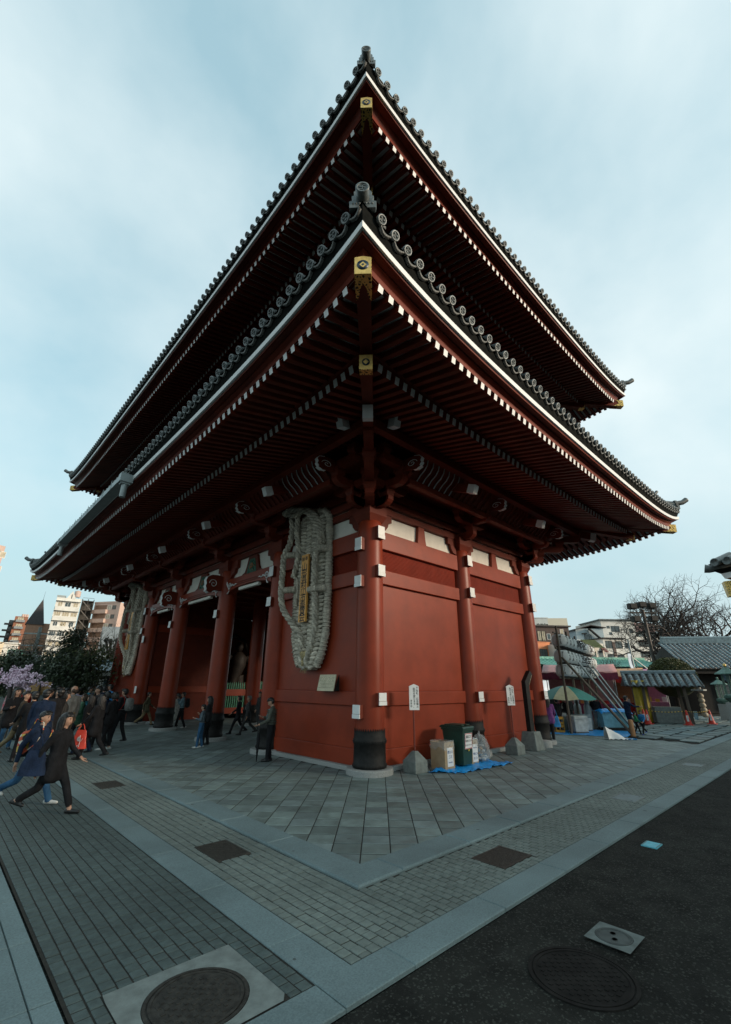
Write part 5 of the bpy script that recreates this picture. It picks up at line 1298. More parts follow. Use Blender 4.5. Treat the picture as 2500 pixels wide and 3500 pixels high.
pp((205,2565),2344,160,'balding man in grey jacket over blue shirt looking up',GREY,KHAKI,hair='bald',haircol=mat('brown_hair',(.05,.03,.02)),arms=('phone','down'),stride=.1,look=(0,20),inner=BLUE_C,build=1.12)
pp((250,2550),2366,215,'woman with glasses in a green camouflage jacket looking up',GREEN,BLK,hair='bob',haircol=mat('brown_hair2',(.06,.035,.02)),arms=('phone','phone'),stride=.45,look=(0,18),glasses=True,coat=.80,build=1.1)
pp((300,2545),2346,240,'tall young man in black jacket with a stern face',BLK,BLK,arms=('down','fwd'),stride=.1,look=(-20,0),coat=.78)
g=pp((305,2596),2368,178,'girl with long black hair carrying a red shopping bag',BLK,BLK,SHOE,hair='long',arms=('fwd','phone'),stride=.40,coat=.72)
tote(g[1][0]+Vector((.02,0,-.02)),mat('red_plastic_bag',(.62,.045,.02),rough=.4,var=.08,scale=8),'bright red shopping bag with a white printed tree',h=.44,w=.40,drop=.14,txt=('Environment','Friendly'))
pp((357,2565),2366,175,'woman in black cardigan and glasses with a white blouse',BLK,BLK,SNEAK,hair='bob',arms=('phone','down'),stride=.10,glasses=True,coat=.82,inner=LBLUE,bare_ankle=True)
b=pp((396,2538),2353,172,'young man in black with a red bag on his chest',BLK,BLK,arms=('strap','down'),stride=.25,glasses=True)
back_pack(b,RED_C,'red chest bag worn by the young man in black',front=True,h=.36); back_pack(b,GREY,'pale grey backpack of the young man with the red chest bag',h=.42)
for fx,hy,dr,tp,lg,lb,kw in (((236,2502),2352,90,LILAC,DGREY,'person in a lilac shirt seen behind the grey jacket',{}),((198,2495),2352,60,TEAL,DGREY,'person in a teal jacket in the crowd behind the balding man',{}),((12,2500),2348,-60,KIM,KIM,'person in a red and white patterned kimono in the left crowd',dict(coat=.3,hair='bob')),((352,2482),2340,250,BLUE_C,BLK,'distant person in a bright blue hooded jacket by the red wall',dict(hood=True,hair='short',haircol=None)),((168,2478),2343,20,BLK,BLK,'distant person in black in front of the tree trunks',{}),((222,2474),2342,200,DGREY,NAVY,'distant person in dark grey near the notice boards',{}),((330,2490),2346,130,NAVY,DGREY,'distant person in navy beside the gate end',{}),((62,2488),2350,-20,RED_C,DGREY,'distant person in red under the pink blossom',{}),((280,2484),2347,30,TEAL,JEAN,'distant person in a teal top before the yellow notice boards',{})):
    pp(fx,hy,dr,lb,tp,lg,stride=.18,voxel=.028,**kw)
for fx,hy,dr,tp,lg,lb,kw in (((62,2606),2362,150,BLK,BLK,'dark-coated person right of the man in the brown jacket',dict(coat=.7,arms=('fwd','down'))),((176,2590),2362,30,DGREY,BLK,'person in dark grey beside the man looking up',dict(coat=.75,hair='bob')),((272,2578),2372,190,BLK,NAVY,'person in black between the green jacket and the red bag',dict(hair='long',coat=.8)),((332,2556),2362,160,NAVY,BLK,'person in navy behind the girl with the red bag',dict(hair='bob')),((124,2560),2352,80,BLK,DGREY,'dark figure deep in the crowd behind the navy hooded jacket',{}),((18,2530),2352,0,DGREY,BLK,'dark figure behind the woman at the far left edge',{})):
    pp(fx,hy,dr,lb,tp,lg,stride=.25,voxel=.024,**kw)
# in and before the gate
c=pp((492,2480),2361,20,'man in olive jacket and khaki trousers walking behind the third column',OLIVE,KHAKI,stride=.5,arms=('fwd','back'),coat=.82)
pp((534,2470),2364,60,'person in a teal jacket half hidden by a gate column',TEAL,KHAKI,stride=.2,coat=.8)
d=pp((612,2492),2365,190,'young man in pale blue hoodie raising a camera',LBLUE,BLK,SNEAK,stride=.25,arms=('camera','camera'))
back_pack(d,BLK,'black backpack of the young man raising a camera')
pp((596,2484),2371,150,'person in a cream coat behind the young man with the camera',CREAM,CREAM,stride=.1,hair='bob',coat=.45)
pp((700,2548),2380,185,'tall woman with long black hair before a gate column',BLK,BLK,hair='long',stride=.1,coat=.7)
e=pp((680,2557),2408,188,'short woman in plaid jacket and blue jeans before a gate column',fabric('plaid',(.05,.07,.09),col2=(.16,.2,.22)),JEAN,SNEAK,hair='short',stride=.12,arms=('phone','strap'))
back_pack(e,BLK,'black backpack of the short woman in blue jeans')
pp((808,2509),2374,195,'woman in black coat walking left inside the gate',BLK,BLK,hair='bob',stride=.45,arms=('fwd','down'),coat=.75)
pp((842,2512),2374,195,'grey-haired man in dark suit jacket and grey sweater inside the gate',DGREY,DGREY,haircol=HAIRG,stride=.45,arms=('down','down'),inner=GREY,coat=.80)
pp((882,2484),2365,230,'distant man in a grey jacket deep inside the gate',DGREY,DGREY,stride=.1)
f=pp((918,2603),2384,185,'man in olive puffer jacket looking at his phone by the red wall',PUFF,BLK,SHOE,stride=.05,arms=('cane','phone'),look=(0,-28),voxel=.016,inner=LBLUE)
r_=f[0]
m=MB()
for k in range(7):
    z=(.98+.062*k)*r_['s']; m.tube([(.150*r_['s']*math.cos(a)+.004,.205*r_['s']*math.sin(a),z) for a in (2*PI*q/20 for q in range(21))],.012,5,caps=False)
m.obj('quilting',[PUFF],r_)
hp=f[1][0]
t=thing('folded_umbrella','black folded umbrella held point down by the man with the phone','umbrella',(hp.x-.02,hp.y+.02,0)); m=MB(); m.tube([(0,0,.02),(0,0,.16),(0,0,.55),(0,0,.68)],[.006,.02,.05,.02],9); m.obj('furled_canopy',[BLK],t); m=MB(); m.tube([(0,0,.66),(0,0,hp.z-.05),(.03,0,hp.z),(.05,0,hp.z-.04)],.011,7); m.obj('handle',[SHOE],t)
hp=f[1][1]; m=MB(); m.cbox((0,0,0),(.075,.15,.010),M=Matrix.Rotation(R(20),4,'Y')); tag(m.obj('smartphone',[SHOE],None,(hp.x-.06,hp.y+.06,hp.z+.02)),'dark smartphone in the hand of the man in the puffer jacket','phone')
# right-hand side
q=pp((1888,2540),2380,70,'woman in purple jacket behind the black guide post',PURPLE,BLK,hair='long',stride=.15,arms=('down','fwd'),coat=.8)
tote(q[1][1]+Vector((.1,0,.2)),BLUE_C,'blue shopping bag carried by the woman in purple',h=.36,w=.30,drop=.2)
pp((1916,2502),2388,100,'dark-coated shopper standing behind the woman in purple',BLK,NAVY,stride=.05,coat=.75)
pp((1940,2496),2384,200,'shopper in pale shirt and black jacket near the umbrella stall',BLK,DGREY,stride=.05,inner=CREAM)
pp((2050,2494),2380,60,'stallholder in a black shirt behind the gas cylinders',BLK,GREY,stride=.1,arms=('fwd','fwd'),build=1.15,voxel=.025)
pp((2162,2507),2378,10,'man in navy shirt and jeans reaching his arms out to the children',NAVY,NAVY,stride=.2,arms=('out','out'),sleeves=NAVY)
pp((2184,2511),2432,-20,'small child in a green top',LGREEN,BLK,stride=.3,arms=('fwd','fwd'),voxel=.024)
pp((2206,2512),2425,-150,'small child in a bright blue jacket stepping forward',BLUE_C,BLK,mat('blue_shoe',(.05,.1,.4)),stride=.5,arms=('fwd','down'),voxel=.024)
for fx,hy,lb in (((1880,2478),2362,'distant shopper in navy by the lit stall'),((1900,2474),2366,'distant shopper in dark clothes left of the umbrella'),((1958,2478),2382,'distant shopper beside the umbrella pole')):
    pp(fx,hy,random.Random(fx[0]).uniform(40,140),lb,NAVY if fx[0]<1890 else DGREY,DGREY,stride=.1,voxel=.03)
# ------------------------------------------------------------------ right-hand background
def zat(px,py,dist): return atd(px,py,dist).z
def xy(px,dist,py=2340): 
    v=atd(px,py,dist); return Vector((v.x,v.y,0))
class Facade:
    """a building front between two top corners, both at their own distance; x along the front, y away from the viewer, z up"""
    def __init__(s,name,label,TL,TR,dL,dR,depth,wallmat,cat='building',base=0.0,roofmat=None):
        a=atd(*TL,dL); b=atd(*TR,dR); s.W=math.hypot(b.x-a.x,b.y-a.y); s.H=(a.z+b.z)/2; s.D=depth
        rz=math.atan2(b.y-a.y,b.x-a.x); s.t=thing(name,label,cat,(a.x,a.y,0),rz)
        m=MB(); m.box(0,0,base,s.W,depth,s.H); s.wall=m.obj('wall',[wallmat],s.t)
    def box(s,nm,x0,y0,z0,x1,y1,z1,mt,par=None):
        m=MB(); m.box(x0,y0,z0,x1,y1,z1); return m.obj(nm,[mt],par or s.t)
    def window(s,x,z,w,h,panes=2,frame_m=None,glass_m=None,inset=.10):
        m=MB(); f=.06
        m.box(x,-.05,z,x+w,.02,z+f); m.box(x,-.05,z+h-f,x+w,.02,z+h); m.box(x,-.05,z+f,x+f,.02,z+h-f); m.box(x+w-f,-.05,z+f,x+w,.02,z+h-f)
        for k in range(1,panes): q=x+w*k/panes; m.box(q-f/2,-.04,z+f,q+f/2,.02,z+h-f)
        o=m.obj('window',[frame_m or WHITE],s.t); m=MB(); m.box(x+f,-.012,z+f,x+w-f,.0,z+h-f); m.obj('pane',[glass_m or GLASS],o); return o
GLASS=mat('window_glass',(.06,.075,.08),rough=.12,var=.25,scale=.8,spec=.8)
WARMG=mat('curtained_glass',(.42,.37,.27),rough=.4,var=.2,scale=1.5)
WALLW=mat('white_render',(.62,.61,.57),rough=.85,var=.07,scale=.8,wear=.3,wearcol=(.42,.40,.36)); WALLB=mat('dark_brown_cladding',(.075,.052,.046),rough=.8,var=.12,scale=1,stretch=(6,6,.4)); WALLO=mat('orange_render',(.52,.19,.085),rough=.85,var=.08,scale=.7); WALLC=mat('pale_blue_siding',(.36,.44,.47),rough=.8,var=.07,scale=1,stretch=(.5,.5,8)); WALLP=mat('mauve_brown_tile',(.17,.105,.105),rough=.8,var=.12,scale=2); COPPER=mat('verdigris_copper',(.22,.46,.38),rough=.7,var=.18,scale=3,stretch=(3,3,1),wear=.3,wearcol=(.12,.28,.24)); DARKW=mat('dark_timber',(.030,.026,.022),rough=.8,var=.25,scale=3,stretch=(1,1,.3)); WEATH=mat('weathered_wood',(.13,.105,.085),rough=.9,var=.2,scale=4,stretch=(1,1,.2)); BTILE=mat('blue_grey_tile',(.15,.215,.24),rough=.32,var=.22,scale=7,obj_var=.18,isl_var=.1,spec=.7)
# white box block behind everything
F=Facade('office_block','plain white box building behind the brown house',(1795,2120),(1871,2107),150,152,20,WALLW); F.box('side_block',F.W,0,0,F.W+6,10,F.H,mat('cream_render',(.66,.58,.45),var=.05)); F.box('parapet',-.1,-.1,F.H,F.W+.1,.2,F.H+.25,WALLW)
# brown house
F=Facade('brown_house','dark brown house with a flat eave and white railed balcony',(1832,2139),(1944,2146),112,116,12,WALLB)
F.box('roof',-.4,-.5,F.H,F.W+.4,9.4,F.H+.30,mat('dark_roof_edge',(.03,.025,.025)))
for x,z,w,h in ((F.W*.30,F.H-2.9,.9,1.3),(F.W*.72,F.H-2.6,.9,2.1)): F.window(x,z,w,h,1,glass_m=WARMG if x>3 else GLASS)
for k in range(2): F.window(.2+k*1.0,F.H-3.2,.9,2.2,2,DARKW,WARMG)
bal=F.box('balcony',F.W*.62,-1.6,F.H-4.4,F.W+3.6,-.02,F.H-4.2,WALLB)
for k in range(26): F.box('baluster',F.W*.62+k*.235,-1.58,F.H-4.2,F.W*.62+k*.235+.10,-1.54,F.H-3.1,WHITE,bal)
F.box('rail',F.W*.62,-1.62,F.H-3.1,F.W*.62+6.2,-1.5,F.H-3.0,WHITE,bal)
m=MB(); 
for k in range(9): m.ball((.3+k*.32,-.2,F.H+.45+.1*math.sin(k*2.3)),(.16,.14,.2),6,4)
tag(m.obj('roof_plants',[mat('dark_plant',(.02,.03,.02))],F.t),kind='stuff')
# orange house
F=Facade('orange_house','bright orange rendered house beside the gate corner',(1828,2189),(1880,2203),92,95,9,WALLO); F.window(1.0,F.H-2.7,2.1,1.5,3,DARKW); F.box('coping',-.1,-.1,F.H,F.W+.1,8,F.H+.12,WALLO)
# pale blue house with outside stair
F=Facade('blue_house','pale blue house with a dark outside stair and gabled roof',(1968,2154),(2060,2144),124,127,10,WALLC)
m=MB(); m.prism([(-.5,F.H-.2),(F.W*.55,F.H+.9),(F.W+.6,F.H+.3),(F.W+.6,F.H+.12),(F.W*.55,F.H+.7),(-.5,F.H-.4)],-.6,9.4,ax=1); m.obj('roof',[mat('dark_roof_edge',(.03,.025,.025))],F.t)
m=MB(); m.bar((F.W*.45,-.7,F.H-.1),(F.W*.98,-.7,F.H-3.6),.9,.22); m.obj('outside_stair',[DARKW],F.t); F.box('deck',F.W*.15,-2,F.H-3.9,F.W+1.0,0,F.H-3.1,mat('slate_panel',(.04,.055,.06)))
F.window(F.W*.28,F.H-2.9,1.8,1.5,3,DARKW); F.box('air_conditioner',F.W*.2,-.5,F.H-1.3,F.W*.36,0,F.H-1.1,DARKW)
for k in range(3): F.box('pipe',F.W*.36+.35*k,-.12,F.H-3.0,F.W*.36+.35*k+.08,-.02,F.H-.2,ZINC)
# white building
F=Facade('white_apartment','white concrete apartment block with a corrugated roof edge',(2054,2129),(2164,2113),140,145,14,WALLW)
m=MB(); m.box(-.6,-.6,F.H,F.W+.6,11,F.H+.28); m.obj('roof',[mat('slate_roof',(.10,.12,.125))],F.t); 
for k in range(30): F.box('roof_rib',-.6+k*(F.W+1.2)/30,-.66,F.H+.05,-.6+k*(F.W+1.2)/30+.12,-.6,F.H+.34,ZINC)
for x,z,w,h,p in ((F.W*.28,F.H-3.1,2.4,1.6,2),(F.W*.16,F.H-2.2,.8,.7,1),(F.W*.20,F.H-3.9,.8,.7,1),(F.W*.48,F.H-5.2,.7,.6,1),(F.W*.82,F.H-3.4,1.0,1.2,1),(F.W*.60,F.H-7.5,1.6,1.5,2),(F.W*.30,F.H-8,1.6,1.5,2)): F.window(x,z,w,h,p,DARKW)
# lower house with green awning
F=Facade('awning_house','low cream house with green awnings in front of the blue house',(1944,2194),(2062,2202),90,95,8,mat('cream_wall',(.55,.52,.45),var=.08))
m=MB(); m.add([(F.W*.38,-1.4,F.H-.9),(F.W*.86,-1.4,F.H-.9),(F.W*.80,.1,F.H+.6),(F.W*.36,.1,F.H+.6)],[(0,1,2,3),(3,2,1,0)]); m.obj('awning',[mat('moss_awning',(.12,.15,.055),var=.15)],F.t)
m=MB(); m.add([(F.W*.42,-1.0,F.H-2.0),(F.W*.62,-1.0,F.H-2.0),(F.W*.60,.0,F.H-1.1),(F.W*.42,0,F.H-1.1)],[(0,1,2,3),(3,2,1,0)]); m.obj('awning',[mat('bright_green_awning',(.02,.26,.12))],F.t)
F.window(F.W*.45,F.H-3.2,2.2,1.8,2,DARKW); F.window(F.W*.80,F.H-2.8,1.2,1.6,1)
m=MB(); m.add([(F.W*.92,-.8,F.H-1.6),(F.W*1.05,-.8,F.H-1.6),(F.W*1.03,.0,F.H-.6),(F.W*.9,0,F.H-.6)],[(0,1,2,3),(3,2,1,0)]); m.obj('awning',[mat('faded_pink_awning',(.34,.16,.14))],F.t)
# cluttered houses in the middle
F=Facade('narrow_house','narrow white house with dark shutters right of the green awning',(2062,2190),(2128,2178),104,107,9,WALLW)
for k in range(2):
    for j in range(2): F.window(.5+k*2.3,F.H-1.9-j*2.6,1.5,1.5,2,DARKW)
F.box('shutter',F.W*.42,-.1,F.H-3.4,F.W*.56,-.02,F.H-.6,WALLB); F.box('roof',-.3,-.5,F.H,F.W+.3,7,F.H+.2,DARKW)
# brown and white banded apartment
F=Facade('banded_apartment','brown apartment block with white balcony bands behind the bare trees',(2152,2150),(2298,2176),155,165,14,WALLP)
for k in range(8):
    z=F.H-1.4-k*2.9; F.box('balcony_band',-.2,-1.2,z-1.1,F.W*.72,.0,z,WALLW)
    for j in range(5): F.window(.6+j*F.W*.14,z+.15,2.0,1.4,2,DARKW)
F.box('penthouse',F.W*.1,1,F.H,F.W*.7,8,F.H+3.0,WALLP)
F=Facade('far_block','distant mauve block half hidden by the bare trees',(2290,2196),(2400,2200),200,205,14,WALLP)
for k in range(5): F.window(1+k*2.6,F.H-2.4,1.4,1.3,1); F.window(1+k*2.6,F.H-5.4,1.4,1.3,1)
# copper-roofed temple shop
t=thing('copper_roof_hall','red temple shop with a curved verdigris copper roof','temple shop',tuple(xy(1828,40)),math.atan2(xy(2250,46).y-xy(1828,40).y,xy(2250,46).x-xy(1828,40).x))
Wd=(xy(2250,46)-xy(1828,40)).length; ze=zat(1850,2272,40); zr=zat(1850,2250,43)
m=MB(); m.box(.6,0,0,Wd,8,ze); m.obj('wall',[RED],t)
m=MB(); 
def fn(i,j): return Vector((-.9+(Wd+2)*i,-1.6+4.0*j,ze-.15+(zr-ze)*(.55*j+.45*j*j)+.35*abs(2*i-1)**6*(1-j)))
m.grid(fn,40,8,0,True); m.grid(lambda i,j:fn(i,1-j)+Vector((0,0,-.12)),40,8,0,True); m.add([(-.9,2.4,zr),(Wd+1.1,2.4,zr),(Wd+1.1,7,zr-1.6),(-.9,7,zr-1.6)],[(0,1,2,3)]); m.obj('roof',[COPPER],t)
m=MB(); m.box(-1.0,2.25,zr-.1,Wd+1.1,2.6,zr+.15); m.obj('roof_ridge',[COPPER],t)
m=MB(); 
for k in range(34): m.tube([(-.9+k*(Wd+2)/34,-1.62,ze-.12),(-.9+k*(Wd+2)/34,.4,ze+.45*(zr-ze)*.6),(-.9+k*(Wd+2)/34,2.4,zr)],.05,5)
tag(m.obj('roof_seam',[COPPER],t),kind='stuff')
m=MB(); m.box(.3,-.9,ze-.5,Wd,-.7,ze-.2); m.obj('eave_beam',[RED],t)
m=MB(); m.box(.3,-.25,ze-1.5,3.0,-.05,ze-.7); m.obj('white_panel',[WHITE],t)
m=MB(); m.box(.2,-1.9,2.35,4.6,-1.7,2.95); sb=m.obj('shop_sign',[WHITE],t)
m=MB(); M=frame((2.4,-1.92,2.62),(1,0,0),(0,0,1))
for k,ch in enumerate(('お','み','や','げ')): m.text(ch,M@Matrix.Translation((-1.6+k*.8,0,0)),.38,0)
m.obj('lettering',[INK],sb)
m=MB(); m.box(.0,-1.75,3.05,6.0,-1.6,3.25); m.obj('striped_fascia',[mat('teal_stripe',(.02,.30,.25))],t)
LIT=emit('lit_shop_front',(.95,.72,.40),1.1)
m=MB(); m.box(5,-1.2,zat(2080,2345,40),Wd-2,-1.1,zat(2080,2326,40)); m.obj('lit_signboard',[LIT],t)
m=MB(); m.box(.4,-.4,.4,4.5,-.3,2.2); m.obj('lit_interior',[emit('lit_interior',(.7,.75,.75),.7)],t)
for k in range(8):
    m=MB(); m.lathe([(.13,0),(.13,ze-.3)],10,c=(1+k*(Wd-2)/7,-.75,0)); m.obj('column',[RED],t)
# --- festival stalls
def stall(px,dist,w,label,c1,c2,h=2.3,skew=0):
    p=xy(px,dist); rz=math.atan2(CR.y,CR.x)+R(skew); t=thing('market_stall',label,'stall',tuple(p),rz)
    for x in (-w/2,w/2):
        for y in (0,1.7): m=MB(); m.lathe([(.025,0),(.025,h)],7,c=(x,y,0)); m.obj('post',[ZINC],t)
    m=MB(); m.grid(lambda i,j:Vector((-w/2-.2+(w+.4)*i,-.5+2.4*j,h+.05+.55*j-.05*math.sin(PI*i))),10,4,0,True); 
    o=m.obj('awning',[c1],t); o.modifiers.new('s','SOLIDIFY').thickness=.012
    m=MB(); m.grid(lambda i,j:Vector((-w/2-.2+(w+.4)*i,-.5+.03*math.sin(i*40),h+.05-.38*j-.03*math.sin(i*30))),30,2,0,True); m.obj('valance',[c2],t)
    m=MB(); m.box(-w/2,-.1,0,w/2,.05,.85); m.box(-w/2,-.1,.85,w/2,.8,.9); m.obj('counter',[c2],t)
    m=MB(); m.box(-w/2,1.68,0,w/2,1.7,h); m.obj('back_sheet',[c1],t)
    rr=random.Random(px)
    for k in range(9):
        m=MB(); a=rr.uniform(.07,.14); m.box(-a,-a,0,a,a,rr.uniform(.1,.3)); m.obj('goods',[rr.choice((CARD,WHITE,RED_C,mat('goods_yellow',(.6,.42,.06)),mat('goods_orange',(.6,.2,.04))))],t,(-w/2+.2+k*(w-.4)/8,.3,.9))
    return t
PINK=mat('pink_awning',(.42,.17,.28),rough=.7,var=.1); ORNG=mat('orange_awning',(.48,.25,.12),rough=.7,var=.1); YELL=mat('yellow_sheet',(.34,.25,.015),rough=.6,var=.12); MAROON=mat('maroon_cloth',(.18,.02,.05),rough=.8)
stall(1985,30,3.6,'stall with a maroon valance behind the umbrella',mat('faded_red_awning',(.40,.18,.17)),MAROON,2.5,-25)
stall(2090,33,3.4,'stall with an orange awning behind the lantern struts',ORNG,RED_C,2.35,-30)
stall(2165,36,3.6,'stall with a bright pink awning right of the struts',PINK,PINK,2.4,-30)
t=thing('yellow_screen','bright yellow sheet screen beside the tiled well house','screen',tuple(xy(2192,30.5)),math.atan2(CR.y,CR.x)); m=MB(); m.grid(lambda i,j:Vector((-.55+.85*i,.05*math.sin(i*14),2.15*j)),20,4,0,True); o=m.obj('sheet',[YELL],t); o.modifiers.new('s','SOLIDIFY').thickness=.01
for x in (-.55,.30): m=MB(); m.lathe([(.03,0),(.03,2.3)],7,c=(x,0,0)); m.obj('post',[WEATH],t)
# --- lantern rack
A=Vector((12.15,.59,0)); B=xy(2036,30); ax=(B-A); Lr=ax.length; rz=math.atan2(ax.y,ax.x)
rack=thing('lantern_rack','timber rack of raking poles that carries three rows of paper lanterns','lantern rack',tuple(A),rz)
BAMB=mat('pole_wood',(.13,.10,.07),rough=.7,var=.2,scale=3,stretch=(1,1,.2)); STEEL=mat('steel_tube',(.30,.31,.30),rough=.35,metal=.7,var=.1)
for k in range(5):
    m=MB(); m.tube([(k*Lr/4,0,0),(k*Lr/4+.03,0,4.35-.05*k)],[.055,.045],8); m.obj('upright',[BAMB],rack)
rows=[(zat(1925,2209,22.0),zat(1925,2168,22.0)),(zat(1925,2265,22.0),zat(1925,2222,22.0)),(zat(1925,2313,22.0),zat(1925,2270,22.0))]
for z0,z1 in rows:
    for z in (z0-.06,z1+.05): m=MB(); m.tube([(-.3,.09,z),(Lr+.2,.09,z)],.03,7); m.obj('crossbar',[BAMB],rack)
ends=[(0.05,gp(2166,2517)),(Lr*.30,gp(2170,2500)),(Lr*.62,gp(2176,2490)),(Lr*.80,gp(2186,2484))]
Ri=Matrix.Rotation(-rz,4,'Z')@Matrix.Translation(-A)
for k,(x,e) in enumerate(ends):
    q=Ri@Vector((e.x,e.y,.03)); m=MB(); m.tube([(x,-.05,rows[1][0]+.45 if k else rows[1][1]-.3),tuple(q)],[.05,.055],8); m.obj('raking_strut',[STEEL if k else BAMB],rack)
m=MB(); q=Ri@Vector((*gp(2166,2517)[:2],0)); m.lathe([(.10,0),(.09,.55),(.07,.6)],9,c=tuple(q)); m.obj('stub_post',[mat('orange_timber',(.34,.17,.07))],rack)
PAPER=mat('lantern_paper',(.72,.73,.70),rough=.8,var=.05,scale=5)
big={0:{4:'講',5:'本',6:'堂',9:'奴'},1:{5:'西',6:'社',7:'会'},2:{6:'奉',7:'納'}}
names_=('top','middle','bottom')
nL=11
for ri,(z0,z1) in enumerate(rows):
    for k in range(nL):
        h=z1-z0; w=Lr/nL; lt=thing('paper_lantern','','paper lantern',tuple(A+ax.normalized()*(w*(k+.5))+Vector((0,0,z0))),rz,'white paper lanterns on the rack')
        ordn=('first','second','third','fourth','fifth','sixth','seventh','eighth','ninth','tenth','eleventh')[k]
        lt['label']=f'white paper lantern, {ordn} from the gate in the {names_[ri]} row'
        r_=w*.455; m=MB(); prof=[(r_*.55,0),(r_*.55,h*.03)]
        n=9
        for i in range(n+1):
            q=i/n; prof.append((r_*(.72+.28*math.sin(PI*min(1,max(0,q*1.0)))**.4)*(1-.02*(i%2)),h*(.03+.94*q)))
        prof+=[(r_*.55,h)]
        m.lathe(prof,14); m.obj('paper_shade',[PAPER],lt)
        m=MB(); m.lathe([(r_*.57,-.03),(r_*.57,.035)],12); m.lathe([(r_*.57,h-.035),(r_*.57,h+.03)],12); m.obj('rim',[INK],lt)
        m=MB(); ch=big[ri].get(k)
        an=R(-132); M=frame((r_*1.03*math.cos(an),r_*1.03*math.sin(an),h*.5),(-math.sin(an),math.cos(an),0),(0,0,1))
        if ch: m.text(ch,M,h*.80,0)
        else:
            for cc in range(2): vtext(m,('浅草寺','奉納御','本堂講','江戸町')[(k+ri+cc)%4],M@Matrix.Translation(((.5-cc)*r_*.85,h*.26,-.06 if cc else -.06)),h*.26,h*.25,0)
        tag(m.obj('characters',[INK],lt),kind='stuff')
# --- things on the blue sheet
tarp([(11.4,1.25),(12.6,-1.35),(15.2,-1.0),(14.4,1.9)],'blue sheet spread under the coolers and gas cylinders',.02,40,3)
t=thing('parasol','green and cream market parasol on a thin pole','parasol',(13.9,1.35,0))
zc=zat(1978,2348,24); pr_=1.35
m=MB(); m.lathe([(.02,0),(.02,zc)],8); m.obj('pole',[ZINC],t)
PG=mat('parasol_green',(.02,.22,.17),rough=.6,var=.1); PC=mat('parasol_cream',(.60,.55,.33),rough=.6,var=.08)
for k in range(8):
    m=MB(); a0,a1=2*PI*k/8,2*PI*(k+1)/8
    def fn(i,j): 
        a=a0+(a1-a0)*i; r_=pr_*j; sag=.05*math.sin(PI*i)*j; return Vector((math.cos(a)*r_*(1-.04*math.sin(PI*i)*j),math.sin(a)*r_*(1-.04*math.sin(PI*i)*j),zc+.05-.55*j**1.7-sag))
    m.grid(fn,5,7,0,True); o=m.obj('canopy_panel',[PG if k%2 else PC],t)
def cooler(loc,w,d,h,label,mt,lid):
    t=thing('cooler_box',label,'cooler box',loc,R(-30)); m=MB(); m.box(-w/2,-d/2,.04,w/2,d/2,h*.8,taper=1.06); o=m.obj('tub',[mt],t); b=o.modifiers.new('b','BEVEL'); b.width=.02
    m=MB(); m.box(-w*.55,-d*.55,h*.8,w*.55,d*.55,h); o=m.obj('lid',[lid],t); b=o.modifiers.new('b','BEVEL'); b.width=.02
    m=MB(); m.box(-w/2,-d/2,0,w/2,d/2,.04); m.obj('pallet',[WEATH],t)
FOAM=mat('grubby_foam',(.50,.51,.47),rough=.8,var=.16,scale=5,wear=.5,wearcol=(.25,.24,.2))
cooler((12.95,.62,0),.62,.5,.66,'grubby white foam cooler in front of the parasol',FOAM,FOAM); cooler((14.0,.85,0),.6,.5,.66,'second grey foam cooler behind the parasol pole',FOAM,ZINC); cooler((13.2,1.75,0),.9,.5,.72,'low grey-green tub left of the parasol',mat('grey_green_tub',(.12,.15,.13)),FOAM)
t=thing('drink_crate','orange plastic bottle crate beside the purple jacket','crate',(12.45,1.25,0),R(-35))
YC=mat('orange_crate',(.55,.27,.03),rough=.5)
for k in range(2):
    m=MB(); z=k*.31
    for a in ((-.2,-.15,.2,-.13),(-.2,.13,.2,.15),(-.2,-.13,-.18,.13),(.18,-.13,.2,.13)):
        m.box(a[0],a[1],z,a[2],a[3],z+.09); m.box(a[0],a[1],z+.2,a[2],a[3],z+.30)
    for x,y in ((-.19,-.14),(.19,-.14),(.19,.14),(-.19,.14),(0,-.14),(0,.14)): m.box(x-.012,y-.011,z+.09,x+.012,y+.011,z+.2)
    m.box(-.2,-.15,z,.2,.15,z+.02); tag(m.obj('crate_tier',[YC],t),kind='stuff')
for lc,lb in (((15.1,.95,0),'grey gas cylinder beside the stallholder'),((15.9,1.75,0),'gas cylinder behind the first one')):
    t=thing('gas_cylinder',lb,'gas cylinder',lc); m=MB(); m.lathe([(.15,0),(.17,.03),(.17,.85),(.15,.98),(.08,1.06),(.05,1.07)],18); m.obj('tank',[mat('cylinder_grey',(.30,.33,.32),rough=.5,var=.12,wear=.4,wearcol=(.16,.13,.1))],t); m=MB(); m.lathe([(.10,1.04),(.11,1.06),(.11,1.18),(.10,1.2)],14); m.obj('collar',[ZINC],t); m=MB(); m.lathe([(.025,1.06),(.025,1.16)],8); m.obj('valve',[GOLD],t)
t=thing('water_tub','white tub draped with bright blue sheet under the struts','tub',(15.55,.10,0),R(-40)); m=MB(); m.box(-.62,-.36,.12,.62,.36,.82,taper=1.06); o=m.obj('tub',[mat('pale_blue_tub',(.22,.45,.50),rough=.5)],t); m=MB(); m.grid(lambda i,j:Vector((-.74+1.48*i,-.46+.92*j,.86-.22*max(0,abs(2*j-1)-.75)*2-.18*max(0,abs(2*i-1)-.85)*3+.012*math.sin(i*31)+.01*math.sin(j*23))),24,14,0,True); m.obj('blue_cover',[TARP],t); m=MB(); m.box(-.6,-.36,0,.6,.36,.12); m.obj('stand',[DARKW],t)
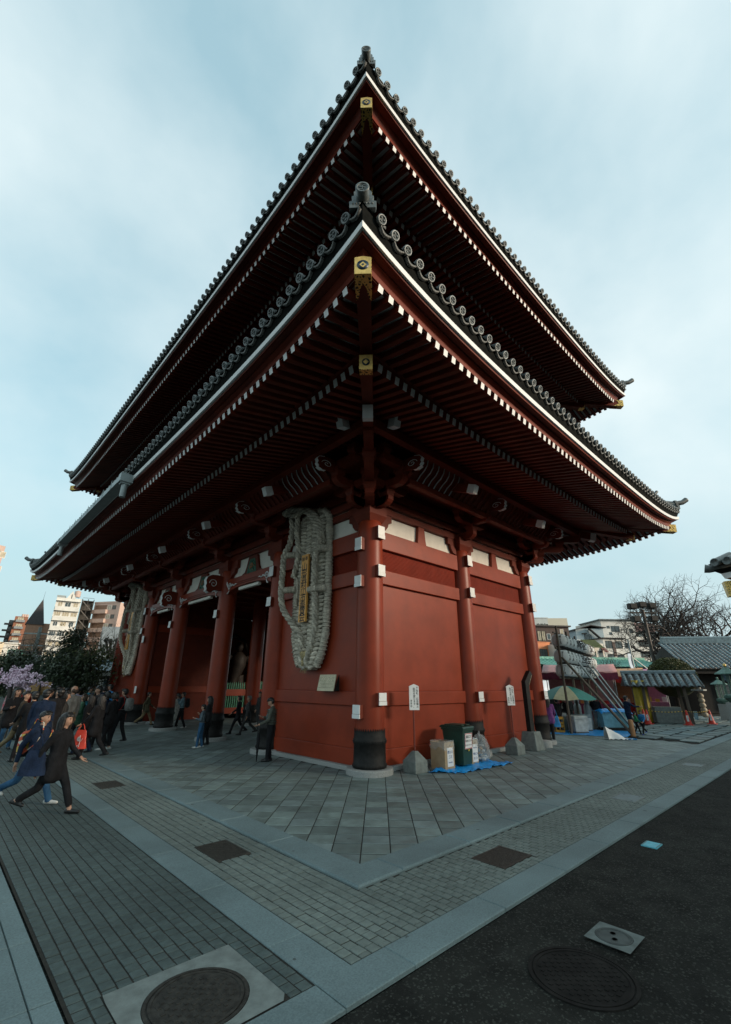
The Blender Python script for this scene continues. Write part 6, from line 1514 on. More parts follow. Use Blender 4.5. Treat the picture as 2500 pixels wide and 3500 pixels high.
t=thing('plastic_sack','crumpled white carrier bag lying on the paving','bag',(11.4,-1.35,0),R(-40)); m=MB(); m.grid(lambda i,j:Vector((-.35+.95*i,-.18+.36*j+.04*math.sin(i*9),.42*max(0,1-i*1.35)**.9*math.sin(PI*min(1,max(0,j)))+.02+.03*math.sin(i*17+j*13)**2)),22,14,0,True); m.obj('sack',[WHITE],t); m=MB(); m.box(.25,-.12,.005,.75,.10,.045); m.obj('blue_lining',[BLUE_C],t)
# --- cones and barrier rope
CONE=mat('cone_red',(.55,.035,.02),rough=.5,var=.1)
def cone(loc,label):
    t=thing('traffic_cone',label,'traffic cone',loc); m=MB(); m.lathe([(.155,.03),(.10,.28),(.035,.67),(.028,.70),(0,.70)],16); m.obj('cone',[CONE],t); m=MB(); m.box(-.20,-.20,0,.20,.20,.032); o=m.obj('foot',[CONE],t); m=MB(); d=(Vector(CAMP)-Vector(loc)).normalized(); M=frame((d.x*.125,d.y*.125,.32),(-d.y,d.x,0),(d.x*-.18,d.y*-.18,1)); m.box(-.045,-.14,0,.045,.14,.006,M=M); lb=m.obj('sticker',[WHITE],t); m=MB(); vtext(m,'立入禁止',M@Matrix.Translation((0,.095,.008)),.06,.064,0); m.obj('lettering',[INK],lb); return t
cone((20.38,.03,0),'red traffic cone left of the tiled well house'); cone((20.95,.35,0),'red traffic cone just behind the left one'); cone((21.31,-1.55,0),'red traffic cone right of the tiled well house'); cone((23.13,-2.2,0),'rightmost red traffic cone by the stone path')
for a,b,lb in (((20.38,.03),(21.31,-1.55),'black and yellow barrier rope in front of the well house'),((21.31,-1.55),(23.13,-2.2),'black and yellow barrier rope between the two right cones')):
    t=thing('barrier_rope',lb,'rope',(a[0],a[1],0)); v=Vector((b[0]-a[0],b[1]-a[1],0)); n=24
    for c,nm in ((0,'black_band'),(1,'yellow_band')):
        m=MB()
        for k in range(c,n,2): f=lambda u:(v.x*u,v.y*u,.66-.07*math.sin(PI*u)); m.tube([f(k/n),f((k+1)/n)],.017,6)
        tag(m.obj(nm,[INK if c==0 else mat('rope_yellow',(.7,.45,.03))],t),kind='stuff')
m=MB(); m.box(-.15,-.004,-.2,.15,.004,.2); nb=tag(m.obj('hanging_notice',[LBLUE],None,(22.0,-1.80,.44)),'pale blue notice hanging from the barrier rope','notice'); nb.rotation_euler=(0,0,R(-20))
# --- tiled well house
def tile_roof(parent,W_,D_,zE,zR,cols,courses,mt,limit=300,ridge=True):
    """front slope of pantiles: x across, y from the eave (0) back to the ridge (D_)"""
    tm=MB(); cw=W_/cols; cl=math.hypot(D_,zR-zE)/courses; sl=math.atan2(zR-zE,D_)
    n=6; vs=[]
    for i in range(n+1):
        q=i/n; x=cw*(q-.5); h=.35*cw*math.sin(2*PI*q-.4)*.5
        vs+=[(x,-.02,h),(x,-.02,h-.035),(x,cl*1.08,h-.02)]
    fs=[]
    for i in range(n): b=3*i; fs+=[(b,b+1,b+4,b+3),(b,b+3,b+5,b+2)]
    tm.add(vs,fs,0,True); me=tm.mesh('roof_tile',[mt]); cnt=0
    rest=[]
    for r in range(courses):
        for c in range(cols):
            M=Matrix.Translation((-W_/2+cw*(c+.5),D_*r/courses,zE+(zR-zE)*r/courses+.035))@Matrix.Rotation(sl,4,'X')
            if cnt<limit: mk('roof_tile',me,parent,M=M); cnt+=1
            else: rest.append(M)
    if rest:
        mm=MB()
        for M in rest: mm.add([M@Vector(v) for v in vs],fs,0,True)
        tag(mm.obj('roof_tile_field',[mt],parent),kind='stuff')
wc=(Vector((21.63,-.11,0))+Vector((22.07,-1.12,0)))/2; wd=Vector((22.07+.0-21.63,-1.12+.11,0)).normalized(); wrz=math.atan2(wd.y,wd.x)
t=thing('well_house','small well house with a blue-grey pantiled roof on dark posts','well house',tuple(wc),wrz)
m=MB(); m.box(-.62,0,0,.62,.9,.80); o=m.obj('stone_basin',[CONC],t); b=o.modifiers.new('b','BEVEL'); b.width=.02
for x in (-1.02,1.02):
    for y in (.05,1.5): m=MB(); m.bar((x,y,0),(x*.93,y,2.0),.14,.14); m.obj('post',[WEATH],t)
zE=zat(2250,2346,31)-.0; zR=zat(2250,2303,31.5)
m=MB(); m.add([(-1.85,-.35,zE),(1.85,-.35,zE),(1.75,.8,zR),(-1.75,.8,zR),(1.85,1.95,zE),(-1.85,1.95,zE)],[(0,1,2,3),(3,2,4,5),(0,3,5),(1,4,2),(5,4,1,0)]); rf=m.obj('roof',[DARKW],t)
g=MB(); 
rt=mk('tile_slope',MB().box(-1.8,-.02,-.03,1.8,.0,.0).mesh('tile_slope',[DARKW]),t,(0,-.36,zE))
tile_roof(rt,3.7,1.17,.0,zR-zE,11,6,BTILE)
m=MB(); m.tube([(-1.85,.8,zR+.10),(1.85,.8,zR+.10)],.075,10); m.box(-1.8,.70,zR,1.8,.90,zR+.08); m.obj('roof_ridge',[BTILE],t)
m=MB(); m.bar((-1.0,.05,1.95),(1.0,.05,1.95),.12,.16); m.obj('beam',[WEATH],t)
# topiary dome
rr=random.Random(21)
def leaves(m,pts,size,rr,mat=0,mats=1):
    for p in pts:
        a=Vector((rr.gauss(0,1),rr.gauss(0,1),rr.gauss(0,1))).normalized(); b=a.orthogonal().normalized(); c=a.cross(b); s=size*rr.uniform(.6,1.3)
        m.add([p+b*s,p+c*s*.5,p-b*s,p-c*s*.5],[(0,1,2,3)],mat if mats==1 else rr.randrange(mats))
LEAFY=mat('clipped_leaf',(.075,.085,.022),rough=.6,var=.3,scale=3,isl_var=.35); LEAFD=mat('dark_evergreen_leaf',(.035,.055,.025),rough=.55,var=.3,scale=2,isl_var=.4); LEAFM=mat('mid_green_leaf',(.07,.09,.03),rough=.6,var=.3,scale=2,isl_var=.35); BARK=mat('grey_bark',(.06,.05,.042),rough=.95,var=.3,scale=8,bump=.6,bscale=30,stretch=(1,1,.3))
pb=atd(2295,2300,34); t=thing('clipped_bush','round clipped bush rising behind the well house roof','bush',(pb.x,pb.y,0)); zt=zat(2295,2250,34); zb=zat(2295,2318,34)
m=MB(); m.ball((0,0,zb),(1.22,1.22,zt-zb-.06),18,12); pts=[]
for _ in range(9000):
    u,v=rr.uniform(0,2*PI),math.acos(rr.uniform(-.3,1)); k=1+rr.gauss(0,.022); pts.append(Vector((1.25*math.sin(v)*math.cos(u)*k,1.25*math.sin(v)*math.sin(u)*k,zb+(zt-zb)*math.cos(v)*k)))
leaves(m,pts,.055,rr); m.obj('crown',[LEAFY],t); m=MB(); m.tube([(0,0,0),(0,0,zb)],[.14,.10],8); m.obj('trunk',[BARK],t)
# --- large dark hall with a pantiled roof
a=atd(2352,2285,42); b=atd(2560,2281,44); rz=math.atan2(b.y-a.y,b.x-a.x); Wd=math.hypot(b.x-a.x,b.y-a.y)+6
t=thing('tiled_hall','dark timber hall with a broad blue-grey pantiled roof at the right edge','temple hall',(a.x,a.y,0),rz)
zE=a.z; zR=zat(2367,2194,45)
m=MB(); m.box(.9,1.2,0,Wd,8,zE+.3); m.obj('wall',[DARKW],t)
m=MB(); m.add([(0,0,zE),(Wd,0,zE),(Wd,3.6,zR),(0.5,3.6,zR),(Wd,7.2,zE),(0,7.2,zE)],[(0,1,2,3),(3,2,4,5),(0,3,5)]); m.obj('roof',[DARKW],t)
rt=mk('tile_slope',MB().box(0,-.02,-.05,Wd,.0,.0).mesh('tile_slope',[DARKW]),t,(0,0,zE))
rt2=rt; tile_roof(rt2,Wd,3.6,0,zR-zE,int(Wd/.34),16,BTILE)
for o in rt2.children: o.location.x+=Wd/2
m=MB(); m.box(.3,3.35,zR-.05,Wd,3.85,zR+.35); m.tube([(.3,3.6,zR+.42),(Wd,3.6,zR+.42)],.11,10); m.obj('roof_ridge',[BTILE],t)
m=MB(); m.bar((.3,.25,zE-.2),(Wd,.25,zE-.2),.2,.3); m.obj('eave_beam',[DARKW],t)
c=(3.1,1.17,zat(2408,2313,43.5)); m=MB()
for k in range(8): an=2*PI*k/8; m.ball((c[0]+.24*math.cos(an),c[1],c[2]+.24*math.sin(an)),(.11,.03,.11),8,5)
m.lathe([(.20,0),(.20,.03),(.12,.03),(.12,.06),(0,.06)],14,M=Matrix.Translation(c)@Matrix.Rotation(PI/2,4,'X')); m.obj('wheel_crest',[mat('crest_blue',(.22,.38,.48))],t)
for k in range(16): 
    m=MB(); z=.25+k*.115; m.box(2.2,1.10,z,6.6,1.16,z+.10); m.obj('shutter_slat',[mat('shutter_grey',(.17,.21,.22),rough=.4,metal=.3)],t)
# bronze lanterns on stone posts
BRONZE=mat('verdigris_bronze',(.10,.20,.17),rough=.55,metal=.3,var=.2,scale=6)
for (px,d,s,lb) in ((2458,36,1.0,'smaller bronze lantern with a pointed roof on a stone post'),(2496,31,1.25,'larger bronze lantern with a gilt finial at the right edge')):
    p=xy(px,d); t=thing('bronze_lantern',lb,'lantern',tuple(p)); zb=.95*s
    m=MB(); m.box(-.30*s,-.30*s,0,.30*s,.30*s,zb*.92,taper=.9); m.obj('stone_post',[STONE],t)
    m=MB(); m.lathe([(.18*s,zb*.92),(.34*s,zb+.10*s),(.34*s,zb+.2*s),(.2*s,zb+.24*s)],6,smooth=False); m.obj('base',[BRONZE],t)
    for k in range(6): an=2*PI*k/6; m=MB(); m.lathe([(.025*s,zb+.24*s),(.025*s,zb+1.05*s)],6,c=(.22*s*math.cos(an),.22*s*math.sin(an),0)); m.obj('cage_bar',[BRONZE],t)
    m=MB(); m.lathe([(.46*s,zb+1.02*s),(.44*s,zb+1.06*s),(.22*s,zb+1.18*s),(.05*s,zb+1.30*s)],6,smooth=False); m.obj('cap',[BRONZE],t)
    m=MB(); m.ball((0,0,zb+1.37*s),(.06*s,.06*s,.08*s)); m.obj('finial',[GOLD if s>1.1 else BRONZE],t)
# stone lantern with a pale stacked post
p=xy(2385,33.5); t=thing('stone_lantern','pale carved stone post under a flat stone cap behind the cones','stone lantern',tuple(p)); m=MB()
for k in range(5): m.ball((0,0,.35+k*.25),(.17,.17,.15),9,6)
m.obj('stacked_post',[mat('pale_stone',(.42,.36,.27),var=.2,scale=6)],t); m=MB(); m.box(-.42,-.3,1.62,.42,.3,1.70); m.box(-.36,-.25,1.85,.36,.25,1.93); m.lathe([(.12,1.7),(.12,1.85)],8); m.obj('cap',[STONE],t)
# floodlight mast
pm_=xy(2255,46); t=thing('floodlight_mast','dark timber mast with six floodlights','floodlight mast',tuple(pm_),math.atan2(CR.y,CR.x)); zt=zat(2226,2082,46)
m=MB(); m.tube([(0,0,0),(0,0,zt)],[.17,.13],10); m.obj('mast',[mat('brown_mast',(.055,.042,.034))],t)
for z in (zt-.15,zt-1.25): m=MB(); m.bar((-1.15,0,z-.12),(1.15,0,z-.12),.12,.12); m.obj('crossarm',[DARKW],t)
for x,z in ((-.85,zt+.12),(0,zt+.25),(.85,zt+.15),(-.75,zt-1.0),(.75,zt-.95)):
    m=MB(); m.box(-.32,-.2,-.22,.32,.28,.26); m.box(-.26,-.3,-.16,.26,-.2,.2); m.obj('floodlight',[DARKW],t,(x,0,z+.15))
# --- bare trees
BARKD=mat('dark_bark',(.045,.038,.034),rough=.95,var=.3,scale=5)
def bare_tree(name,label,loc,h,spread,seed,levels=6,lean=0,thick=.20,group=None,bark=None):
    t=thing(name,label,'tree',loc,0,group); rr=random.Random(seed); tr=MB(); cr=MB()
    def grow(p,d,L_,r,lv):
        n=3; pts=[p]; q=p; dd=d.copy()
        for i in range(n):
            dd=(dd+Vector((rr.gauss(0,.16),rr.gauss(0,.16),rr.gauss(.02,.10)))).normalized(); q=q+dd*(L_/n); pts.append(q)
        (tr if lv<=1 else cr).tube(pts,[r*(1-.30*i/n) for i in range(n+1)],7 if lv<2 else (5 if lv<4 else 3),0,caps=False)
        if lv>=levels: return
        k=3 if lv<4 else (3 if rr.random()<.6 else 2)
        if lv==0: k=4
        for i in range(k):
            an=2*PI*(i+rr.random()*.7)/k; side=(dd.orthogonal().normalized()); side.rotate(Matrix.Rotation(an,3,dd)) ; tilt=rr.uniform(.45,.95)*spread
            nd=(dd*(1-.30*tilt)+side*tilt+Vector((0,0,.10))).normalized(); st=pts[-1] if (i or lv==0) else pts[2]
            grow(st,nd,L_*rr.uniform(.62,.82),r*.62,lv+1)
    grow(Vector((0,0,0)),Vector((lean,0,1)).normalized(),h*.26,thick,0)
    tr.obj('trunk',[bark or BARKD],t); cr.obj('crown',[bark or BARKD],t)
for px,d,h,sd,lb in ((2330,52,14.3,4,'wide bare tree left of the tiled hall roof'),(2420,56,15.0,9,'bare tree rising behind the tiled hall roof'),(2495,58,14.5,12,'bare tree at the right edge behind the tiled hall')):
    bare_tree('bare_tree',lb,tuple(xy(px,d)),h,1.15,sd,7,group='bare winter trees behind the tiled hall',thick=.30)
bare_tree('bare_sapling','thin bare tree with tangled twigs behind the lantern rack',tuple(xy(2085,34)),5.2,.9,31,5,thick=.08)
p=xy(2180,40); t=thing('flag_pole','tall grey pole with a hanging pale banner behind the stalls','flag pole',tuple(p)); m=MB(); m.tube([(0,0,0),(0,0,zat(2178,2185,40))],[.09,.07],8); m.obj('pole',[ZINC],t); zz=zat(2178,2235,40); m=MB(); m.grid(lambda i,j:Vector((-.75+.7*i,.06*math.sin(j*7),zz-2.2*j)),6,10,0,True); o=m.obj('banner',[mat('pale_blue_banner',(.42,.50,.60))],t); o.modifiers.new('s','SOLIDIFY').thickness=.01; m=MB(); m.bar((0,0,zz-.2),(2.6,-1.5,zz-2.3),.06,.06); m.bar((0,0,zz+.6),(3.2,.6,zz-1.3),.06,.06); m.obj('brace',[ZINC],t)
# eave corner of the pavilion at the far right
def pavilion():
    K=2.4; C=atd(2424,1945,30.0); t=thing('side_hall','tiled eave corner with a gilt beam end at the right edge','temple hall',(C.x,C.y,0))
    d=(C-Vector(CAMP)); d.z=0; d.normalize(); s=Vector((d.y,-d.x,0))     # s: to the right in view
    ax=(s*.85-d*.53).normalized(); bx=(s*.53+d*.85).normalized(); z=C.z
    def pt(u,v,dz): return ax*u*K+bx*v*K+Vector((0,0,z+dz*K))
    m=MB()
    m.grid(lambda i,j:pt(i*5,j*4,-.02+.12*math.exp(-i*5/.8)*(1-j)+1.9*min(i*5,j*4,3.2)/3.2),28,24,0,True); m.obj('roof',[TILED],t)
    for k in range(18):
        m=MB(); u=.22+k*.26; zz=.0+.12*math.exp(-u/.8); m.tube([pt(u,-.08,zz),pt(u,.5,zz+.22)],.085*K,10); m.lathe([(.095*K,0),(.095*K,.03*K),(.07*K,.03*K),(.07*K,.01*K),(0,.01*K)],14,M=frame(pt(u,-.08,zz),ax,(0,0,1))); m.obj('roof_tile',[TILE],t)
    m=MB(); m.tube([pt(-.06,-.04,.02),pt(.0,.0,.0),pt(.14,.10,.0),pt(.35,.30,.06),pt(1.0,.9,.4)],[.10*K,.09*K,.075*K,.08*K,.09*K],12); m.obj('horn_tile',[TILE],t)
    m=MB(); a,b,c,e=pt(.05,.0,-.05),pt(5,.0,-.05),pt(5,.06,-.30),pt(.20,.06,-.16); m.add([a,b,c,e],[(0,1,2,3),(3,2,1,0)]); f,g=pt(.0,4,-.05),pt(.2,4,-.16); m.add([a,f,g,e],[(0,1,2,3),(3,2,1,0)]); m.obj('tile_bed',[TILED],t)
    m=MB(); m.add([pt(.19,.05,-.15),pt(5,.05,-.15),pt(5,.05,-.27),pt(.24,.05,-.27),pt(.24,.12,-.27),pt(5,.12,-.27)],[(0,1,2,3),(3,2,5,4)]); m.obj('eave_strip',[WHITE],t)
    m=MB(); m.add([pt(.24,.10,-.27),pt(5,.10,-.27),pt(5,.5,-.45),pt(.55,.5,-.45)],[(0,1,2,3),(3,2,1,0)]); m.add([pt(.55,.5,-.45),pt(5,.5,-.45),pt(5,3,0.0),pt(3,3,0.0)],[(0,1,2,3),(3,2,1,0)]); m.obj('soffit',[REDD],t)
    m=MB(); m.bar(pt(.40,.30,-.52),pt(2.4,2.2,-.2),.20*K,.30*K); m.obj('hip_rafter',[REDD],t); m=MB(); m.bar(pt(.17,.08,-.50),pt(.60,.49,-.45),.21*K,.33*K); m.obj('gilt_cap',[FILI],t)
    m=MB(); q=[ax*u*K+bx*v*K for u,v in ((2.6,2.3),(5,2.3),(5,4),(2.6,4))]; up=Vector((0,0,z-.2)); m.add(q+[v+up for v in q],[(0,1,5,4),(1,2,6,5),(2,3,7,6),(3,0,4,7)]); m.obj('wall',[RED],t)
pavilion()
# ------------------------------------------------------------------ left-hand background
PINKW=mat('pinkish_tile_wall',(.50,.36,.30),rough=.8,var=.06,scale=1,wear=.2,wearcol=(.36,.26,.22)); TANW=mat('tan_brick',(.36,.20,.13),rough=.85,var=.10,scale=1.5); BRICK=mat('red_brown_brick',(.26,.11,.065),rough=.85,var=.14,scale=3); SPIRE=mat('dark_slate_roof',(.035,.030,.030),rough=.7,var=.2,scale=3)
# white apartment tower with a gabled top
F=Facade('white_tower','tall white apartment tower with a gabled top and balcony bands',(196,2040),(279,2049),165,165,18,WALLW)
fh=2.95; gm=MB(); gm.prism([(F.W*.02,F.H),(F.W*.40,F.H),(F.W*.58,F.H+2.3),(F.W*.76,F.H),(F.W,F.H)],-.02,3,ax=1); gm.obj('gable',[WALLW],F.t)
F.box('roof_slit',F.W*.565,-.06,F.H-.1,F.W*.595,-.02,F.H+1.2,DARKW)
F.box('roof_railing',-.1,1,F.H,F.W*.35,1.1,F.H+.8,ZINC)
m=MB(); m.lathe([(.9,F.H+1.4),(.9,F.H+3.2),(.3,F.H+3.5)],12,c=(F.W*.80,6,0)); m.obj('water_tank',[mat('tank_pink',(.5,.36,.3))],F.t)
for k in range(4): m=MB(); m.lathe([(.06,F.H),(.06,F.H+1.5)],6,c=(F.W*.80+(-.6,.6,.6,-.6)[k],6+(-.6,-.6,.6,.6)[k],0)); m.obj('tank_leg',[ZINC],F.t)
for k in range(9):
    z=F.H-fh*(k+1)
    F.box('balcony_band',F.W*.02,-1.0,z-1.05,F.W*.98,-.02,z+.10,WALLW); F.box('slab_edge',-.05,-1.1,z+fh-1.12,F.W+.05,-.02,z+fh-1.02,WALLW)
    xs=((.10,.18,2),(.38,.24,2),(.72,.20,2)) if k%2==0 else ((.04,.26,3),(.36,.28,3),(.70,.26,2))
    for x,w,p in xs: F.window(F.W*x,z+.25,F.W*w,1.35,p,WHITE,(WARMG if (k+int(x*10))%3 else GLASS))
# steel fire stair between the two blocks
F=Facade('steel_stair_tower','dark open steel stair tower between the two apartment blocks',(281,2058),(322,2052),170,170,5,mat('stair_back',(.06,.055,.045),var=.2))
F.wall.scale=(1,.1,1); F.wall.location=(0,3.5,0)
for x in (0,F.W*.5,F.W): F.box('column',x-.12,-.1,0,x+.12,.15,F.H+.6,DARKW)
for k in range(9):
    z=F.H-k*2.95; F.box('landing',0,-.2,z-.12,F.W,3,z+.1,DARKW); m=MB(); m.bar((.1,0,z-.1),(F.W*.85,0,z-2.7),.25,.25); m.obj('stair_flight',[mat('stair_steel',(.11,.10,.09))],F.t)
    F.box('guard_rail',0,-.15,z+.9,F.W,-.1,z+1.0,DARKW)
# pinkish apartment block
F=Facade('pink_apartment','pinkish apartment block with recessed balconies behind the gate eave',(328,2049),(410,2074),172,165,18,PINKW)
for k in range(9):
    z=F.H-2.1-2.95*k
    o=F.box('recess_shade',F.W*.06,-.06,z-.1,F.W*.50,.0,z+1.45,mat('recess_shade_panel',(.20,.12,.08)))  # flat dark panel on the wall, the balcony recess shade put in colour
    F.box('balcony_band',0,-.9,z-1.35,F.W*.56,-.02,z-.1,PINKW); F.window(F.W*.54,z-.05,F.W*.14,1.4,2,WHITE,WARMG); F.window(F.W*.72,z-.05,F.W*.14,1.3,1,DARKW,GLASS)
F.box('parapet',-.1,-.1,F.H,F.W+.1,.3,F.H+.5,PINKW)
# spire building
F=Facade('spire_building','brick building under a steep dark pyramid spire','' or (90,2133),(146,2136),185,185,12,TANW)
ap=atd(139,2053,192); L0=F.t.matrix_world if False else None
import mathutils
Mi=(Matrix.Translation(F.t.location)@Matrix.Rotation(F.t.rotation_euler.z,4,'Z')).inverted(); q=Mi@ap
m=MB(); b=.35; m.add([(-b,-b,F.H),(F.W+b,-b,F.H),(F.W+b,F.W+b,F.H),(-b,F.W+b,F.H),(F.W*.62,F.W*.5,q.z)],[(0,1,4),(1,2,4),(2,3,4),(3,0,4),(3,2,1,0)]); m.obj('spire',[SPIRE],F.t); m=MB(); m.tube([(F.W*.62,F.W*.5,q.z-.2),(F.W*.62,F.W*.5,q.z+2.6)],[.05,.02],5); m.obj('lightning_rod',[DARKW],F.t)
F.box('wing',F.W,1,0,F.W+3.0,8,F.H+.6,TANW); F.box('annex',-4.5,-2,0,F.W+2.0,-.02,F.H*.52,BRICK)
m=MB(); m.prism([(-5.2,F.H*.52),(F.W+2.8,F.H*.52),(F.W+2.4,F.H*.52+.9),(-4.6,F.H*.52+.9)],-2.6,0,ax=1); m.obj('annex_roof',[SPIRE],F.t)
m=MB(); m.prism([(-4.2,F.H*.52+.9),(-1.6,F.H*.52+.9),(-2.2,F.H*.52+3.6),(-2.5,F.H*.52+3.6)],-2.2,-.6,ax=1); m.obj('turret_roof',[SPIRE],F.t)
for x in (-3.6,-.6,1.8): 
    m=MB(); F.window(x,F.H*.52-2.6,1.9,1.9,3,WHITE,GLASS).location.y=-2.0
# brown balcony block and older neighbour
F=Facade('balcony_block','brown brick block with grey balconies left of the spire',(53,2106),(98,2109),250,250,14,BRICK)
for k in range(9): 
    z=F.H-1.0-2.9*k; F.box('balcony',F.W*.12,-1.1,z-1.5,F.W*.80,-.02,z-.5,mat('grey_balcony',(.20,.22,.23))); F.window(F.W*.2,z-.45,F.W*.5,1.2,3,DARKW,WARMG)
for k in range(3): m=MB(); m.lathe([(.5,F.H),(.5,F.H+1.2),(.25,F.H+1.45)],10,c=(F.W*(.55+.17*k),3,0)); m.obj('roof_tank',[mat('tank_pink',(.5,.36,.3))],F.t)
F=Facade('old_block','dark stepped apartment block at the left behind the wires',(32,2121),(52,2118),260,260,14,mat('grey_brown_wall',(.14,.11,.09),var=.15))
for k in range(9): z=F.H-1.3-2.8*k; F.box('balcony',-1.5-.2*k,-1.2,z-1.0,F.W*.8,-.02,z-.2,mat('dim_balcony',(.11,.095,.085))); F.window(.3,z,F.W*.5,1.1,2,DARKW)
F=Facade('edge_tower','pale pink tower cut off by the left edge of the view',(-70,1850),(21,1864),110,112,14,PINKW)
for k in range(13):
    for j in range(4): F.window(F.W*(.15+.22*j),F.H-2.4-2.9*k,1.3,1.3,1,WHITE,WARMG)
F=Facade('low_white_house','low white house with a railed roof under the wires',(14,2196),(64,2205),95,95,8,WALLW); F.window(F.W*.4,F.H-2.3,2.0,1.4,2,mat('green_frame',(.06,.25,.18)),GLASS); F.box('roof_edge',-.2,-.3,F.H,F.W+.2,7,F.H+.18,WALLW); F.window(F.W*.1,F.H-4.6,1.6,1.4,2,WHITE,WARMG)
F=Facade('cream_house','cream house wall lit behind the left bushes',(-40,2190),(16,2194),90,92,8,mat('cream_wall2',(.60,.50,.36),var=.07))
F=Facade('grey_wall_house','pale grey-blue side wall behind the pollarded tree',(352,2135),(418,2150),120,118,9,mat('grey_blue_wall',(.33,.37,.39),var=.08,scale=.7)); F.window(F.W*.2,F.H-5,1.4,1.2,2); F.window(F.W*.55,F.H-8,1.4,1.2,2)
# utility pole and wires
pu=xy(86,44); zt=zat(106,2142,44); t=thing('utility_pole','grey concrete utility pole with many wires at the left','utility pole',tuple(pu)); m=MB(); m.tube([(0,0,0),(0,0,zt)],[.17,.12],10); m.obj('pole',[CONC],t)
for z in (zt-.5,zt-1.4): m=MB(); m.bar((-.9,.3,z),(.9,-.3,z),.09,.09); m.obj('crossarm',[ZINC],t)
m=MB(); m.lathe([(.22,zt-3.0),(.22,zt-2.1)],10,c=(.35,0,0)); m.obj('transformer',[ZINC],t)
for k in range(9):
    m=MB(); z=zt-.4-.45*k; s=CR.copy(); s.z=0; s.normalize(); a=Vector((-s.x*16,-s.y*16,z-.6+.1*(k%3))); b=Vector((s.x*24+.4*k,s.y*24,z-.5-.12*k)); 
    pts=[a.lerp(Vector((0,0,z)),i/6)-Vector((0,0,.5*math.sin(PI*i/6))) for i in range(7)]+[Vector((0,0,z)).lerp(b,i/8)-Vector((0,0,.7*math.sin(PI*i/8))) for i in range(1,9)]
    m.tube(pts,.018,4,caps=False); m.obj('wire',[INK],t)
# --- leafy trees
def leafy(name,label,loc,h,crown,n,seed,lm,size=.10,group=None,zc=None,trunk_r=.12,cone=False):
    """crown: (rx,ry,rz); clumps of leaves on branch ends"""
    t=thing(name,label,'tree',loc,0,group); rr=random.Random(seed); rx,ry,rz_=crown; zc=zc if zc is not None else h-rz_
    m=MB(); m.tube([(0,0,0),(.05,.02,zc*.6),(0,0,zc),(0,0,h*.92)],[trunk_r,trunk_r*.8,trunk_r*.6,.02],8); cl=[]
    K=46 if n>3000 else 26
    for k in range(K):
        if cone:
            q=(k+.5)/K; zz=zc-rz_+(2*rz_)*q; w=(1-q)**.75; a=k*2.4; r_=rr.uniform(.35,1)*w
            c=Vector((rx*r_*math.cos(a),ry*r_*math.sin(a),zz))
        else:
            a=k*2.4; u=rr.uniform(-.85,1); w=math.sqrt(max(0,1-u*u)); r_=rr.uniform(.55,1); c=Vector((rx*w*r_*math.cos(a),ry*w*r_*math.sin(a),zc+rz_*u*r_))
        cl.append(c); m.tube([(0,0,max(zc*.4,min(c.z-.3*rz_,h*.85))),tuple(c*.6+Vector((0,0,c.z*.4*.9))),tuple(c)],[.045,.03,.01],5,caps=False)
    m.obj('trunk',[BARK],t)
    m=MB(); pts=[]
    sg=.16*(rx+rz_)
    for i in range(n):
        c=cl[rr.randrange(K)]; f=(.55 if cone and c.z>zc+rz_*.3 else 1); p=c+Vector((rr.gauss(0,sg*f),rr.gauss(0,sg*f),rr.gauss(0,sg*.7*f))); pts.append(p)
    leaves(m,pts,size,rr); m.obj('crown',[lm],t); return t
leafy('evergreen_tree','dark conical evergreen tree in front of the white tower',tuple(xy(215,31)),zat(217,2149,31),(1.25,1.25,2.5),6500,41,LEAFD,.085,zc=zat(217,2149,31)-2.7,cone=True,trunk_r=.10)
leafy('evergreen_tree','broad dark evergreen beside the conical tree',tuple(xy(190,30)),zat(190,2238,30),(1.35,1.2,.95),4200,42,LEAFD,.085)
leafy('evergreen_tree','thin leafy tree in front of the pink apartment',tuple(xy(285,29)),zat(290,2195,29),(1.15,1.0,1.3),2600,43,LEAFM,.075)
leafy('evergreen_tree','dark leafy tree right of the conical tree trunk',tuple(xy(245,28)),zat(245,2242,28),(1.0,.9,1.0),2800,44,LEAFD,.08)
leafy('evergreen_tree','round dark bush tree left of the bare branches',tuple(xy(62,33)),zat(62,2238,33),(1.15,1.1,.9),3200,45,LEAFD,.085)
leafy('evergreen_tree','sunlit yellow-green tree at the left edge',tuple(xy(2,34)),zat(2,2226,34),(1.2,1.2,1.3),3600,46,LEAFM,.085)
bare_tree('bare_tree_left','bare spreading tree between the bushes and the spire building',tuple(xy(112,36)),6.6,1.0,77,6,thick=.12,bark=mat('tan_bark',(.16,.12,.085),rough=.95,var=.3,scale=5))
bare_tree('bare_tree_thin','thin bare tree before the grey side wall',tuple(xy(335,40)),7.5,.55,78,6,thick=.09,bark=mat('tan_bark',(.16,.12,.085)))
t=thing('pollarded_tree','pollarded tree with knobbly stub branches left of the gate',  'tree',tuple(xy(362,42))); zt=zat(372,2192,42); m=MB(); m.tube([(0,0,0),(.05,0,zt*.6),(0,0,zt*.75)],[.22,.17,.16],9); m.obj('trunk',[BARK],t)
for k,(x,z) in enumerate(((-.7,.05),(-.35,.0),(.35,-.1),(.75,-.25),(.2,.1))): m=MB(); m.tube([(0,0,zt*.72),(x*.6,.1*k-.2,zt*.84),(x,.1*k-.2,zt+z)],[.12,.09,.10],7); m.ball((x,.1*k-.2,zt+z),(.17,.16,.2),8,6); m.obj('stub_branch',[BARK],t)
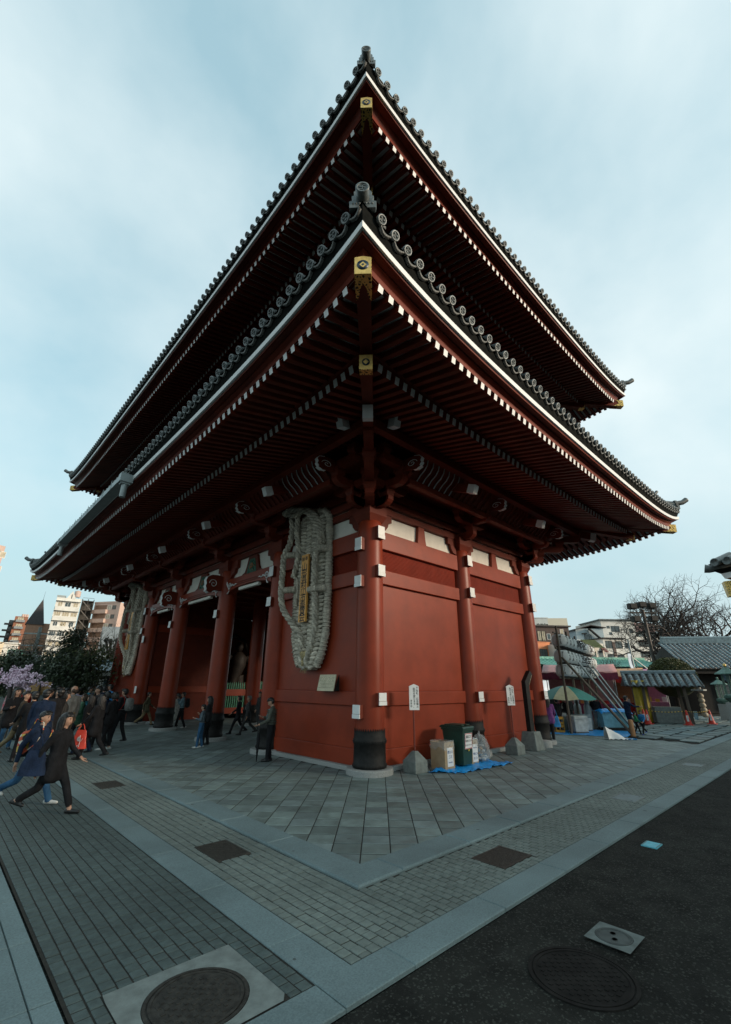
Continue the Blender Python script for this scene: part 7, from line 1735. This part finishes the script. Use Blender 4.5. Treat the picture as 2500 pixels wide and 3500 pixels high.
# pink blossom tree
BLOS=mat('pink_blossom',(.82,.62,.74),rough=.7,var=.1,scale=5,isl_var=.22)
t=thing('blossom_tree','small tree in pink blossom above the crowd at the left','tree',tuple(xy(40,22))); rr=random.Random(55); m=MB(); b=MB(); s=CR.copy(); s.z=0; s.normalize(); z1=zat(45,2280,22)
m.tube([(0,0,0),(.05,0,.9),(0,.05,zat(45,2342,22))],[.10,.08,.07],8); zb=zat(45,2342,22)
for k in range(26):
    e=s*rr.uniform(-1.1,1.15)+Vector((rr.gauss(0,.3),rr.gauss(0,.3),rr.uniform(zb-.2,z1+.05))); mid=Vector((0,0,zb)).lerp(e,.5)+Vector((0,0,.12)); m.tube([(0,0,zb-.1),tuple(mid),tuple(e)],[.035,.022,.008],5,caps=False)
    for _ in range(60):
        q=rr.uniform(.25,1); p=Vector((0,0,zb)).lerp(mid,q*2) if q<.5 else mid.lerp(e,q*2-1); b.ball(p+Vector((rr.gauss(0,.05),rr.gauss(0,.05),rr.gauss(0,.05))),rr.uniform(.022,.042),5,3)
m.obj('trunk',[BARK],t); b.obj('crown',[BLOS],t)
# small shrine roof, dark canopy, notice boards, reed screens
p=xy(352,38); t=thing('small_shrine','little shrine with a blue-grey gabled roof beside the gate end','shrine',tuple(p),math.atan2(CR.y,CR.x)+R(20)); zE=zat(360,2288,38); zR=zat(360,2260,38)
m=MB(); m.box(-.9,0,0,1.3,2,zE); m.obj('wall',[WALLW],t); m=MB(); m.add([(-1.3,-.6,zE-.1),(2.2,-.6,zE-.1),(2.2,1,zR),(-.9,1,zR),(2.2,2.6,zE-.1),(-1.3,2.6,zE-.1)],[(0,1,2,3),(3,2,4,5),(0,3,5),(5,4,1,0)]); m.obj('roof',[BTILE],t)
m=MB(); m.tube([(-1.0,1,zR+.05),(2.2,1,zR+.05)],.08,8); m.obj('roof_ridge',[BTILE],t)
p=xy(318,33); t=thing('dark_shelter','dark flat-roofed shelter behind the crowd','shelter',tuple(p),math.atan2(CR.y,CR.x)); z=zat(330,2310,33); m=MB(); m.box(-.8,0,z-.18,2.2,2.5,z); m.obj('roof',[DARKW],t)
for x in (-.6,.8,2.0): m=MB(); m.box(x-.06,.1,0,x+.06,.22,z-.18); m.obj('post',[DARKW],t)
m=MB(); m.box(-.7,2.3,0,2.1,2.4,z-.2); m.obj('back_panel',[mat('shelter_back',(.05,.09,.10))],t)
for px,w in ((282,.62),(312,.60)):
    p=xy(px,29); z0=zat(px,2376,29); z1=zat(px,2332,29); t=thing('notice_stand','cream notice panel with coloured printing '+('left' if px<300 else 'right')+' of the pair under the trees','notice board',tuple(p),math.atan2(CR.y,CR.x)); m=MB(); m.box(-w/2,0,z0,w/2,.05,z1); b=m.obj('panel',[mat('cream_panel',(.66,.60,.42),var=.05)],t)
    for sx in (-w/2,w/2): m=MB(); m.lathe([(.03,0),(.03,z1)],7,c=(sx,.06,0)); m.obj('post',[DARKW],t)
    rr=random.Random(px); m=MB()
    for i in range(7):
        for j in range(4): m.box(-w/2+.06+j*w*.22,-.006,z0+.06+i*(z1-z0-.1)/7,-w/2+.06+j*w*.22+w*.18,-.001,z0+.06+i*(z1-z0-.1)/7+.05,rr.randrange(4))
    tag(m.obj('printed_blocks',[mat('print_red',(.5,.12,.08)),mat('print_blue',(.15,.3,.5)),mat('print_grey',(.25,.25,.25)),WHITE],b),kind='stuff')
for px,lb in ((112,'reed screen panel left of the tree trunks'),(152,'second reed screen panel nearer the tree trunks')):
    p=xy(px,27); z0=zat(px,2376,27); z1=zat(px,2332,27); t=thing('reed_screen',lb,'screen',tuple(p),math.atan2(CR.y,CR.x)); w=.66
    for k in range(16): m=MB(); m.tube([(-w/2,0,z0+(z1-z0)*(k+.5)/16),(w/2,0,z0+(z1-z0)*(k+.5)/16)],(z1-z0)/33,5); m.obj('reed',[mat('reed',(.42,.25,.10),var=.15,scale=5,obj_var=.12)],t)
    for sx in (-w/2-.03,w/2+.03): m=MB(); m.lathe([(.035,0),(.035,z1+.04)],7,c=(sx,.04,0)); m.obj('post',[DARKW],t)
    m=MB(); m.box(-w/2,.03,.2,w/2,.06,z0); m.obj('lower_board',[mat('pale_board',(.30,.34,.35))],t)
t=thing('wooden_signpost','slender wooden signpost with brushed characters in the crowd','sign',tuple(xy(60,21.5)),math.atan2(CR.y,CR.x)); m=MB(); m.box(-.09,-.02,.0,.09,.02,zat(60,2346,21.5)); b=m.obj('board',[WEATH],t); m=MB(); vtext(m,'影向堂',frame((0,-.023,zat(60,2354,21.5)),(1,0,0),(0,0,1)),.13,.14,0); m.obj('lettering',[INK],b)
# low wall and paving edge behind the crowd
m=MB(); m.box(-.3,0,0,.0,.1,.1); 
t=thing('garden_wall','low dark garden wall with hedge behind the crowd','wall',tuple(xy(170,36)),math.atan2(CR.y,CR.x)); m=MB(); m.box(-9,0,0,6,.3,1.0); m.obj('wall',[CONC],t); m=MB(); rr=random.Random(66); leaves(m,[Vector((rr.uniform(-9,6),rr.gauss(.4,.3),rr.uniform(.8,1.25))) for _ in range(3000)],.09,rr); m.obj('hedge',[LEAFD],t)
F=Facade('far_shop_row','row of low shops closing the view behind the crowd',(-150,2288),(420,2296),58,52,6,mat('shop_shade_wall',(.13,.12,.11),var=.2,scale=.4))
for k in range(9): F.window(1.0+k*F.W/9.3,.6,F.W/14,1.9,2,DARKW,WARMG if k%2 else GLASS)
F=Facade('far_row_right','row of low grey houses closing the view behind the stalls',(1800,2268),(2700,2262),120,110,8,mat('grey_far_wall',(.22,.21,.20),var=.15,scale=.3))
for k in range(12): F.window(2+k*F.W/13,F.H-3,2,1.5,2,DARKW)

# trees of the court beyond the gate, seen through the passage
for x,y,h,sd in ((24,46,7.5,91),(17,40,6.5,92),(31,52,8,93)):
    leafy('court_tree',('leafy tree seen through the passage, left of the others','leafy tree seen through the passage in the middle','leafy tree seen through the passage, farthest right')[sd-91],(x,y,0),h,(3.2,3.0,3.0),3000,sd,LEAFM,.22,zc=3.4)
